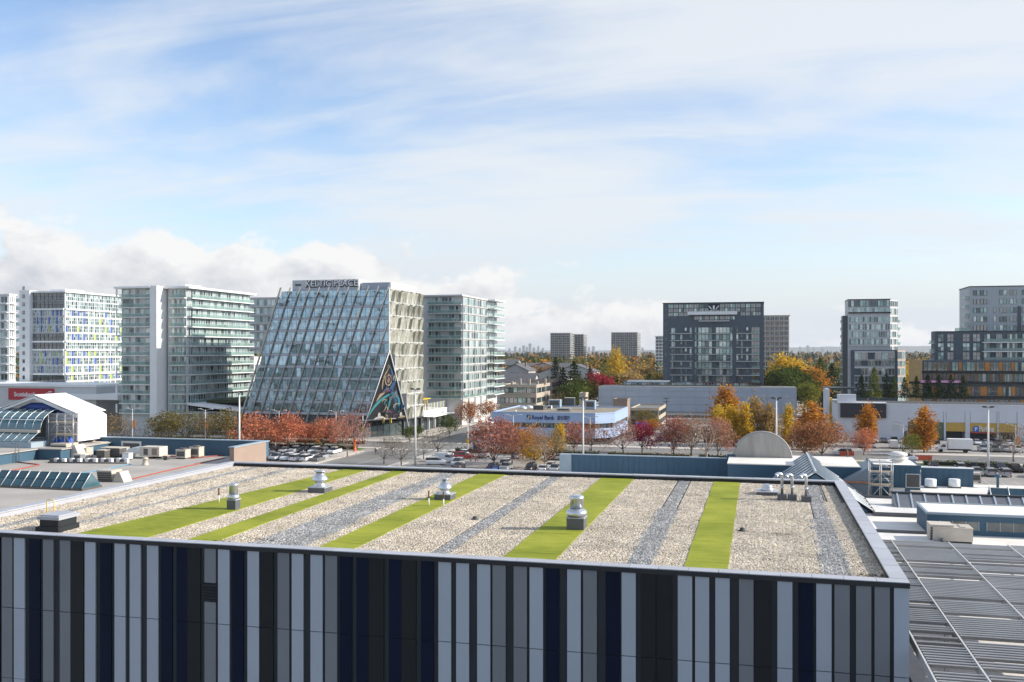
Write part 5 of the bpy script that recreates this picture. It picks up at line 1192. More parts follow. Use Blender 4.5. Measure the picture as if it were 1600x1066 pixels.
# ================================================================== dark square tower
YT = 423.0; DT = depY(1115, YT); Z = lambda py: zat(py, DT); X = lambda px: onY(px, YT)
brick_d = mat('dark_cladding', (.072, .098, .124), .6, 0, .1, .2)
dt = thing('dark_tower', 'dark square apartment tower with a white bar near its top', 'tower', (X(1115), YT + 10, 0))
piece('core', dt, brick_d, X(1036), X(1193.5), YT, YT + 20, 0, Z(473.5)); piece('roof_edge', dt, charcoal, X(1036) - .2, X(1194), YT - .25, YT + 20.2, Z(473.5), Z(472.5))
step = 10.85; lines = [Z(608 - step * i) for i in range(10)]
for j in range(10):
    for px in (1038.5,): window(dt, 'y', YT, X(px + 1), X(px + 3.2), Z(482 + 12 * j) - .5, Z(482 + 12 * j) + .5, 1, wframe, g_far)
for j, (z0, z1) in enumerate(zip(lines, lines[1:])):
    for a, b in ((1047, 1082), (1089, 1144), (1150, 1187)):
        rect(dt, 'balcony_slab', cond_grey, 'y', YT, X(a), X(b), z0 - .16, z0 + .1, .9, -.02)
    window(dt, 'y', YT, X(1049), X(1055), z0 + .25, z1 - .5, 2, dframe, g_condo)
    for k_, px in enumerate((1063, 1070, 1077.5)):
        if (j * 5 + k_) % 4: window(dt, 'y', YT, X(px), X(px + 3.2), z0 + .3 + (.9 if (j + k_) % 3 == 0 else 0), z1 - .4, 1, dframe, g_condo)
    window(dt, 'y', YT, X(1085.5), X(1088.5), z0 + .15, z1 - .25, 1, dframe, g_condo)
    for px in (1091, 1096.5, 1102, 1107.5, 1118.5, 1124, 1129.5, 1135): window(dt, 'y', YT, X(px), X(px + 5.1), z0 + .2, z1 - .35, 1, dframe, g_condo)
    window(dt, 'y', YT, X(1141), X(1144.5), z0 + .15, z1 - .25, 1, dframe, g_condo)
    for k_, px in enumerate((1150.5, 1157.5, 1166)):
        if (j * 3 + k_) % 5: window(dt, 'y', YT, X(px), X(px + 3.2), z0 + .3 + (.9 if (j * 2 + k_) % 3 == 0 else 0), z1 - .4, 1, dframe, g_condo)
    window(dt, 'y', YT, X(1174), X(1187), z0 + .2, z1 - .35, 3, dframe, g_dark)
    rect(dt, 'balustrade', g_rail, 'y', YT, X(1174), X(1187), z0 + .12, z0 + 1.1, .88, -.84)
for r_, (ya, yb) in enumerate(((475, 481.5), (481.5, 488), (488, 494), (494, 500))):
    for i in range(18):
        a = 1044 + (1189 - 1044) * i / 18; b = a + 145 / 18
        if r_ == 0 and 1103 < a + 3 < 1125 or (r_ >= 1 and r_ <= 2 and 1070 < a < 1150 and r_ == 2): continue
        if r_ == 3 and not (1084 < a < 1146): continue
        window(dt, 'y', YT, X(a + .4), X(b - .4), Z(yb) + .08, Z(ya) - .08, 2, dframe, g_dark if (i + r_) % 3 else g_condo)
piece('white_bar', dt, cond_white, X(1075), X(1152), YT - 2.2, YT - .03, Z(492), Z(487)); piece('white_bar', dt, cond_grey, X(1092), X(1140), YT - 1.6, YT - .03, Z(502.5), Z(501))
piece('roof_recess', dt, charcoal, X(1106.5), X(1124), YT - .12, YT - .03, Z(484.5), Z(475))
for s_ in (-1, 1): MB().tube([(X(1115.3 + s_ * 8), YT - .35, Z(478)), (X(1115.3 + s_ * 3), YT - .35, Z(483.5))], .22, 6).build('strut', white_paint, dt)
MB().tube([(X(1115.3), YT - .35, Z(477.5)), (X(1115.3), YT - .35, Z(484))], .4, 8).build('strut', white_paint, dt)
# low long box before it
YG = 402.0; gb = thing('long_grey_box', 'long windowless pale grey box building at the foot of the dark tower', 'building', (onY(1090, YG), YG + 10, 0))
gx0, gx1 = onY(935, YG), onY(1245, YG); gz = zat(605, depY(1090, YG)); gpan = mat('grey_blue_panel', (.43, .475, .54), .6, 0, .05, .2, rnd=.035)
piece('core', gb, gpan, gx0 + .1, gx1 - .1, YG + .2, YG + 20, 0, gz - .15); npn = 14
for r_, (a, b) in enumerate(((0, .34), (.35, .62), (.63, .84), (.85, 1.0))):
    for i in range(npn): piece('panel', gb, gpan, gx0 + (gx1 - gx0) * i / npn + .06, gx0 + (gx1 - gx0) * (i + 1) / npn - .06, YG, YG + .198, gz * a, gz * b - .1)
piece('parapet_cap', gb, cond_grey, gx0 - .1, gx1 + .1, YG - .1, YG + .4, gz - .09, gz + .12); piece('roof', gb, membrane, gx0, gx1, YG + .41, YG + 20, gz - .14, gz - .02)
piece('wall_vent', gb, hvac_dark, onY(1211, YG), onY(1217, YG), YG - .1, YG - .01, zat(624, 395), zat(620.5, 395))
piece('glazed_link', gb, g_dark, onY(972, YG + 14), onY(1190, YG + 14), YG + 14, YG + 19, gz + .13, zat(597, 410)); piece('link_roof', gb, cond_white, onY(980, YG + 13.5), onY(1046, YG + 13.5), YG + 13.5, YG + 19.4, zat(597.6, 410), zat(596, 410) + .25)
for i in range(14): window(gb, 'y', YG + 13.98, onY(975 + i * 14, YG + 14), onY(986 + i * 14, YG + 14), gz + .3, zat(598.5, 410), 2, wframe, g_condo)
# ================================================================== glass tower on a dark brick base
YA = 395.0; DA = depY(1360, YA); Z = lambda py: zat(py, DA); X = lambda px: onY(px, YA)
ta = thing('glass_tower', 'pale glass apartment tower with curved corner balconies over a dark brick base', 'tower', (X(1358), YA + 10, 0))
xr = X(1390.5); yb = YA + 14; xq2 = onY(1402.5, YA + 5); zs = floors(Z(493), 13, 11.65 * DA / F_PX)
piece('core', ta, cond_grey, X(1325), xr - .05, YA + .05, yb, 0, Z(468.5))
for j in range(len(zs) - 1):
    if zs[j] > Z(550):
        for i in range(6): window(ta, 'y', YA, X(1326.5 + i * 10.6), X(1336.7 + i * 10.6), zs[j] + .25, zs[j + 1] - .45, 3, wframe, g_condo)
        rect(ta, 'band', cond_grey, 'y', YA, X(1325), xr + .1, zs[j] - .42, zs[j] + .2, .25, -.02)
    z = zs[j]
    if z > Z(618):
        for sx0, sx1_, ys0 in ((X(1313), X(1325) - .01, YA + 1), (xq2 - .5, onY(1409, YA + 6), YA + 5)):
            if sx0 > xr and z < Z(545): continue
            xc_ = (sx0 + sx1_) / 2; mb = MB().lathe([((sx1_ - sx0) / 2 + .2, 0), ((sx1_ - sx0) / 2 + .2, .25)], (xc_ + (.3 if sx0 < xr - 5 else -.3), ys0 + 2.2, z), 12, smooth=False); mb.build('balcony_slab', cond_white if sx0 > xr else cond_grey, ta)
            r_ = (sx1_ - sx0) / 2 + .1
            mb = MB()
            for k_ in range(12):
                a0, a1 = 2 * math.pi * k_ / 12, 2 * math.pi * (k_ + 1) / 12; cxx = xc_ + (.3 if sx0 < xr - 5 else -.3)
                q = lambda t: (cxx + r_ * math.cos(t), ys0 + 2.2 + r_ * math.sin(t))
                mb.poly([(*q(a0), z + .26), (*q(a1), z + .26), (*q(a1), z + 1.2), (*q(a0), z + 1.2)])
            mb.build('balustrade', g_rail, ta)
for i in range(7):
    window(ta, 'y', YA, X(1325.5 + i * 9.2), X(1334.3 + i * 9.2), Z(479), Z(469.5), 2, dframe, g_condo); window(ta, 'y', YA, X(1327 + i * 9), X(1335.5 + i * 9), Z(487.5), Z(481), 2, wframe, g_condo)
facet(ta, (xr + .01, YA), (xq2, YA + 5), [z for z in zs if z > Z(552)] + [Z(480), Z(469)], 2, wframe, g_condo, cond_grey, 7)
rect(ta, 'band', charcoal, 'y', YA, X(1325), xr + .3, Z(489.5), Z(488), .5, 0); rect(ta, 'band', charcoal, 'y', YA, X(1324.5), xr + .3, Z(468.3), Z(467.3), .3, yb - YA)
piece('side_core', ta, k_dark, X(1317), X(1325) - .02, YA + 1.5, YA + 8, 0, Z(493))
yf = YA - 2.5; Xf = lambda px: onY(px, yf)
piece('brick_base', ta, brick_d, Xf(1330), Xf(1402.5), yf, YA - .3, 0, Z(547))
for r_, (ya, yb2) in enumerate(((551, 561.5), (563, 571.5), (575.5, 586), (588, 597), (599, 608))):
    for i in range(6):
        if (i + r_) % 6 == 2: continue
        window(ta, 'y', yf, Xf(1335.5 + i * 10.5), Xf(1345.5 + i * 10.5), Z(yb2), Z(ya), 2, wframe, g_dark if (i + r_) % 2 else g_condo)
    if r_ in (0, 2): rect(ta, 'canopy', cond_white, 'y', yf, Xf(1335), Xf(1397), Z(ya) + .05, Z(ya) + .4, .9, -.03)
    rect(ta, 'balcony_slab', cond_grey, 'y', yf, Xf(1335), Xf(1397), Z(yb2) - .4, Z(yb2) - .1, .7, -.03)
tanb = mat('tan_brick', (.46, .36, .31), .8, 0, .08, .4)
xq = Xf(1402.5)
facet(ta, (xq + .01, yf), (onY(1415, YA + 1.5), YA + 1.5), [0] + [Z(v) for v in (610, 598, 587, 573, 562, 547.5)], 2, wframe, g_condo, tanb, 6)
# ================================================================== stepped block at the right edge
YR = 372.0; DR = depY(1550, YR); Z = lambda py: zat(py, DR); X = lambda px: onY(px, YR)
rb = thing('stepped_block', 'stepped dark apartment and office block with orange panels at the right edge', 'building', (X(1540), YR + 12, 0))
pale_pan = mat('pale_grey_cladding', (.36, .40, .43), .5, 0, .05, .2, rnd=.04)
piece('upper_core', rb, pale_pan, X(1515), X(1700), YR, YR + 18, 0, Z(448)); rect(rb, 'roof_edge', charcoal, 'y', YR, X(1514), X(1700), Z(448), Z(446.8), .2, 18)
for r_ in range(5):
    za, zb = Z(461.5 + r_ * 13.7), Z(453.5 + r_ * 13.7)
    for a, b, n in ((1520.5, 1542, 4), (1552.5, 1556, 1), (1561.5, 1573, 2), (1578, 1588, 2), (1597, 1612, 3), (1616, 1630, 2)):
        if r_ < 2 and a in (1552.5,): continue
        window(rb, 'y', YR, X(a), X(b), za, zb, n, dframe, g_condo if (r_ + int(a)) % 3 else g_dark, name='window')
    if r_ < 4:
        zz = Z(467.5 + r_ * 14); mb = MB().box(X(1507.5), X(1515) - .02, YR + .5, YR + 4, zz, zz + .25); mb.build('balcony_slab', cond_grey, rb)
        for q in ((X(1507.5), X(1507.5) + .06, YR + .5, YR + 4), (X(1507.5) + .07, X(1515) - .03, YR + .5, YR + .56)): piece('balustrade', rb, g_rail, *q, zz + .26, zz + 1.3)
    for i in range(16): rect(rb, 'seam', cond_grey, 'y', YR, X(1515.5 + i * 6.4), X(1515.8 + i * 6.4), Z(518), Z(449), .03, -.001) if r_ == 0 else None
rect(rb, 'dark_stripe', brick_d, 'y', YR, X(1589.5), X(1595.5), Z(518), Z(479), .1, 0)
ym = YR - 8; Dm = depY(1530, ym); Zm = lambda py: zat(py, Dm); Xm = lambda px: onY(px, ym)
piece('middle_core', rb, brick_d, Xm(1461), Xm(1700), ym, YR - .01, 0, Zm(518.5)); rect(rb, 'roof_edge', charcoal, 'y', ym, Xm(1460.5), Xm(1700), Zm(518.5), Zm(517.4), .2, 7)
rect(rb, 'terrace_rail', g_rail, 'y', ym + 3, onY(1492, ym + 3), onY(1516, ym + 3), Zm(517.3), Zm(512), 0, .06)
for r_ in range(3):
    za, zb = Zm(534 + r_ * 14.2), Zm(522 + r_ * 14.2)
    for a, b, n in ((1465.5, 1474.5, 2), (1480, 1490, 2), (1504, 1515, 2), (1520, 1531.5, 2), (1537, 1547, 2), (1556, 1566, 3), (1573, 1590, 4), (1597, 1612, 3), (1618, 1634, 4)):
        window(rb, 'y', ym, Xm(a), Xm(b), za, zb, n, dframe, g_condo if (r_ * 2 + int(a)) % 4 else g_dark, rows=1 if a > 1535 else 2)
    rect(rb, 'balcony_slab', cond_white, 'y', ym, Xm(1534), Xm(1700), za - .42, za - .12, 1.4, -.03); rect(rb, 'balustrade', g_rail, 'y', ym, Xm(1536), Xm(1700), za - .11, za + .95, 1.38, -1.33)
    zz = Zm(537.5 + r_ * 14); piece('balcony_slab', rb, cond_grey, Xm(1452.5), Xm(1461) - .02, ym + .5, ym + 4, zz, zz + .2); piece('balustrade', rb, g_rail, Xm(1452.5), Xm(1461) - .03, ym + .5, ym + .56, zz + .21, zz + 1.2)
yl = YR - 16; Dl = depY(1520, yl); Zl = lambda py: zat(py, Dl); Xl = lambda px: onY(px, yl)
orange = mat('orange_panel', (.40, .17, .04), .6, 0, .1, .5, rnd=.12); wood = mat('wood_panel', (.42, .28, .12), .7, 0, .15, .5)
piece('lower_core', rb, brick_d, Xl(1441), Xl(1720), yl, ym - .01, 0, Zl(563))
MB().prism([(Xl(1441), yl + .01, 0), (Xl(1441), ym - .02, 0), (onY(1420, ym), ym - .02, 0)], (0, 0, Zl(563))).build('wood_corner', wood, rb)
for r_, (ya, yb2) in enumerate(((566, 579.5), (584, 596.5), (604, 618.5), (624, 634))):
    u = 1443.0; k_ = 0; rr = random.Random(40 + r_)
    while u < 1640:
        w = rr.choice((13, 15, 17, 20))
        window(rb, 'y', yl, Xl(u), Xl(u + w), Zl(yb2), Zl(ya), 3, dframe, g_dark if rr.random() < .75 else g_condo); u += w
        w2 = rr.choice((2.2, 2.2, 6, 9) if r_ < 2 else (2.5, 7, 9, 12)); rect(rb, 'orange_panel', orange, 'y', yl, Xl(u + .3), Xl(u + w2 - .3), Zl(yb2), Zl(ya), .06, .05); u += w2
    rect(rb, 'floor_band', charcoal, 'y', yl, Xl(1420) if r_ else Xl(1440), Xl(1720), Zl(yb2 + 3.8), Zl(yb2 + .4), 1.0, -.02)
pink = mat('banner_pink', (.62, .18, .42), .6, 0, .1, 1)
bnr = piece('banner', rb, pink, Xl(1437), Xl(1501), yl - 1.25, yl - 1.15, Zl(598.5), Zl(594.5))
rr = random.Random(77); u = 1438.5
while u < 1499: w = rr.uniform(1.0, 2.2); piece('banner_stroke', bnr, mat('banner_white', (.75, .6, .7), .6), Xl(u), Xl(u + w), yl - 1.28, yl - 1.252, Zl(597.8), Zl(rr.uniform(595, 596))); u += w + .9
# ================================================================== parkade
YQ = 303.0; DQ = depY(1450, YQ); Z = lambda py: zat(py, DQ); X = lambda px: onY(px, YQ)
pk = thing('white_parkade', 'white parkade with a dark screen and yellow bays, behind the parked truck', 'parkade', (X(1460), YQ + 12, 0))
pk_white = mat('parkade_white', (.60, .62, .66), .6, 0, .05, .2, rnd=.02); pk_green = mat('bay_green', (.10, .15, .09), .7); pk_yel = mat('bay_yellow', (.52, .33, .06), .6, 0, .08, .5)
zr = Z(634)
piece('upper_wall', pk, pk_white, X(1309), X(1720), YQ + .3, YQ + 24, Z(660), zr)
piece('roof_edge', pk, pk_white, X(1308.5), X(1720), YQ + .2, YQ + .6, zr, zr + .45); piece('roof', pk, mat('dark_roofing', (.06, .065, .07), .9, 0, .2, .3), X(1309), X(1720), YQ + .61, YQ + 24.1, zr, zr + .1)
segs = [(1309, 1419, 'w'), (1419.5, 1475, 'g'), (1475, 1478, 'p'), (1478, 1508.5, 'y'), (1508.5, 1515.5, 'p'), (1515.5, 1558.5, 'e'), (1558.5, 1560.5, 'p'), (1560.5, 1590, 'y'), (1590, 1600, 'p'), (1600, 1640, 'y'), (1640, 1720, 'w')]
piece('inner_wall', pk, k_dark, X(1419), X(1720), YQ + 5, YQ + 5.3, 0, Z(660))
for a, b, c in segs:
    if c in 'wp': piece('pier' if c == 'p' else 'lower_wall', pk, pk_white, X(a), X(b), YQ + (.05 if c == 'p' else .3), YQ + 4.9, 0, Z(660) if c == 'w' else Z(642))
    else:
        piece('bay_panel', pk, {'g': pk_green, 'y': pk_yel, 'e': pk_yel}[c], X(a) + .05, X(b) - .05, YQ + .32, YQ + .5, Z(686) if c == 'g' else Z(673.5), Z(660))
        piece('wall_panel', pk, pk_white, X(a) + .2, X(b) - .2, YQ + .16, YQ + .298, Z(659.2), Z(643.5))
piece('beam', pk, mat('red_beam', (.5, .06, .04), .6), X(1515.5) + .05, X(1558.5) - .05, YQ + .2, YQ + .5, Z(675.6), Z(674.1))
lettering('sign_lettering', 'Parking', pk, (X(1530), YQ + .25, Z(672.6)), 2.2, white_paint, bold=.02, width=X(1553) - X(1530))
sp = link('sign_disc', MB().lathe([(.95, -.03), (.95, .03)], (0, 0, 0), 20, smooth=False).mesh('sign_disc', mat('sign_blue', (.03, .12, .45), .5)), pk, (X(1525.5), YQ + .26, Z(669.4))); sp.rotation_euler.x = R(90)
lettering('sign_letter', 'P', pk, (X(1525.5) - .42, YQ + .20, Z(669.4) - .5), 1.5, white_paint, bold=.03)
piece('dark_screen', pk, mat('screen_navy', (.018, .022, .032), .5, 0, .1, .3), X(1313), X(1384.5), YQ - .5, YQ + .29, Z(654.5), Z(631.5)); piece('screen_cap', pk, cond_white, X(1309), X(1385), YQ - .55, YQ + 2.5, Z(631.4), Z(630.4) + .1)
piece('raised_wall', pk, pk_white, X(1309), X(1338), YQ + .5, YQ + 3, zr + .26, Z(618)); piece('service_door', pk, cond_grey, X(1395), X(1406), YQ + .22, YQ + .298, Z(674), Z(660))
piece('service_door', pk, k_dark, X(1413), X(1418), YQ + .22, YQ + .298, 0, Z(675))
YS = 330.0; sd = thing('white_side_wall', 'narrow white building end with a yellow strip beside the parkade', 'building', (onY(1298, YS), YS + 3, 0))
piece('wall', sd, pk_white, onY(1290, YS), onY(1296, YS), YS, YS + 12, 0, zat(608, depY(1293, YS))); piece('wall', sd, pk_white, onY(1301, YS), onY(1310, YS), YS + .5, YS + 12, 0, zat(625, depY(1305, YS)))
piece('yellow_strip', sd, pk_yel, onY(1296.2, YS), onY(1300.8, YS), YS + 1, YS + 11, 0, zat(622, depY(1298, YS))); piece('roof', sd, charcoal, onY(1290, YS), onY(1345, YS), YS + 6, YS + 20, zat(609.5, depY(1310, YS)), zat(607.5, depY(1310, YS)))
# ================================================================== bank with the pale blue bands
YB0 = 262.5; XA, XB_ = onY(768, YB0), onY(930, YB0); DB = depY(850, YB0); Z = lambda py: zat(py, DB)
ch = 5.2; XC2 = XB_ + ch * .9; YD2 = onX(981, XC2)
bk = thing('bank_building', 'low bank building with pale blue bands and a chamfered corner, behind autumn trees', 'building', ((XA + XB_) / 2, YB0 + 12, 0))
bank_m = mat('bank_blue_white', (.35, .46, .64), .45, 0, .05, .25); navy_l = mat('letter_navy', (.01, .035, .16), .5); bank_dk = mat('bank_dark', (.03, .035, .04), .5)
def ringwall(o0, z0, z1, name, m):
    P = [(XA - o0, YB0 - o0), (XB_ + o0 * .4, YB0 - o0), (XC2 + o0, YB0 + ch - o0 * .4), (XC2 + o0, YD2), (XA - o0, YD2)]
    MB().prism([(x, y, z0) for x, y in P], (0, 0, z1 - z0)).build(name, m, bk)
zz = [0, Z(683.5), Z(668.5), Z(661), Z(646.5)]
ringwall(-1.6, 0, zz[1], 'ground_storey', bank_dk); ringwall(0, zz[1] + .01, zz[2], 'band', bank_m); ringwall(-.7, zz[2] + .01, zz[3], 'window_core', bank_dk); ringwall(0, zz[3] + .01, zz[4], 'band', bank_m)
ringwall(-.6, zz[4] + .01, zz[4] + .05, 'roof', mat('bank_roofing', (.26, .225, .17), .9, 0, .2, .3))
for a, b, c, d in ((XA - .02, XB_, YB0 - .02, YB0 + .5), (XA - .02, XA + .5, YB0 + .503, YD2 - .5), (XC2 - .5, XC2 + .02, YB0 + ch, YD2 - .5), (XA, XC2, YD2 - .497, YD2)): piece('parapet', bk, bank_m, a, b, c, d, zz[4] + .06, zz[4] + .38)
MB().prism([(XB_ + .003, YB0 - .02, zz[4] + .06), (XC2, YB0 + ch - .003, zz[4] + .06), (XC2 - .5, YB0 + ch - .003, zz[4] + .06), (XB_ + .003, YB0 + .5, zz[4] + .06)], (0, 0, .32)).build('parapet', bank_m, bk)
for i in range(16):
    a = XA + .7 + (XB_ - XA - 1) * i / 16; window(bk, 'y', YB0 + .69, a, a + (XB_ - XA - 1) / 16 - .15, zz[2] + .05, zz[3] - .05, 2, dframe, g_dark)
    window(bk, 'y', YB0 + 1.58, a, a + (XB_ - XA - 1) / 16 - .15, .3, zz[1] - .2, 2, dframe, g_dark)
for i in range(5):
    a = YB0 + ch + .5 + (YD2 - YB0 - ch - 1) * i / 5; window(bk, 'x', XC2 - .69, a, a + (YD2 - YB0 - ch) / 5 - .3, zz[2] + .05, zz[3] - .05, 2, wframe, g_dark)
for i in range(3):
    A, B = Vector((XB_ - .2, YB0 + .62, 0)), Vector((XC2 - .62, YB0 + ch, 0)); P, Q = A.lerp(B, i / 3 + .02), A.lerp(B, (i + 1) / 3 - .02)
    MB().prism([P + Vector((0, 0, zz[2] + .05)), Q + Vector((0, 0, zz[2] + .05)), Q + Vector((0, 0, zz[3] - .05)), P + Vector((0, 0, zz[3] - .05))], (-.1, .1, 0)).build('window', g_dark, bk)
lettering('sign_lettering', 'Royal Bank', bk, (onY(831, YB0), YB0 - .06, Z(655.6)), 1.55, navy_l, bold=.035, width=onY(866, YB0) - onY(831, YB0))
lettering('sign_lettering', '皇家銀行', bk, (onY(870.5, YB0), YB0 - .06, Z(655.4)), 1.3, navy_l, bold=.02, width=onY(890, YB0) - onY(870.5, YB0))
lg = piece('sign_emblem', bk, navy_l, onY(823, YB0), onY(829, YB0), YB0 - .06, YB0 - .01, Z(656), Z(648.6))
piece('sign_emblem', bk, mat('emblem_gold', (.62, .42, .10), .5), onY(825.5, YB0), onY(828.4, YB0), YB0 - .09, YB0 - .061, Z(653), Z(649.6)); piece('sign_emblem', bk, white_paint, onY(824, YB0), onY(826.4, YB0), YB0 - .10, YB0 - .061, Z(655.4), Z(653.3))
d45 = (Vector((XC2, YB0 + ch, 0)) - Vector((XB_, YB0, 0))).normalized(); nn = Vector((d45.y, -d45.x, 0)); c0 = Vector((XB_, YB0, 0)).lerp(Vector((XC2, YB0 + ch, 0)), .5)
for (u0, u1, q0, q1, m_, off) in ((-.7, .7, Z(679), Z(672), navy_l, .02), (0, .5, Z(676), Z(672.8), MATS['emblem_gold'], .05), (-.5, 0, Z(678.3), Z(676), white_paint, .05)):
    A = c0 + d45 * u0 + nn * off; B = c0 + d45 * u1 + nn * off; MB().prism([(A.x, A.y, q0), (B.x, B.y, q0), (B.x, B.y, q1), (A.x, A.y, q1)], nn * .03).build('sign_emblem', m_, bk)
gB = 'rooftop units on the bank roof'; zB = zz[4] + .05
blue_unit = mat('unit_blue', (.28, .38, .50), .5, 0, .1, 1)
for px, py, w, d, h, m_, lab in ((866, 637, 3.6, 2.5, 2.4, blue_unit, 'pale blue unit, the one farthest from the bank street corner'), (889, 635, 3.2, 2.5, 2.6, k_dark, 'dark unit between the two pale blue units on the bank roof'), (922, 640, 2.8, 2.6, 2.6, blue_unit, 'pale blue unit nearest the bank street corner'),
                            (841, 640.5, 3.0, 2, 1.3, hvac_dark, 'low dark unit on the bank roof beside the skylight domes'), (880, 643, 4.2, 1.6, .9, galv, 'long flat metal duct unit at the front of the bank roof'), (858, 639.5, 1.4, 1.2, 1.0, white_paint, 'small white unit on the bank roof')):
    box_unit('rooftop_unit', px, py, zB, w, d, h, lab, m_, group=gB)
for px, py, lab in ((817, 639, 'skylight dome nearest the sloping end of the bank roof'), (827, 638, 'skylight dome beside the low dark unit on the bank roof'), (805, 643, 'tiny skylight dome alone near the front of the bank roof')):
    p = onz(px, py, zB); o = MB().lathe([(1.2, 0), (1.2, .3), (1.0, .6), (.5, .85), (.1, .9)], p, 14).build('skylight_dome', alu, None, p); tag(o, lab, 'skylight', 'skylight domes on the bank roof')
    if px == 805: o.scale = (.4, .4, .4)
# ================================================================== low buildings and houses behind
def low_block(label, px0, px1, pyt, D, depth, m, bands=0, roof=None, cat='building', extra=0):
    p = at((px0 + px1) / 2, D); Y = p.y; x0, x1 = onY(px0, Y), onY(px1, Y); z = zat(pyt, D); t = thing('low_building', label, cat, ((x0 + x1) / 2, Y + depth / 2, 0))
    piece('wall', t, m, x0, x1, Y, Y + depth, 0, z); piece('roof', t, roof or membrane, x0 + .3, x1 - .3, Y + .3, Y + depth - .3, z + .001, z + .08)
    for q in ((x0 - .1, x1 + .1, Y - .1, Y + .3), (x0 - .1, x1 + .1, Y + depth - .3, Y + depth + .1), (x0 - .1, x0 + .3, Y + .303, Y + depth - .303), (x1 - .3, x1 + .1, Y + .303, Y + depth - .303)): piece('parapet', t, m, *q, z, z + .5)
    if bands:
        h = z / bands; n = max(3, int((x1 - x0) / 3.2))
        for j in range(bands):
            for i in range(n): window(t, 'y', Y, x0 + .3 + (x1 - x0 - .6) * i / n, x0 + .1 + (x1 - x0 - .6) * (i + 1) / n, h * j + h * .3, h * j + h * .82, 2, dframe, g_dark if (i + j) % 3 else g_condo)
            rect(t, 'band', m, 'y', Y, x0 - .3, x1 + .3, h * j + h * .86, h * (j + 1) + .02, 1.1, -.02)
            for i in range(3): window(t, 'x', x1, Y + 1 + depth / 3 * i, Y + depth / 3 * (i + 1) - .6, h * j + h * .3, h * j + h * .8, 2, dframe, g_dark)
    return t, x0, x1, Y, z
conc_t = mat('tan_concrete', (.40, .35, .29), .85, 0, .1, .3)
t, x0, x1, Y, z = low_block('stepped tan concrete building with dark window bands beyond the bank', 781, 838, 603, 385, 26, conc_t, 3)
for i in range(6): piece('chimney', t, conc_t, x0 + 3 + i * 2.4, x0 + 3.8 + i * 2.4, Y + 6 + (i % 3) * 4, Y + 7 + (i % 3) * 4, z + .1, z + 1.6 + (i % 2))
low_block('tan concrete building with rounded bays behind the stepped tan one', 822, 862, 596, 425, 20, mat('tan_concrete_brown', (.33, .26, .21), .85, 0, .1, .3), 4)
low_block('small beige flat roofed building right behind the bank', 985, 1029, 640, 330, 26, mat('beige_stucco', (.42, .36, .28), .85, 0, .1, .3), 2)
t, x0, x1, Y, z = low_block('tan rooftop stair box standing up behind the bank units', 958, 980, 626, 318, 7, tan_m, 0)
t, x0, x1, Y, z = low_block('slim tan tower block with one dark opening behind the bank', 905, 915, 616, 322, 5, mat('beige_stucco', (.42, .36, .28)), 0)
piece('opening', t, hvac_dark, x0 + .6, x1 - .6, Y - .05, Y - .01, z - 2.0, z - .9)
low_block('long low shed roof behind the parked cars of the bank lot', 1030, 1128, 648, 372, 12, concrete, 1)
roof_g = mat('shingle_grey', (.115, .115, .125), .9, 0, .15, .3); house_w = mat('house_siding', (.42, .41, .40), .8, 0, .1, .3, rnd=.2)
hl = ['gable ended grey roofed house with blue gable beside the balconied condominium', 'grey roofed house next to the blue gabled one', 'grey roofed house with the widest roof among the trees', 'grey roofed house partly behind the dark conifers', 'grey roofed house nearest the crimson tree', 'small grey roofed house farthest back in the trees', 'low grey roofed house in front of the widest roof', 'white fronted house just above the tan concrete building']
for i, (px, py, D, w, d, h) in enumerate(((805, 573, 560, 15, 20, 5.5), (822, 572, 600, 14, 22, 5.5), (848, 571, 600, 26, 22, 5), (868, 572, 600, 20, 22, 5.5), (898, 574, 590, 24, 20, 5), (790, 566, 720, 16, 20, 6), (858, 580, 520, 20, 14, 4.5), (805, 588, 470, 18, 14, 6))):
    p = at(px, D); zr = max(8.5, zat(py - 4, D)); t = thing('house', hl[i], 'house', (p.x, p.y, 0), 'grey roofed houses among the trees')
    ev = zr - min(4.2, w * .25); x0, x1, y0_, y1_ = p.x - w / 2, p.x + w / 2, p.y, p.y + d
    if i % 2 == 0:
        MB().prism([(x0, y0_, 0), (x1, y0_, 0), (x1, y0_, ev), (p.x, y0_, zr - .3), (x0, y0_, ev)], (0, d, 0)).build('wall', house_w, t)
        for s_ in (-1, 1): MB().prism([(p.x, y0_ - .6, zr), (p.x + s_ * (w / 2 + .7), y0_ - .6, ev - .25), (p.x + s_ * (w / 2 + .7), y1_ + .6, ev - .25), (p.x, y1_ + .6, zr)], (0, 0, .22)).build('roof', roof_g, t)
    else:
        yc = (y0_ + y1_) / 2
        MB().prism([(x0, y0_, 0), (x0, y1_, 0), (x0, y1_, ev), (x0, yc, zr - .3), (x0, y0_, ev)], (w, 0, 0)).build('wall', house_w, t)
        for s_ in (-1, 1): MB().prism([(x0 - .6, yc, zr), (x1 + .6, yc, zr), (x1 + .6, yc + s_ * (d / 2 + .7), ev - .25), (x0 - .6, yc + s_ * (d / 2 + .7), ev - .25)], (0, 0, .22)).build('roof', roof_g, t)
    for k_ in range(4): window(t, 'y', y0_, x0 + w * (.1 + .22 * k_), x0 + w * (.24 + .22 * k_), ev - 2.3, ev - .9, 2, wframe, g_dark)
    piece('chimney', t, tan_m, p.x + w * .22, p.x + w * .22 + .9, p.y + d * .5, p.y + d * .5 + .9, ev, zr + .9)
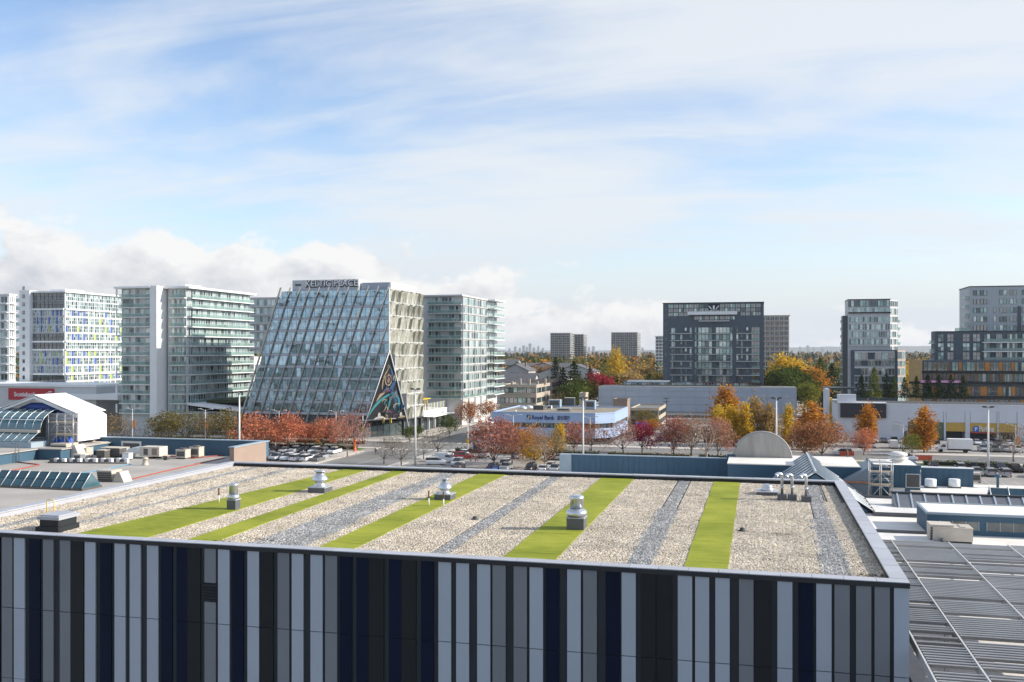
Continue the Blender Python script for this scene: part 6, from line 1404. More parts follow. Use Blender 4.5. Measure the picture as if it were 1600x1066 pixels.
# ================================================================== trees
bark = mat('bark', (.12, .095, .075), .9, 0, .25, 2); bark_pale = mat('bark_pale', (.30, .255, .21), .9, 0, .2, 2)
LM = dict(coral=leaf_mat('leaf_coral', [(.26, .065, .035), (.50, .14, .075), (.64, .26, .14), (.46, .18, .10)]),
          rust=leaf_mat('leaf_rust', [(.14, .05, .025), (.30, .11, .05), (.44, .19, .08), (.30, .15, .08)]),
          pink=leaf_mat('leaf_pink', [(.17, .06, .05), (.36, .14, .11), (.48, .22, .17), (.28, .14, .10)]),
          crimson=leaf_mat('leaf_crimson', [(.15, .012, .02), (.32, .03, .05), (.42, .06, .07)]),
          orange=leaf_mat('leaf_orange', [(.22, .08, .012), (.44, .17, .02), (.58, .28, .04), (.40, .16, .03)]),
          yellow=leaf_mat('leaf_yellow', [(.36, .19, .015), (.60, .36, .025), (.72, .50, .06), (.44, .30, .035)]),
          olive=leaf_mat('leaf_olive', [(.055, .06, .015), (.13, .115, .03), (.22, .18, .06), (.17, .12, .045)]),
          brown=leaf_mat('leaf_brown', [(.11, .075, .03), (.22, .155, .07), (.31, .225, .11)]),
          green=leaf_mat('leaf_green', [(.022, .045, .012), (.055, .085, .02), (.10, .13, .03)]),
          lime=leaf_mat('leaf_lime', [(.06, .085, .015), (.14, .16, .03), (.24, .24, .05)]),
          dark=leaf_mat('leaf_conifer', [(.008, .02, .010), (.02, .04, .018), (.04, .06, .025)], .15),
          tan=leaf_mat('leaf_tan', [(.22, .14, .05), (.36, .24, .09), (.46, .32, .13)]))
def leaf(mb, p, s, rr):
    n = Vector((rr.gauss(0, 1), rr.gauss(0, 1), rr.gauss(0, 1) + .5)).normalized(); u = n.cross(Vector((rr.gauss(0, 1), rr.gauss(0, 1), rr.gauss(0, 1)))).normalized(); w = n.cross(u)
    a, b = s * rr.uniform(.6, 1.2), s * rr.uniform(.45, .9)
    mb.poly([p - u * a, p - w * b, p + u * a, p + w * b])
def limbs(mb, rr, p, d, L, r, depth, ends, spread=.75, seg=5, upb=.15):
    q = p + d * L * .5 + Vector((rr.gauss(0, .06), rr.gauss(0, .06), 0)) * L; e = q + (d + Vector((rr.gauss(0, .15), rr.gauss(0, .15), upb))).normalized() * L * .5
    mb.tube([p, q, e], [r, r * .8, r * .55], seg)
    if depth == 0: ends.append((e, d)); return
    n = rr.choice((2, 3, 3)) if depth > 1 else rr.choice((3, 4))
    for i in range(n):
        a = 2 * math.pi * (i + rr.random() * .7) / n
        side = d.cross(Vector((0, 0, 1)) if abs(d.z) < .95 else Vector((1, 0, 0))).normalized(); s2 = d.cross(side)
        nd = (d + (side * math.cos(a) + s2 * math.sin(a)) * spread * rr.uniform(.7, 1.25) + Vector((0, 0, upb))).normalized()
        limbs(mb, rr, e if i else q.lerp(e, .6), nd, L * rr.uniform(.58, .78), r * .52, depth - 1, ends, spread, max(3, seg - 1), upb)
def broad(seed, H=9.0, W=7.5, nleaf=1500, ls=.26, bare=0.0, trunk=.26, spread=.75):
    rr = random.Random(seed); tb, cb = MB(), MB(); ends = []; th = H * trunk
    tb.tube([(0, 0, -.1), (rr.gauss(0, .06), rr.gauss(0, .06), th * .6), (0, 0, th)], [.022 * H, .017 * H, .015 * H], 8)
    n = 9
    for i in range(n):
        a = 2 * math.pi * (i * .618 + rr.random() * .1); tilt = .08 if i == 0 else rr.uniform(.35, .9) if i < 5 else rr.uniform(1.1, 2.1)
        d = Vector((math.cos(a) * tilt, math.sin(a) * tilt, 1)).normalized()
        limbs(tb, rr, Vector((0, 0, th * rr.uniform(.8, 1.0))), d, H * .30, .0085 * H, 3 if bare > .5 else 2, ends, spread)
    zs_ = [e.z for e, _ in ends]; xs_ = [math.hypot(e.x, e.y) for e, _ in ends]
    sz = H * .95 / max(zs_); sw = (W / 2) / sorted(xs_)[int(len(xs_) * .93)]
    def fit(p): f = min(1, max(0, (p[2] - th * .7) / (th * .6))); return Vector((p[0] * (1 + (sw - 1) * f), p[1] * (1 + (sw - 1) * f), p[2] * (1 + (sz - 1) * f)))
    tb.v = [tuple(fit(p)) for p in tb.v]; ends = [(fit(e), d) for e, d in ends]
    clumps = [e for e, _ in ends] + [Vector((e.x * .7, e.y * .7, th + (e.z - th) * rr.uniform(.45, .9))) for e, _ in ends]
    for _ in range(int(nleaf)):
        c = rr.choice(clumps); s = H * .075
        p = c + Vector((rr.gauss(0, s), rr.gauss(0, s), rr.gauss(0, s * .75)))
        if p.z < th * .55: continue
        leaf(cb, p, ls * rr.uniform(.7, 1.3), rr)
    return tb, cb
def column(seed, H=11.0, W=4.0, nleaf=1500, ls=.26):
    rr = random.Random(seed); tb, cb = MB(), MB()
    tb.tube([(0, 0, -.1), (.05, 0, H * .4), (0, .05, H * .8), (0, 0, H * .97)], [.016 * H, .012 * H, .006 * H, .002 * H], 7); cl = []
    for i in range(46):
        f = rr.uniform(.12, .97); a = rr.uniform(0, 6.28); w = W / 2 * math.sin(math.pi * min(1, .12 + f * .86)) ** .8 * rr.uniform(.6, 1.05)
        p0 = Vector((0, 0, f * H * .86)); p1 = Vector((math.cos(a) * w, math.sin(a) * w, f * H * .86 + H * .11)); tb.tube([p0, p0.lerp(p1, .5) + Vector((0, 0, -.1)), p1], [.005 * H, .003 * H, .0015 * H], 3); cl += [p1, p0.lerp(p1, .7), p0.lerp(p1, .4)]
    for _ in range(nleaf):
        c = rr.choice(cl); s = W * .10; leaf(cb, c + Vector((rr.gauss(0, s), rr.gauss(0, s), rr.gauss(0, s * 1.6))), ls * rr.uniform(.7, 1.3), rr)
    return tb, cb
def conifer(seed, H=14.0, W=6.0, nleaf=1500, ls=.42):
    rr = random.Random(seed); tb, cb = MB(), MB()
    tb.tube([(0, 0, -.1), (0, 0, H * .5), (0, 0, H)], [.016 * H, .01 * H, .002 * H], 7); nt_ = 15
    for t in range(nt_):
        f = t / (nt_ - 1); z = H * (.1 + .86 * f); w = W / 2 * (1 - f) ** .8 * rr.uniform(.85, 1.15) + .25; nb = 7 if f < .7 else 5
        for i in range(nb):
            a = 2 * math.pi * (i + rr.random()) / nb; e = Vector((math.cos(a) * w, math.sin(a) * w, z - w * .22)); p0 = Vector((0, 0, z)); tb.tube([p0, e], [.004 * H, .001 * H], 3)
            for q in range(max(3, int(nleaf / (nt_ * nb)))):
                u = rr.random() ** .7; p = p0.lerp(e, u) + Vector((rr.gauss(0, .16 * w + .1), rr.gauss(0, .16 * w + .1), rr.gauss(0, H * .014))); leaf(cb, p, ls * rr.uniform(.6, 1.2) * (1 - .4 * f), rr)
    return tb, cb
PROTO = {}
def proto(key, fn, *a, **k_):
    tb, cb = fn(*a, **k_); PROTO[key] = (tb.mesh('trunk', bark), cb.mesh('crown', LM['olive']))
for i in range(4): proto(('round', i), broad, 20 + i, 9.0, 9.8, 2000, .24, 0, .15)
for i in range(3): proto(('sparse', i), broad, 40 + i, 9.0, 9.6, 1100, .19, .9, .18)
for i in range(3): proto(('bare', i), broad, 60 + i, 9.0, 9.6, 260, .15, .9, .2)
for i in range(3): proto(('column', i), column, 70 + i, 11.0, 5.2, 3000, .26)
for i in range(3): proto(('conifer', i), conifer, 80 + i)
for i in range(2): proto(('big', i), broad, 90 + i, 14.0, 13.0, 3200, .42, 0, .18)
PH = dict(round=9.0, sparse=9.0, bare=9.0, column=11.0, conifer=14.0, big=14.0)
TN = dict(round='maple_tree', sparse='street_tree', bare='bare_tree', column='columnar_tree', conifer='conifer_tree', big='broad_tree')
tr_r = random.Random(99)
def tree(kind, col, px, D, hpx, label, group=None, wide=1.0, base=0.0, pale=False, loc=None):
    p = loc or at(px, D, base); h = hpx * D / F_PX; s = h / PH[kind]
    t = thing(TN[kind], label, 'tree', p, group, rz=tr_r.uniform(0, 6.28)); t.scale = (s * wide, s * wide, s)
    vs = [k_ for k_ in PROTO if k_[0] == kind]; tm, cm = PROTO[tr_r.choice(vs)]
    a = bpy.data.objects.new('trunk', tm); b = bpy.data.objects.new('crown', cm)
    for o, m in ((a, bark_pale if pale else None), (b, LM[col])):
        COL.objects.link(o); o.parent = t
        if m: o.material_slots[0].link = 'OBJECT'; o.material_slots[0].material = m
    return t
g1 = 'street trees before the white condominium'
for px, D, h, k_, c, w, lab in ((178, 262, 52, 'sparse', 'brown', 1.15, 'nearly bare brown street tree just beside the white tent wall'), (199, 266, 46, 'bare', 'brown', 1.0, 'thin bare street tree by the first lamp with an orange banner'),
                           (243, 268, 40, 'sparse', 'olive', 1.0, 'small olive street tree at the foot of the tall fin wall'), (263, 264, 54, 'round', 'olive', 1.05, 'olive street tree, fullest of those before the condominium fin wall'),
                           (292, 266, 56, 'sparse', 'olive', 1.1, 'thinning olive street tree below the corner of the white condominium'), (322, 270, 50, 'sparse', 'brown', 1.0, 'brownish thinning street tree by the second lamp with an orange banner'), (352, 262, 58, 'round', 'olive', 1.05, 'olive brown street tree beside the tall lot pole before the podium')):
    tree(k_, c, px, D, h, lab, g1, w)
g2 = 'red maples before the glass office'
for px, D, h, lab in ((396, 250, 60, 'coral red maple nearest the tall pole at the office edge'), (421, 258, 40, 'small coral red maple tucked behind its bigger neighbours'), (450, 250, 60, 'widest coral red maple before the glass office'),
                      (477, 257, 40, 'coral red maple beside the pale green conical tree'), (506, 254, 50, 'coral red maple right of the pale green conical tree'), (528, 256, 46, 'last coral red maple toward the street corner')):
    tree('round', 'coral', px, D, h, lab, g2, tr_r.uniform(.86, 1.05))
tree('conifer', 'lime', 497, 262, 36, 'pale green conical tree rising between the red maples', wide=.8)
tree('sparse', 'pink', 543, 236, 74, 'tall half bare pinkish tree at the edge of the red maples', wide=.85, pale=True)
g3 = 'bare trees in the parking lot'
for px, D, h, lab in ((600, 222, 44, 'bare tree beside the lot entrance, the one farthest from the tall pole'), (627, 219, 48, 'bare tree just beside the tall white lot pole'), (662, 232, 40, 'small bare tree behind the tall white lot pole'), (684, 240, 52, 'bare tree with spreading limbs by the white van'), (613, 246, 30, 'low bare shrub-like tree on the street corner')):
    tree('bare', 'brown', px, D, h, lab, g3, 1.15)
g4 = 'autumn trees before the bank'
for px, D, h, k_, c, w, lab in ((772, 214, 80, 'round', 'pink', .95, 'large dusky red tree, biggest of those before the bank'), (800, 222, 64, 'round', 'rust', .9, 'rusty red tree next to the biggest dusky red one'), (835, 213, 70, 'sparse', 'orange', .8, 'orange leaved tree with foliage down to the parked cars'),
                           (833, 214, 36, 'round', 'yellow', .9, 'low golden shrub tree under the orange leaved tree'), (852, 209, 70, 'bare', 'brown', 1.0, 'tall bare brown tree in front of the bank sign'), (873, 240, 52, 'column', 'yellow', .9, 'small bright yellow tree in front of the bank'),
                           (897, 246, 48, 'round', 'pink', 1.1, 'dusky red tree left of the pole before the bank corner'), (924, 250, 46, 'sparse', 'rust', 1.0, 'thin rust tree below the chamfered bank corner'), (973, 240, 54, 'sparse', 'pink', 1.15, 'thin pinkish tree before the sunlit bank end'),
                           (1003, 244, 50, 'round', 'crimson', .95, 'small crimson tree beside the bank lot entrance'), (866, 230, 50, 'sparse', 'brown', 1.0, 'brown twiggy tree below the bank lettering'), (817, 232, 48, 'sparse', 'orange', 1.0, 'sparse orange tree behind the rusty red one')):
    tree(k_, c, px, D, h, lab, g4, w, pale=k_ == 'bare')
g5 = 'autumn trees behind the half round gable'
for px, D, h, k_, c, w, lab in ((1052, 240, 60, 'round', 'pink', 1.0, 'dusky pink tree over the long blue wall'), (1080, 238, 66, 'sparse', 'rust', 1.1, 'thin rust tree left of the big bare one'), (1104, 228, 78, 'bare', 'brown', 1.15, 'big bare tree with pale limbs left of the half round gable'), (1122, 236, 62, 'round', 'pink', .8, 'narrow dusky pink tree touching the big bare one'),
                           (1133, 300, 76, 'column', 'orange', 1.3, 'orange tree rising highest before the grey box'), (1127, 262, 66, 'column', 'yellow', 1.0, 'yellow poplar first in the row behind the gable'), (1146, 264, 66, 'column', 'yellow', .95, 'yellow poplar second in the row behind the gable'), (1164, 262, 68, 'column', 'yellow', .95, 'yellow poplar third in the row behind the gable'),
                           (1184, 266, 78, 'column', 'tan', 1.0, 'tallest tan poplar of the row behind the gable'), (1203, 262, 68, 'column', 'tan', .9, 'tan poplar beside the lot pole behind the gable'), (1231, 266, 66, 'column', 'yellow', .7, 'slim golden poplar last in the row'), (1247, 268, 40, 'round', 'orange', .7, 'low orange tree between golden poplar and rust trees'),
                           (1268, 252, 76, 'column', 'orange', 1.5, 'broad orange tree with a pointed top beside the white side wall'), (1258, 232, 52, 'round', 'rust', 1.1, 'low rust tree right behind the gable skylight'), (1285, 230, 62, 'round', 'rust', 1.15, 'wide rust tree above the gable skylight'), (1324, 236, 54, 'bare', 'pink', 1.0, 'bare tree with pink tips beside the wide rust tree'),
                           (1357, 262, 66, 'column', 'orange', 1.15, 'orange pointed tree before the dark parkade screen'), (1350, 240, 42, 'round', 'coral', .9, 'low coral tree under the pointed orange one'), (1444, 246, 72, 'column', 'orange', 1.25, 'rusty orange pointed tree beside the white box truck'), (1425, 240, 34, 'round', 'lime', .9, 'small yellow green shrub tree by the orange fence'),
                           (1584, 226, 66, 'bare', 'brown', 1.2, 'large bare tree at the right edge by the parked cars'), (1606, 230, 60, 'bare', 'pink', 1.0, 'bare reddish tree cut by the right picture edge')):
    tree(k_, c, px, D, h, lab, g5, w, pale=k_ == 'bare')
# trees further out, one by one as far as they can be told apart
g6 = 'garden and park trees beyond the bank'
for px, D, h, k_, c, w, lab in ((937, 470, 50, 'big', 'crimson', 1.0, 'round crimson tree above the long grey box'), (963, 620, 66, 'column', 'yellow', .95, 'tall yellow poplar before the far stone tower'), (880, 430, 66, 'conifer', 'dark', 1.2, 'dark conifer before the first far tower'), (897, 440, 74, 'conifer', 'green', 1.4, 'tallest green conifer between the far towers and the bank'),
                           (868, 520, 66, 'conifer', 'dark', 1.2, 'dark conifer over the house roofs'), (845, 560, 42, 'conifer', 'green', 1.2, 'conifer behind the widest grey roof'), (912, 420, 52, 'big', 'lime', 1.1, 'yellow green tree drooping beside the long grey box'), (893, 400, 48, 'big', 'green', 1.1, 'dark green tree behind the slim tan tower block'),
                           (922, 520, 52, 'conifer', 'dark', 1.1, 'dark conifer between the far towers'), (985, 500, 46, 'big', 'tan', 1.2, 'tan leaved tree right of the yellow poplar'), (1003, 560, 50, 'big', 'tan', 1.1, 'tan leaved tree in front of the far stone tower base'), (984, 440, 40, 'conifer', 'dark', 1.4, 'dark evergreen with golden neighbour above the grey box'),
                           (992, 450, 36, 'round', 'yellow', .8, 'golden tree tucked beside a dark evergreen'), (1015, 450, 52, 'conifer', 'green', 1.5, 'broad green conifer next to the dark square tower'), (1026, 470, 50, 'big', 'olive', 1.0, 'olive tree touching the dark square tower'), (800, 480, 40, 'round', 'orange', 1.2, 'orange brown tree beside the balconied condominium'),
                           (834, 470, 36, 'conifer', 'green', 1.3, 'small conifer in front of the grey roofed houses'), (855, 355, 28, 'round', 'green', 1.1, 'green shrub tree beside the tan concrete building'), (887, 345, 26, 'round', 'yellow', 1.1, 'round golden shrub behind the bank units'), (870, 380, 44, 'bare', 'tan', 1.0, 'bare tan birch behind the bank roof'), (850, 600, 44, 'round', 'orange', 1.2, 'orange tree over the houses'),
                           (955, 500, 44, 'big', 'olive', 1.0, 'olive tree below the tall yellow poplar'), (817, 620, 40, 'conifer', 'dark', 1.2, 'dark conifer behind the blue gabled house'), (1005, 420, 40, 'round', 'olive', 1.2, 'low olive tree above the link roof'), (1008, 322, 30, 'round', 'olive', 1.3, 'willowy olive tree before the small beige building'), (1020, 300, 24, 'round', 'orange', 1.3, 'small orange tree at the beige building corner'),
                           (1220, 430, 66, 'big', 'green', 1.1, 'dark green tree with gold top right of the dark tower'), (1244, 440, 66, 'big', 'green', 1.1, 'large green tree behind the long grey box end'), (1266, 450, 62, 'big', 'orange', 1.0, 'large orange tree right of the green ones'), (1262, 400, 48, 'big', 'lime', 1.0, 'bushy yellow green tree at the end of the grey box'),
                           (1228, 470, 78, 'big', 'yellow', .9, 'gold topped tree behind the dark green ones'), (1300, 480, 62, 'conifer', 'dark', 1.5, 'dark conifer left of the pale glass tower'), (1282, 560, 60, 'conifer', 'green', 1.3, 'green conifer in the gap left of the glass tower'), (1286, 380, 40, 'conifer', 'dark', 1.4, 'dark evergreen behind the white side wall'),
                           (1427, 520, 56, 'round', 'yellow', 1.3, 'golden tree in the gap right of the glass tower'), (1440, 600, 52, 'conifer', 'dark', 1.3, 'dark conifer in the gap beside the stepped block'), (1455, 560, 58, 'big', 'tan', 1.0, 'tan tree beside the stepped block balconies')):
    tree(k_, c, px, D, h, lab, g6, w)
zpk = MATS and zat(632, 300)
gp = 'evergreens on the parkade deck'
for i, (px, h, k_, c) in enumerate(((1346, 38, 'conifer', 'dark'), (1366, 50, 'conifer', 'lime'), (1385, 40, 'conifer', 'dark'), (1396, 36, 'conifer', 'green'), (1413, 34, 'conifer', 'dark'), (1432, 36, 'conifer', 'dark'), (1450, 38, 'conifer', 'dark'), (1467, 38, 'conifer', 'dark'), (1486, 38, 'conifer', 'dark'), (1505, 38, 'conifer', 'dark'))):
    o_ = ['first', 'second', 'third', 'fourth', 'fifth', 'sixth', 'seventh', 'eighth', 'ninth', 'last'][i]
    lab = 'pale green evergreen on the parkade deck, tallest of the row' if i == 1 else o_ + ' evergreen from the raised parkade wall in the dark row on the deck'
    tree(k_, c, px, 320, h, lab, gp, 1.25, base=zat(634, 283) + .2)
# podium trees by the cross street
gq = 'trees on the cross street pavement'
for px, D, h, c, lab in ((702, 290, 34, 'green', 'round green tree on the pavement by the white podium'), (733, 330, 40, 'rust', 'dark red tree on the pavement below the condominium'), (640, 272, 26, 'green', 'small green tree beside the sunny face of the office'), (652, 280, 24, 'green', 'small green tree second along the sunny office face'), (763, 345, 36, 'rust', 'reddish tree at the far end of the bank')):
    tree('round', c, px, D, h, lab, gq, .95)
# woods out to the horizon
def woods(mname, kind, n, d0, d1, seed, hmin, hmax, label, pa=-250, pb=1850):
    rr = random.Random(seed); mb = MB()
    for _ in range(n):
        D = math.exp(rr.uniform(math.log(d0), math.log(d1))); px = rr.uniform(pa, pb); c = at(px, D); h = rr.uniform(hmin, hmax); w = h * (.42 if kind == 'c' else .8); ls = max(.8, D / 900)
        for k_ in range(26):
            f = rr.random(); a = rr.uniform(0, 6.28)
            if kind == 'c': r_ = w * .5 * (1 - f) * rr.random() ** .5; z = h * (.08 + .92 * f)
            else: r_ = w * .5 * math.sqrt(max(0, 1 - (2 * f - 1) ** 2)) * rr.random() ** .4; z = h * (.25 + .75 * f)
            leaf(mb, Vector((c.x + r_ * math.cos(a), c.y + r_ * math.sin(a), z)), ls * (1.0 if kind == 'c' else 1.5), rr)
    o = mb.build('woods', LM[mname], None, (0, 0, 0), kind='stuff'); o['label'] = label
woods('dark', 'c', 1500, 640, 6500, 1, 12, 23, 'dark conifers of the far woods reaching to the horizon')
woods('green', 'b', 800, 640, 6500, 2, 9, 16, 'green broadleaf trees of the far woods'); woods('olive', 'b', 800, 640, 6500, 3, 9, 16, 'olive broadleaf trees of the far woods')
woods('orange', 'b', 700, 640, 6500, 4, 8, 15, 'orange autumn trees of the far woods'); woods('tan', 'b', 800, 640, 6500, 5, 8, 16, 'tan and brown autumn trees of the far woods')
for i_, (nm_, kd_, n_, lab_) in enumerate((('dark', 'c', 60, 'dark conifers between the houses beyond the bank'), ('green', 'b', 50, 'green trees between the houses beyond the bank'), ('orange', 'b', 34, 'orange trees between the houses beyond the bank'), ('olive', 'b', 46, 'olive trees between the houses beyond the bank'))):
    woods(nm_, kd_, n_ * 2, 640, 1300, 30 + i_, 12, 21, lab_, 770, 1060); woods(nm_, kd_, n_ // 2, 560, 1100, 40 + i_, 9, 17, lab_.replace('between the houses beyond the bank', 'in the gap beside the pale glass tower'), 1190, 1480)
# hills and the far skyline
hm = mat('hill_forest', (.05, .07, .06), .95, 0, .3, .001); mb = MB(); rr = random.Random(4); N = 160
prev = None
for i in range(N + 1):
    px = -400 + 2400 * i / N; c = at(px, 15500); f = i / N
    h = 30 + 36 * max(0, math.sin(f * 9.2 + 1.1)) + 46 * max(0, math.sin((f - .62) * 7)) + rr.uniform(-5, 5)
    cur = (Vector((c.x, c.y, 0)), Vector((c.x * 1.03, c.y * 1.03, h)), Vector((c.x * 1.08, c.y * 1.08, h * .6)))
    if prev: mb.poly([prev[0], cur[0], cur[1], prev[1]], 0, True); mb.poly([prev[1], cur[1], cur[2], prev[2]], 0, True)
    prev = cur
mb.build('hills', hm, None, (0, 0, 0), kind='structure')
rr = random.Random(8); ftm = mat('skyline_concrete', (.25, .26, .28), .8, 0, .05, .01)
sk = [(796, 30), (805, 55), (812, 38), (818, 66), (823, 48), (828, 98), (834, 40), (841, 60), (848, 36), (920, 46), (927, 58), (1004, 40), (1250, 52), (1262, 70), (1271, 44), (1285, 38)]
for i, (px, h) in enumerate(sk):
    c = at(px, 12500 + (i % 3) * 350); w = 26 + (i * 7) % 12
    o = MB().box(c.x - w / 2, c.x + w / 2, c.y, c.y + w, 0, h + 22).box(c.x - w / 4, c.x + w / 4, c.y + 3, c.y + w - 3, h + 22, h + 28).build('skyline_tower', ftm, None, (c.x, c.y, 0)); tag(o, 'faint hazy tower block on the far skyline', 'tower', 'hazy towers on the far skyline')
# ================================================================== hedges
def hedge(x0, x1, y0, y1, h, col, label, n=None):
    rr = random.Random(int(x0 * 7) & 0xffff); mb = MB(); n = n or int((x1 - x0) * 26)
    core = MB().box(x0 + .2, x1 - .2, y0 + .2, y1 - .2, .05, h * .8)
    t = thing('hedge', label, 'hedge', ((x0 + x1) / 2, (y0 + y1) / 2, 0), 'clipped hedges along the parking lot'); core.build('stems', mat('hedge_core', (.02, .025, .012), .95), t)
    for _ in range(n): leaf(mb, Vector((rr.uniform(x0, x1), rr.uniform(y0, y1), .1 + (h - .05) * rr.random() ** .6 + .12 * math.sin(rr.random() * 6))), .22, rr)
    mb.build('foliage', LM[col], t)
hx = [(-150, -126, 'green', 'green hedge below the olive street trees'), (-125, -102, 'green', 'hedge below the red maples'), (-75, -56, 'dark', 'dark hedge behind the red car'), (-54, -38, 'green', 'hedge below the dusky red tree before the bank'), (-36, -16, 'olive', 'hedge in front of the bank lot entrance'), (-14, 2, 'dark', 'dark hedge left of the half round gable'),
      (3, 17, 'green', 'green hedge behind the gable skylight'), (24, 34, 'lime', 'yellowish hedge behind the blue stair tower'), (36, 54, 'green', 'green hedge above the dark parked cars'), (-180, -152, 'green', 'hedge behind the white tent')]
for x0, x1, c, lab in hx: hedge(x0, x1, 234.2, 236.2, 1.15, c, lab)
hedge(-127, -106, 249.1, 250.5, .9, 'olive', 'low planting on the road median before the office'); hedge(-172, -130, 249.1, 250.5, .9, 'olive', 'low planting on the road median before the white condominium')
# ================================================================== cars
tyre_m = mat('tyre', (.018, .018, .018), .8); rim_m = mat('rim', (.5, .5, .52), .35, .7); lamp_m = mat('headlamp', (.75, .77, .8), .15); tail_m = mat('tail_lamp', (.35, .01, .01), .3); car_glass = mat('car_glass', (.015, .02, .025), .05, 0, .1, 1, spec=1.0)
paints = dict(white=(.75, .76, .76), silver=(.42, .44, .46), grey=(.16, .17, .18), black=(.014, .015, .017), red=(.38, .02, .02), blue=(.03, .09, .28), navy=(.015, .025, .07), beige=(.40, .36, .28))
PM = {n: mat('car_paint_' + n, c, .22, .15 if n in ('silver', 'grey') else 0, .03, 1, spec=.7) for n, c in paints.items()}
def loft(mb, secs, mi=0):
    """secs: list of (x, half width bottom, half width top, z bottom, z top)"""
    rings = []
    for x, wb, wt, zb, ztp in secs:
        n = len(mb.v); mb.v += [(x, -wb, zb), (x, -wb * 1.0, zb + (ztp - zb) * .55), (x, -wt, ztp), (x, wt, ztp), (x, wb * 1.0, zb + (ztp - zb) * .55), (x, wb, zb)]; rings.append(n)
    for a, b in zip(rings, rings[1:]):
        for i in range(6):
            j = (i + 1) % 6; mb.f.append((a + i, a + j, b + j, b + i)); mb.m.append(mi); mb.sm.append(i in (0, 1, 3, 4) and False)
    for r_, rev in ((rings[0], True), (rings[-1], False)):
        f = tuple(r_ + i for i in range(6)); mb.f.append(f[::-1] if rev else f); mb.m.append(mi); mb.sm.append(False)
def car_meshes(kind):
    b, g, rf = MB(), MB(), MB()
    if kind == 'sedan':
        loft(b, [(-2.3, .78, .70, .35, .78), (-2.15, .86, .78, .26, .92), (-1.3, .90, .82, .22, .98), (1.0, .90, .82, .22, .95), (2.0, .87, .76, .24, .80), (2.3, .74, .66, .34, .66)])
        loft(g, [(-1.75, .80, .78, .93, .98), (-1.05, .79, .60, .94, 1.42), (.25, .79, .60, .93, 1.43), (1.15, .80, .76, .92, .97)]); loft(rf, [(-1.0, .60, .56, 1.40, 1.45), (.2, .60, .56, 1.41, 1.46)])
        wb, wr, hl, L, zl = 1.38, .33, (2.22, .6, .62), 2.3, .72
    elif kind == 'suv':
        loft(b, [(-2.3, .82, .78, .42, .95), (-2.2, .92, .84, .30, 1.08), (-1.3, .94, .86, .28, 1.10), (1.1, .94, .86, .28, 1.08), (2.1, .92, .82, .30, .98), (2.35, .80, .72, .40, .82)])
        loft(g, [(-2.2, .84, .70, 1.05, 1.58), (-1.9, .84, .66, 1.06, 1.68), (.4, .84, .66, 1.06, 1.70), (1.25, .84, .80, 1.05, 1.10)]); loft(rf, [(-2.12, .68, .62, 1.62, 1.72), (.35, .67, .62, 1.68, 1.75)])
        wb, wr, hl, L, zl = 1.42, .38, (2.27, .66, .8), 2.3, .9
    elif kind == 'van':
        loft(b, [(-2.6, .92, .88, .42, 1.2), (-2.55, .98, .92, .32, 2.05), (1.0, .98, .92, .32, 2.1), (1.25, .98, .90, .32, 1.25), (2.3, .94, .82, .34, 1.02), (2.55, .84, .74, .42, .85)])
        loft(g, [(.35, .985, .93, 1.22, 1.78), (1.02, .985, .93, 1.22, 1.85), (1.75, .9, .86, 1.15, 1.2)]); loft(rf, [(-2.5, .9, .86, 2.06, 2.13), (1.0, .9, .86, 2.08, 2.15)])
        wb, wr, hl, L, zl = 1.7, .37, (2.46, .68, .84), 2.55, 1.2
    else:   # pickup
        loft(b, [(-2.7, .90, .86, .48, 1.0), (-2.6, .94, .88, .40, 1.08), (1.2, .94, .88, .40, 1.08), (2.3, .92, .84, .40, 1.02), (2.6, .82, .76, .5, .85)])
        loft(g, [(-.75, .85, .70, 1.06, 1.66), (.75, .85, .70, 1.06, 1.70), (1.4, .85, .82, 1.05, 1.1)]); loft(rf, [(-.7, .70, .66, 1.66, 1.74), (.7, .70, .66, 1.68, 1.75)])
        wb, wr, hl, L, zl = 1.7, .4, (2.5, .68, .85), 2.65, .9
    wm = MB()
    for s_ in (-1,): wm.tube([(0, -.11, 0), (0, .11, 0)], wr, 16, 0, False); wm.tube([(0, -.125, 0), (0, .125, 0)], wr * .62, 12, 1, False)
    hm_ = MB().box(-.06, .08, -.2, .2, -.08, .08).mesh('headlamp', lamp_m); tm_ = MB().box(-.05, .05, -.14, .14, -.12, .12).mesh('tail_lamp', tail_m)
    return dict(body=b.mesh('body', PM['white']), glass=g.mesh('cabin_glass', car_glass), roof=rf.mesh('roof', PM['white']), wheel=wm.mesh('wheel', [tyre_m, rim_m]), hl=hl, wb=wb, wr=wr, L=L, zl=zl, hm=hm_, tm=tm_)
CM = {k_: car_meshes(k_) for k_ in ('sedan', 'suv', 'van', 'pickup')}
CN = dict(sedan='parked_car', suv='parked_suv', van='parked_van', pickup='pickup_truck')
def car(kind, col, x, y, head, label, group, z=.02):
    c = CM[kind]; t = thing(CN[kind], label, {'sedan': 'car', 'suv': 'suv', 'van': 'van', 'pickup': 'pickup'}[kind], (x, y, z), group, rz=head)
    def ch(name, me, loc=(0, 0, 0), m=None):
        o = bpy.data.objects.new(name, me); COL.objects.link(o); o.parent = t; o.location = loc
        if m: o.material_slots[0].link = 'OBJECT'; o.material_slots[0].material = m
        return o
    ch('body', c['body'], m=PM[col]); ch('cabin_glass', c['glass']); ch('roof', c['roof'], m=PM[col])
    for sx_ in (-1, 1):
        for sy_ in (-1, 1): ch('wheel', c['wheel'], (sx_ * c['wb'], sy_ * .80, c['wr']))
        ch('headlamp', c['hm'], (c['hl'][0], sx_ * c['hl'][1], c['hl'][2])); ch('tail_lamp', c['tm'], (-c['L'] + .02, sx_ * .62, c['zl']))
    return t
cr = random.Random(21); words = dict(sedan='car', suv='SUV', van='van', pickup='pickup')
used_lab = {}
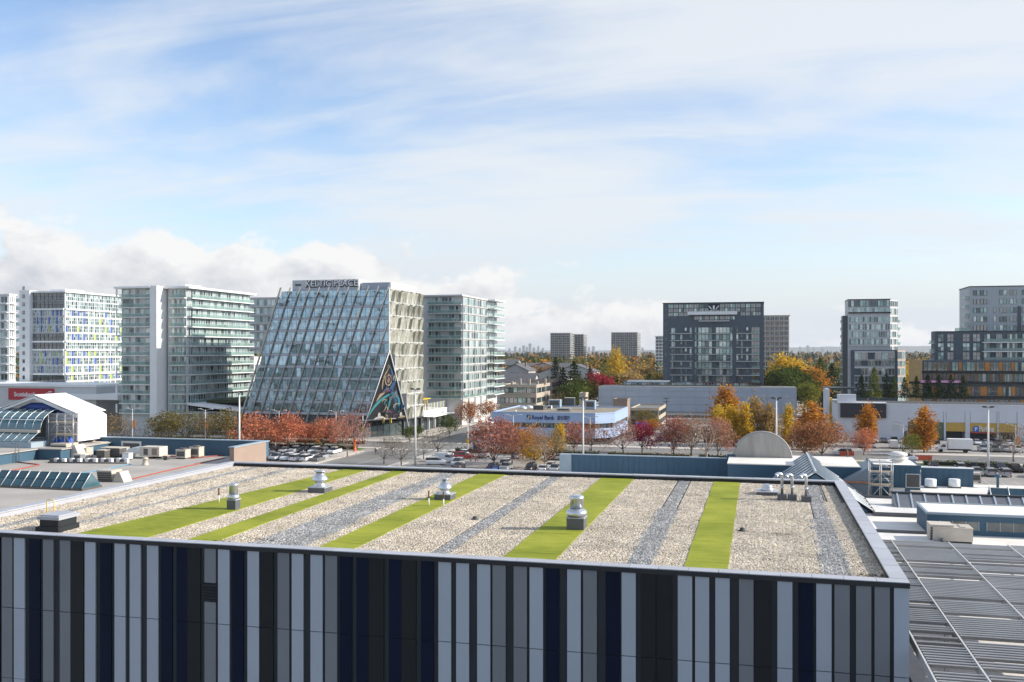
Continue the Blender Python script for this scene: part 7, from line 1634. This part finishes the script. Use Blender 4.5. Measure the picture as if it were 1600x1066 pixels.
def park(rows, where, group):
    for x, y, hd, kind, col in rows:
        base = f'{col} {words[kind]} {where}'; n = used_lab.get(base, 0); used_lab[base] = n + 1
        rows_ = [r_ for r_ in rows if r_[3] == kind and r_[4] == col]; rows_.sort(key=lambda r_: (r_[1], r_[0]))
        if len(rows_) > 1:
            i = rows_.index((x, y, hd, kind, col)); o_ = ['first', 'second', 'third', 'fourth', 'fifth', 'sixth', 'seventh', 'eighth', 'ninth', 'tenth', 'eleventh'][min(i, 10)]
            lab = f'{col} {words[kind]} {where}, {o_} alike from the near row'
        else: lab = base
        car(kind, col, x, y, hd, lab, group)
def fill(x0, x1, y, p, seed, kinds, cols, hd=R(90)):
    rr = random.Random(seed); out = []; x = x0
    while x < x1:
        if rr.random() < p: out.append((x + rr.uniform(-.15, .15), y + rr.uniform(-.3, .3), hd + (math.pi if rr.random() < .4 else 0) + rr.uniform(-.03, .03), rr.choice(kinds), rr.choice(cols)))
        x += 2.7
    return out
K = ['sedan', 'suv', 'sedan', 'suv', 'pickup']; CL = ['white', 'silver', 'grey', 'black', 'white', 'silver']
park(fill(-128, -101, 224.6, .9, 1, K, CL) + fill(-126, -99, 214.5, .9, 2, K, CL) + fill(-122, -99, 208.5, .85, 12, K, CL), 'parked before the red maples', 'cars parked before the red maples')
park(fill(-73, -38, 226.5, .55, 3, K, ['grey', 'black', 'navy', 'silver', 'white']) + fill(-66, -34, 209, .7, 4, K, CL) + fill(-64, -34, 203.2, .6, 14, K, CL) + fill(-58, -34, 193, .6, 5, K, CL), 'parked among the trees before the bank', 'cars parked before the bank')
park(fill(37, 66, 228, .95, 6, K, ['black', 'grey', 'navy', 'black', 'silver']) + fill(33, 66, 219, .6, 7, K, CL), 'parked below the right hand hedge', 'cars parked below the right hedge')
park(fill(-33, 10, 280, .8, 8, K, CL + ['blue']) + fill(-33, 10, 298, .7, 9, K, CL + ['red']) + fill(-33, 6, 318, .6, 10, K, CL), 'parked in the bank lot behind autumn trees', 'cars parked in the bank lot')
park(fill(24, 44, 275, .8, 15, ['suv', 'sedan', 'pickup', 'van'], ['white', 'silver', 'grey', 'white']) + fill(26, 80, 291, .8, 16, K, CL) + fill(56, 80, 272, .8, 17, K, CL), 'parked before the white parkade', 'cars parked before the parkade')
car('suv', 'white', *onz(681, 726, 0)[:2], R(12), 'white SUV in the lot by the tall pole, nearest the gravel roof', 'cars by the lot entrance')
car('van', 'white', *onz(697, 722, 0)[:2], R(-14), 'white van beside the white SUV in the lot', 'cars by the lot entrance')
car('suv', 'red', *onz(724, 717, 0)[:2], R(4), 'red SUV parked by the dark hedge', 'cars by the lot entrance')
car('sedan', 'blue', *onz(770, 737, 0)[:2], R(80), 'blue car nearest the gravel roof below the dusky red tree', 'cars by the lot entrance')
car('suv', 'black', -84.5, 286, R(90), 'black SUV driving on the cross street, nearer one', 'cars on the cross street'); car('sedan', 'black', -84.2, 303, R(90), 'black car driving on the cross street, farther one', 'cars on the cross street'); car('suv', 'white', -92, 330, R(-90), 'white SUV coming down the cross street', 'cars on the cross street')
for x, y, k_, c, lab in ((-60, 245, 'sedan', 'silver', 'silver car on the main road before the bank'), (20, 253, 'suv', 'white', 'white SUV on the main road near the construction fence'), (-140, 254.5, 'sedan', 'grey', 'grey car on the main road before the white condominium'), (34, 245.5, 'suv', 'white', 'white SUV on the main road behind the blue stair tower')):
    car(k_, c, x, y, 0 if y < 250 else math.pi, lab, 'cars on the main road')
# box truck
q = onz(1491, 707, 0); tk = thing('box_truck', 'white box truck parked before the yellow parkade bays', 'truck', (q.x, q.y, 0))
piece('cargo_box', tk, white_paint, q.x - 1.6, q.x + 4.2, q.y - 1.1, q.y + 1.2, 1.0, 3.5); piece('chassis', tk, hvac_dark, q.x - 4.2, q.x + 4.0, q.y - .6, q.y + .6, .55, .85)
MB().prism([(q.x - 4.4, q.y - 1, .5), (q.x - 1.8, q.y - 1, .5), (q.x - 1.8, q.y - 1, 2.2), (q.x - 2.9, q.y - 1, 2.2), (q.x - 3.5, q.y - 1, 1.4), (q.x - 4.4, q.y - 1, 1.25)], (0, 2.1, 0)).build('cab', white_paint, tk)
MB().prism([(q.x - 3.4, q.y - 1.02, 1.42), (q.x - 2.2, q.y - 1.02, 1.42), (q.x - 2.2, q.y - 1.02, 2.05), (q.x - 2.85, q.y - 1.02, 2.05)], (0, 2.14, 0)).build('side_window', car_glass, tk)
for x in (-3.3, 2.6):
    for y in (-.95, .95): MB().tube([(q.x + x, q.y + y - .14, .46), (q.x + x, q.y + y + .14, .46)], .46, 16, 0, False).build('wheel', tyre_m, tk)
# ================================================================== street furniture
lamp_w = mat('pole_white', (.66, .66, .65), .5, 0, .06, 1); banner = mat('banner_orange', (.62, .22, .03), .6, 0, .15, 2); sig_y = mat('signal_yellow', (.62, .40, .02), .5)
gl = 'double arm street lamps with orange banners'
for px, D, top, lab in ((207, 259, 639, 'double arm street lamp with an orange banner nearest the white tent'), (321, 259, 640, 'double arm street lamp with an orange banner before the podium fascia'), (436, 258, 642, 'double arm street lamp rising from the widest red maple'), (525, 258, 643, 'double arm street lamp above the last red maple'), (802, 254, 649, 'double arm street lamp before the far end of the bank'), (922, 252, 652, 'double arm street lamp with a white flag at the bank corner'), (1411, 250, 664, 'double arm street lamp before the parkade service door'), (1587, 246, 664, 'double arm street lamp at the right edge before the parkade')):
    p = at(px, D); z = zat(top, D); t = thing('street_lamp', lab, 'lamp', p, gl)
    MB().tube([(p.x, p.y, 0), (p.x, p.y, z)], [.11, .07], 8).build('pole', lamp_w, t)
    for s_ in (-1, 1):
        MB().tube([(p.x, p.y, z - .5), (p.x + s_ * .9, p.y, z + .05), (p.x + s_ * 1.5, p.y, z + .15)], .05, 6).build('arm', lamp_w, t); piece('lamp_head', t, lamp_w, p.x + s_ * 1.75 - .45, p.x + s_ * 1.75 + .45, p.y - .17, p.y + .17, z + .1, z + .26)
    piece('banner', t, banner if px < 600 or px > 1400 else white_paint, p.x + .12, p.x + .85, p.y - .02, p.y + .02, z - 5.2, z - 3.0)
    piece('base', t, concrete, p.x - .25, p.x + .25, p.y - .25, p.y + .25, 0, .5)
gt = 'tall white lot poles'
for px, D, top, lab in ((374, 214, 613, 'tall white lot pole beside the coral maple at the office edge'), (649, 212, 608, 'tall white lot pole before the sunny face of the glass office'), (911, 208, 622, 'tall white lot pole before the bank sign'), (1213, 210, 622, 'tall white lot pole behind the half round gable'), (1544, 203, 636, 'tall white lot pole before the parking sign')):
    p = at(px, D); z = zat(top, D); t = thing('lot_light_pole', lab, 'light pole', p, gt)
    MB().tube([(p.x, p.y, .6), (p.x, p.y, z)], [.24, .15], 10).build('pole', lamp_w, t); MB().lathe([(.38, 0), (.38, .6), (.3, .62)], p, 14).build('base', concrete, t)
    for s_ in (-1, 1): piece('lamp_head', t, hvac_dark, p.x + s_ * .75 - .4, p.x + s_ * .75 + .4, p.y - .3, p.y + .3, z - .05, z + .2)
    piece('bracket', t, hvac_dark, p.x - 1, p.x + 1, p.y - .06, p.y + .06, z - .18, z - .06)
for px, py, top, dx_, lab in ((567, 690, 648, 9.5, 'traffic signal with a long arm across the mural corner'), (731, 712, 655, 5.5, 'traffic signal pole with raised arm on the bank side of the crossing')):
    p = onz(px, py, 0); z = zat(top, (26 * F_PX) / (py - HY)); t = thing('traffic_signal', lab, 'traffic signal', p, 'traffic signals at the crossing')
    MB().tube([(p.x, p.y, 0), (p.x, p.y, z)], [.16, .1], 8).build('pole', lamp_w, t); MB().tube([(p.x, p.y, 6.0), (p.x + dx_, p.y + 1.5, 6.7)], [.11, .06], 8).build('arm', lamp_w, t)
    for f in (.62, .84):
        x, y = p.x + dx_ * f, p.y + 1.5 * f; h_ = piece('signal_head', t, sig_y, x - .25, x + .25, y - .2, y + .2, 5.35, 6.75); piece('lens', h_, hvac_dark, x - .13, x + .13, y - .24, y - .201, 5.5, 6.6)
    piece('signal_head', t, sig_y, p.x - .28, p.x + .28, p.y - .5, p.y - .18, 3.0, 4.2)
p = onz(745, 713, 0); t = thing('direction_sign', 'dark blue lot sign on two posts by the hedge', 'sign', p)
piece('board', t, mat('sign_dark_blue', (.02, .06, .12), .5), p.x - .9, p.x + .9, p.y - .06, p.y + .06, 1.6, 3.0)
for s_ in (-1, 1): piece('post', t, hvac_dark, p.x + s_ * .8 - .07, p.x + s_ * .8 + .07, p.y + .061, p.y + .2, 0, 3.1)
p = onz(1003, 684, 0); t = thing('blue_lot_sign', 'bright blue sign panel at the bank lot entrance', 'sign', p); piece('board', t, mat('sign_bright_blue', (.02, .16, .50), .5), p.x - 1.7, p.x + 1.7, p.y - .1, p.y + .1, 2.2, 4.6); piece('post', t, hvac_dark, p.x - .1, p.x + .1, p.y + .11, p.y + .25, 0, 4.4)
p = at(1041, 330); t = thing('utility_pole', 'wooden utility pole beside the small beige building', 'pole', p); MB().tube([(p.x, p.y, 0), (p.x, p.y, zat(620, 330))], [.17, .12], 8).build('pole', bark, t)
for dz_ in (.6, 1.7): piece('crossarm', t, bark, p.x - 1.1, p.x + 1.1, p.y - .07, p.y + .07, zat(620, 330) - dz_ - .1, zat(620, 330) - dz_ + .08)
p = onz(554.5, 706, 0); o = MB().lathe([(.6, 0), (.6, .15), (.35, .3), (.3, 2.6), (.34, 2.62), (.3, 3.6), (.1, 3.7)], p, 12).build('safety_marker', mat('safety_orange', (.72, .12, .02), .5), None, p); tag(o, 'tall safety orange marker post at the edge of the parked cars', 'marker')
fm_ = mat('fence_orange', (.60, .09, .03), .6, 0, .2, 2)
for px0, px1, py, lab in ((1430, 1456, 720, 'red orange construction fence beside the rusty pointed tree'), (1312, 1334, 713, 'orange barrier behind the gable skylight')):
    A, B = onz(px0, py, 0), onz(px1, py, 0); t = thing('construction_fence', lab, 'fence', A, 'orange construction fences'); n = 6
    for i in range(n + 1):
        x = A.x + (B.x - A.x) * i / n; y = A.y + (B.y - A.y) * i / n; piece('post', t, hvac_dark, x - .04, x + .04, y + .02, y + .1, 0, 1.4)
        if i < n: piece('mesh_panel', t, fm_, x + .05, x + (B.x - A.x) / n - .05, y - .02, y + .01, .15, 1.25)
# ================================================================== people
def person(px, py, head, top, pants, label, stride=.25, skin=(.45, .28, .2)):
    q = onz(px, py, 0); t = thing('person', label, 'person', (q.x, q.y, .13), 'people on the pavement', rz=head)
    V_ = [(0, 0, .95), (0, 0, 1.15), (0, 0, 1.38), (0, 0, 1.48), (.02, 0, 1.58), (.03, 0, 1.72), (0, .1, .9), (.5 * stride, .11, .5), (.55 * stride, .11, .07), (.55 * stride + .16, .11, .04), (0, -.1, .9), (-.3 * stride, -.11, .5), (-.9 * stride, -.11, .08), (-.9 * stride + .16, -.11, .04),
          (0, .19, 1.36), (-.06, .25, 1.1), (.04, .26, .88), (.07, .25, .80), (0, -.19, 1.36), (.06, -.25, 1.1), (.16, -.26, .9), (.2, -.25, .82)]
    E_ = [(0, 1), (1, 2), (2, 3), (3, 4), (4, 5), (0, 6), (6, 7), (7, 8), (8, 9), (0, 10), (10, 11), (11, 12), (12, 13), (2, 14), (14, 15), (15, 16), (16, 17), (2, 18), (18, 19), (19, 20), (20, 21)]
    Rr = [.15, .15, .15, .06, .09, .085, .085, .06, .045, .04, .085, .06, .045, .04, .06, .045, .035, .035, .06, .045, .035, .035]
    me = bpy.data.meshes.new('body'); me.from_pydata(V_, E_, []); ob = bpy.data.objects.new('tmp', me); COL.objects.link(ob); ob.modifiers.new('s', 'SKIN'); 
    for v, r_ in zip(me.skin_vertices[0].data, Rr): v.radius = (r_, r_)
    me.skin_vertices[0].data[0].use_root = True; ob.modifiers.new('d', 'SUBSURF').levels = 1
    bpy.context.view_layer.update(); m2 = bpy.data.meshes.new_from_object(ob.evaluated_get(bpy.context.evaluated_depsgraph_get())); bpy.data.objects.remove(ob)
    m2.materials.clear()
    for nm, c in (('skin', skin), ('coat_' + label[:12], top), ('trousers_' + label[:12], pants), ('hair', (.02, .015, .012))): m2.materials.append(mat('cloth_' + nm, c, .8))
    for f in m2.polygons:
        c = f.center; f.material_index = 2 if c.z < .93 and abs(c.y) < .2 else (0 if c.z > 1.46 and not (c.z > 1.66 or c.x < -.03) else 3 if c.z > 1.46 else (0 if c.z < .87 else 1)); f.use_smooth = True
    o = bpy.data.objects.new('body', m2); COL.objects.link(o); o.parent = t
person(587, 711, R(100), (.05, .05, .06), (.03, .03, .04), 'person in dark coat walking on the lot entrance pavement')
person(698, 716, R(20), (.02, .02, .025), (.02, .02, .03), 'person in black standing by the white van'); person(707, 716.5, R(190), (.55, .18, .04), (.03, .03, .05), 'person in an orange top by the red SUV')
person(600, 693, R(0), (.05, .05, .07), (.03, .03, .04), 'person in dark clothes waiting at the mural corner, nearer the long signal arm'); person(613, 690, R(180), (.35, .33, .3), (.05, .06, .1), 'person in a pale jacket at the mural corner'); person(636, 687, R(60), (.25, .05, .05), (.03, .03, .04), 'person in dark red by the sunny office face'); person(667, 681, R(80), (.5, .5, .5), (.04, .05, .09), 'person in grey walking by the white podium')
# ================================================================== haze
hb = MB().box(-31500, 31500, -2500, 26500, -1, 165).build('haze', [], None, (0, 0, 0), kind='stuff')
hmz, t_, o_ = nt('haze_air'); pv = node(t_, 'ShaderNodeVolumePrincipled'); pv.inputs['Density'].default_value = 4.5e-5; pv.inputs['Color'].default_value = (.90, .94, 1.0, 1); pv.inputs['Anisotropy'].default_value = .2
t_.links.new(pv.outputs[0], o_.inputs['Volume']); hb.data.materials.clear(); hb.data.materials.append(hmz); hb['label'] = 'thin blue autumn haze over the city'
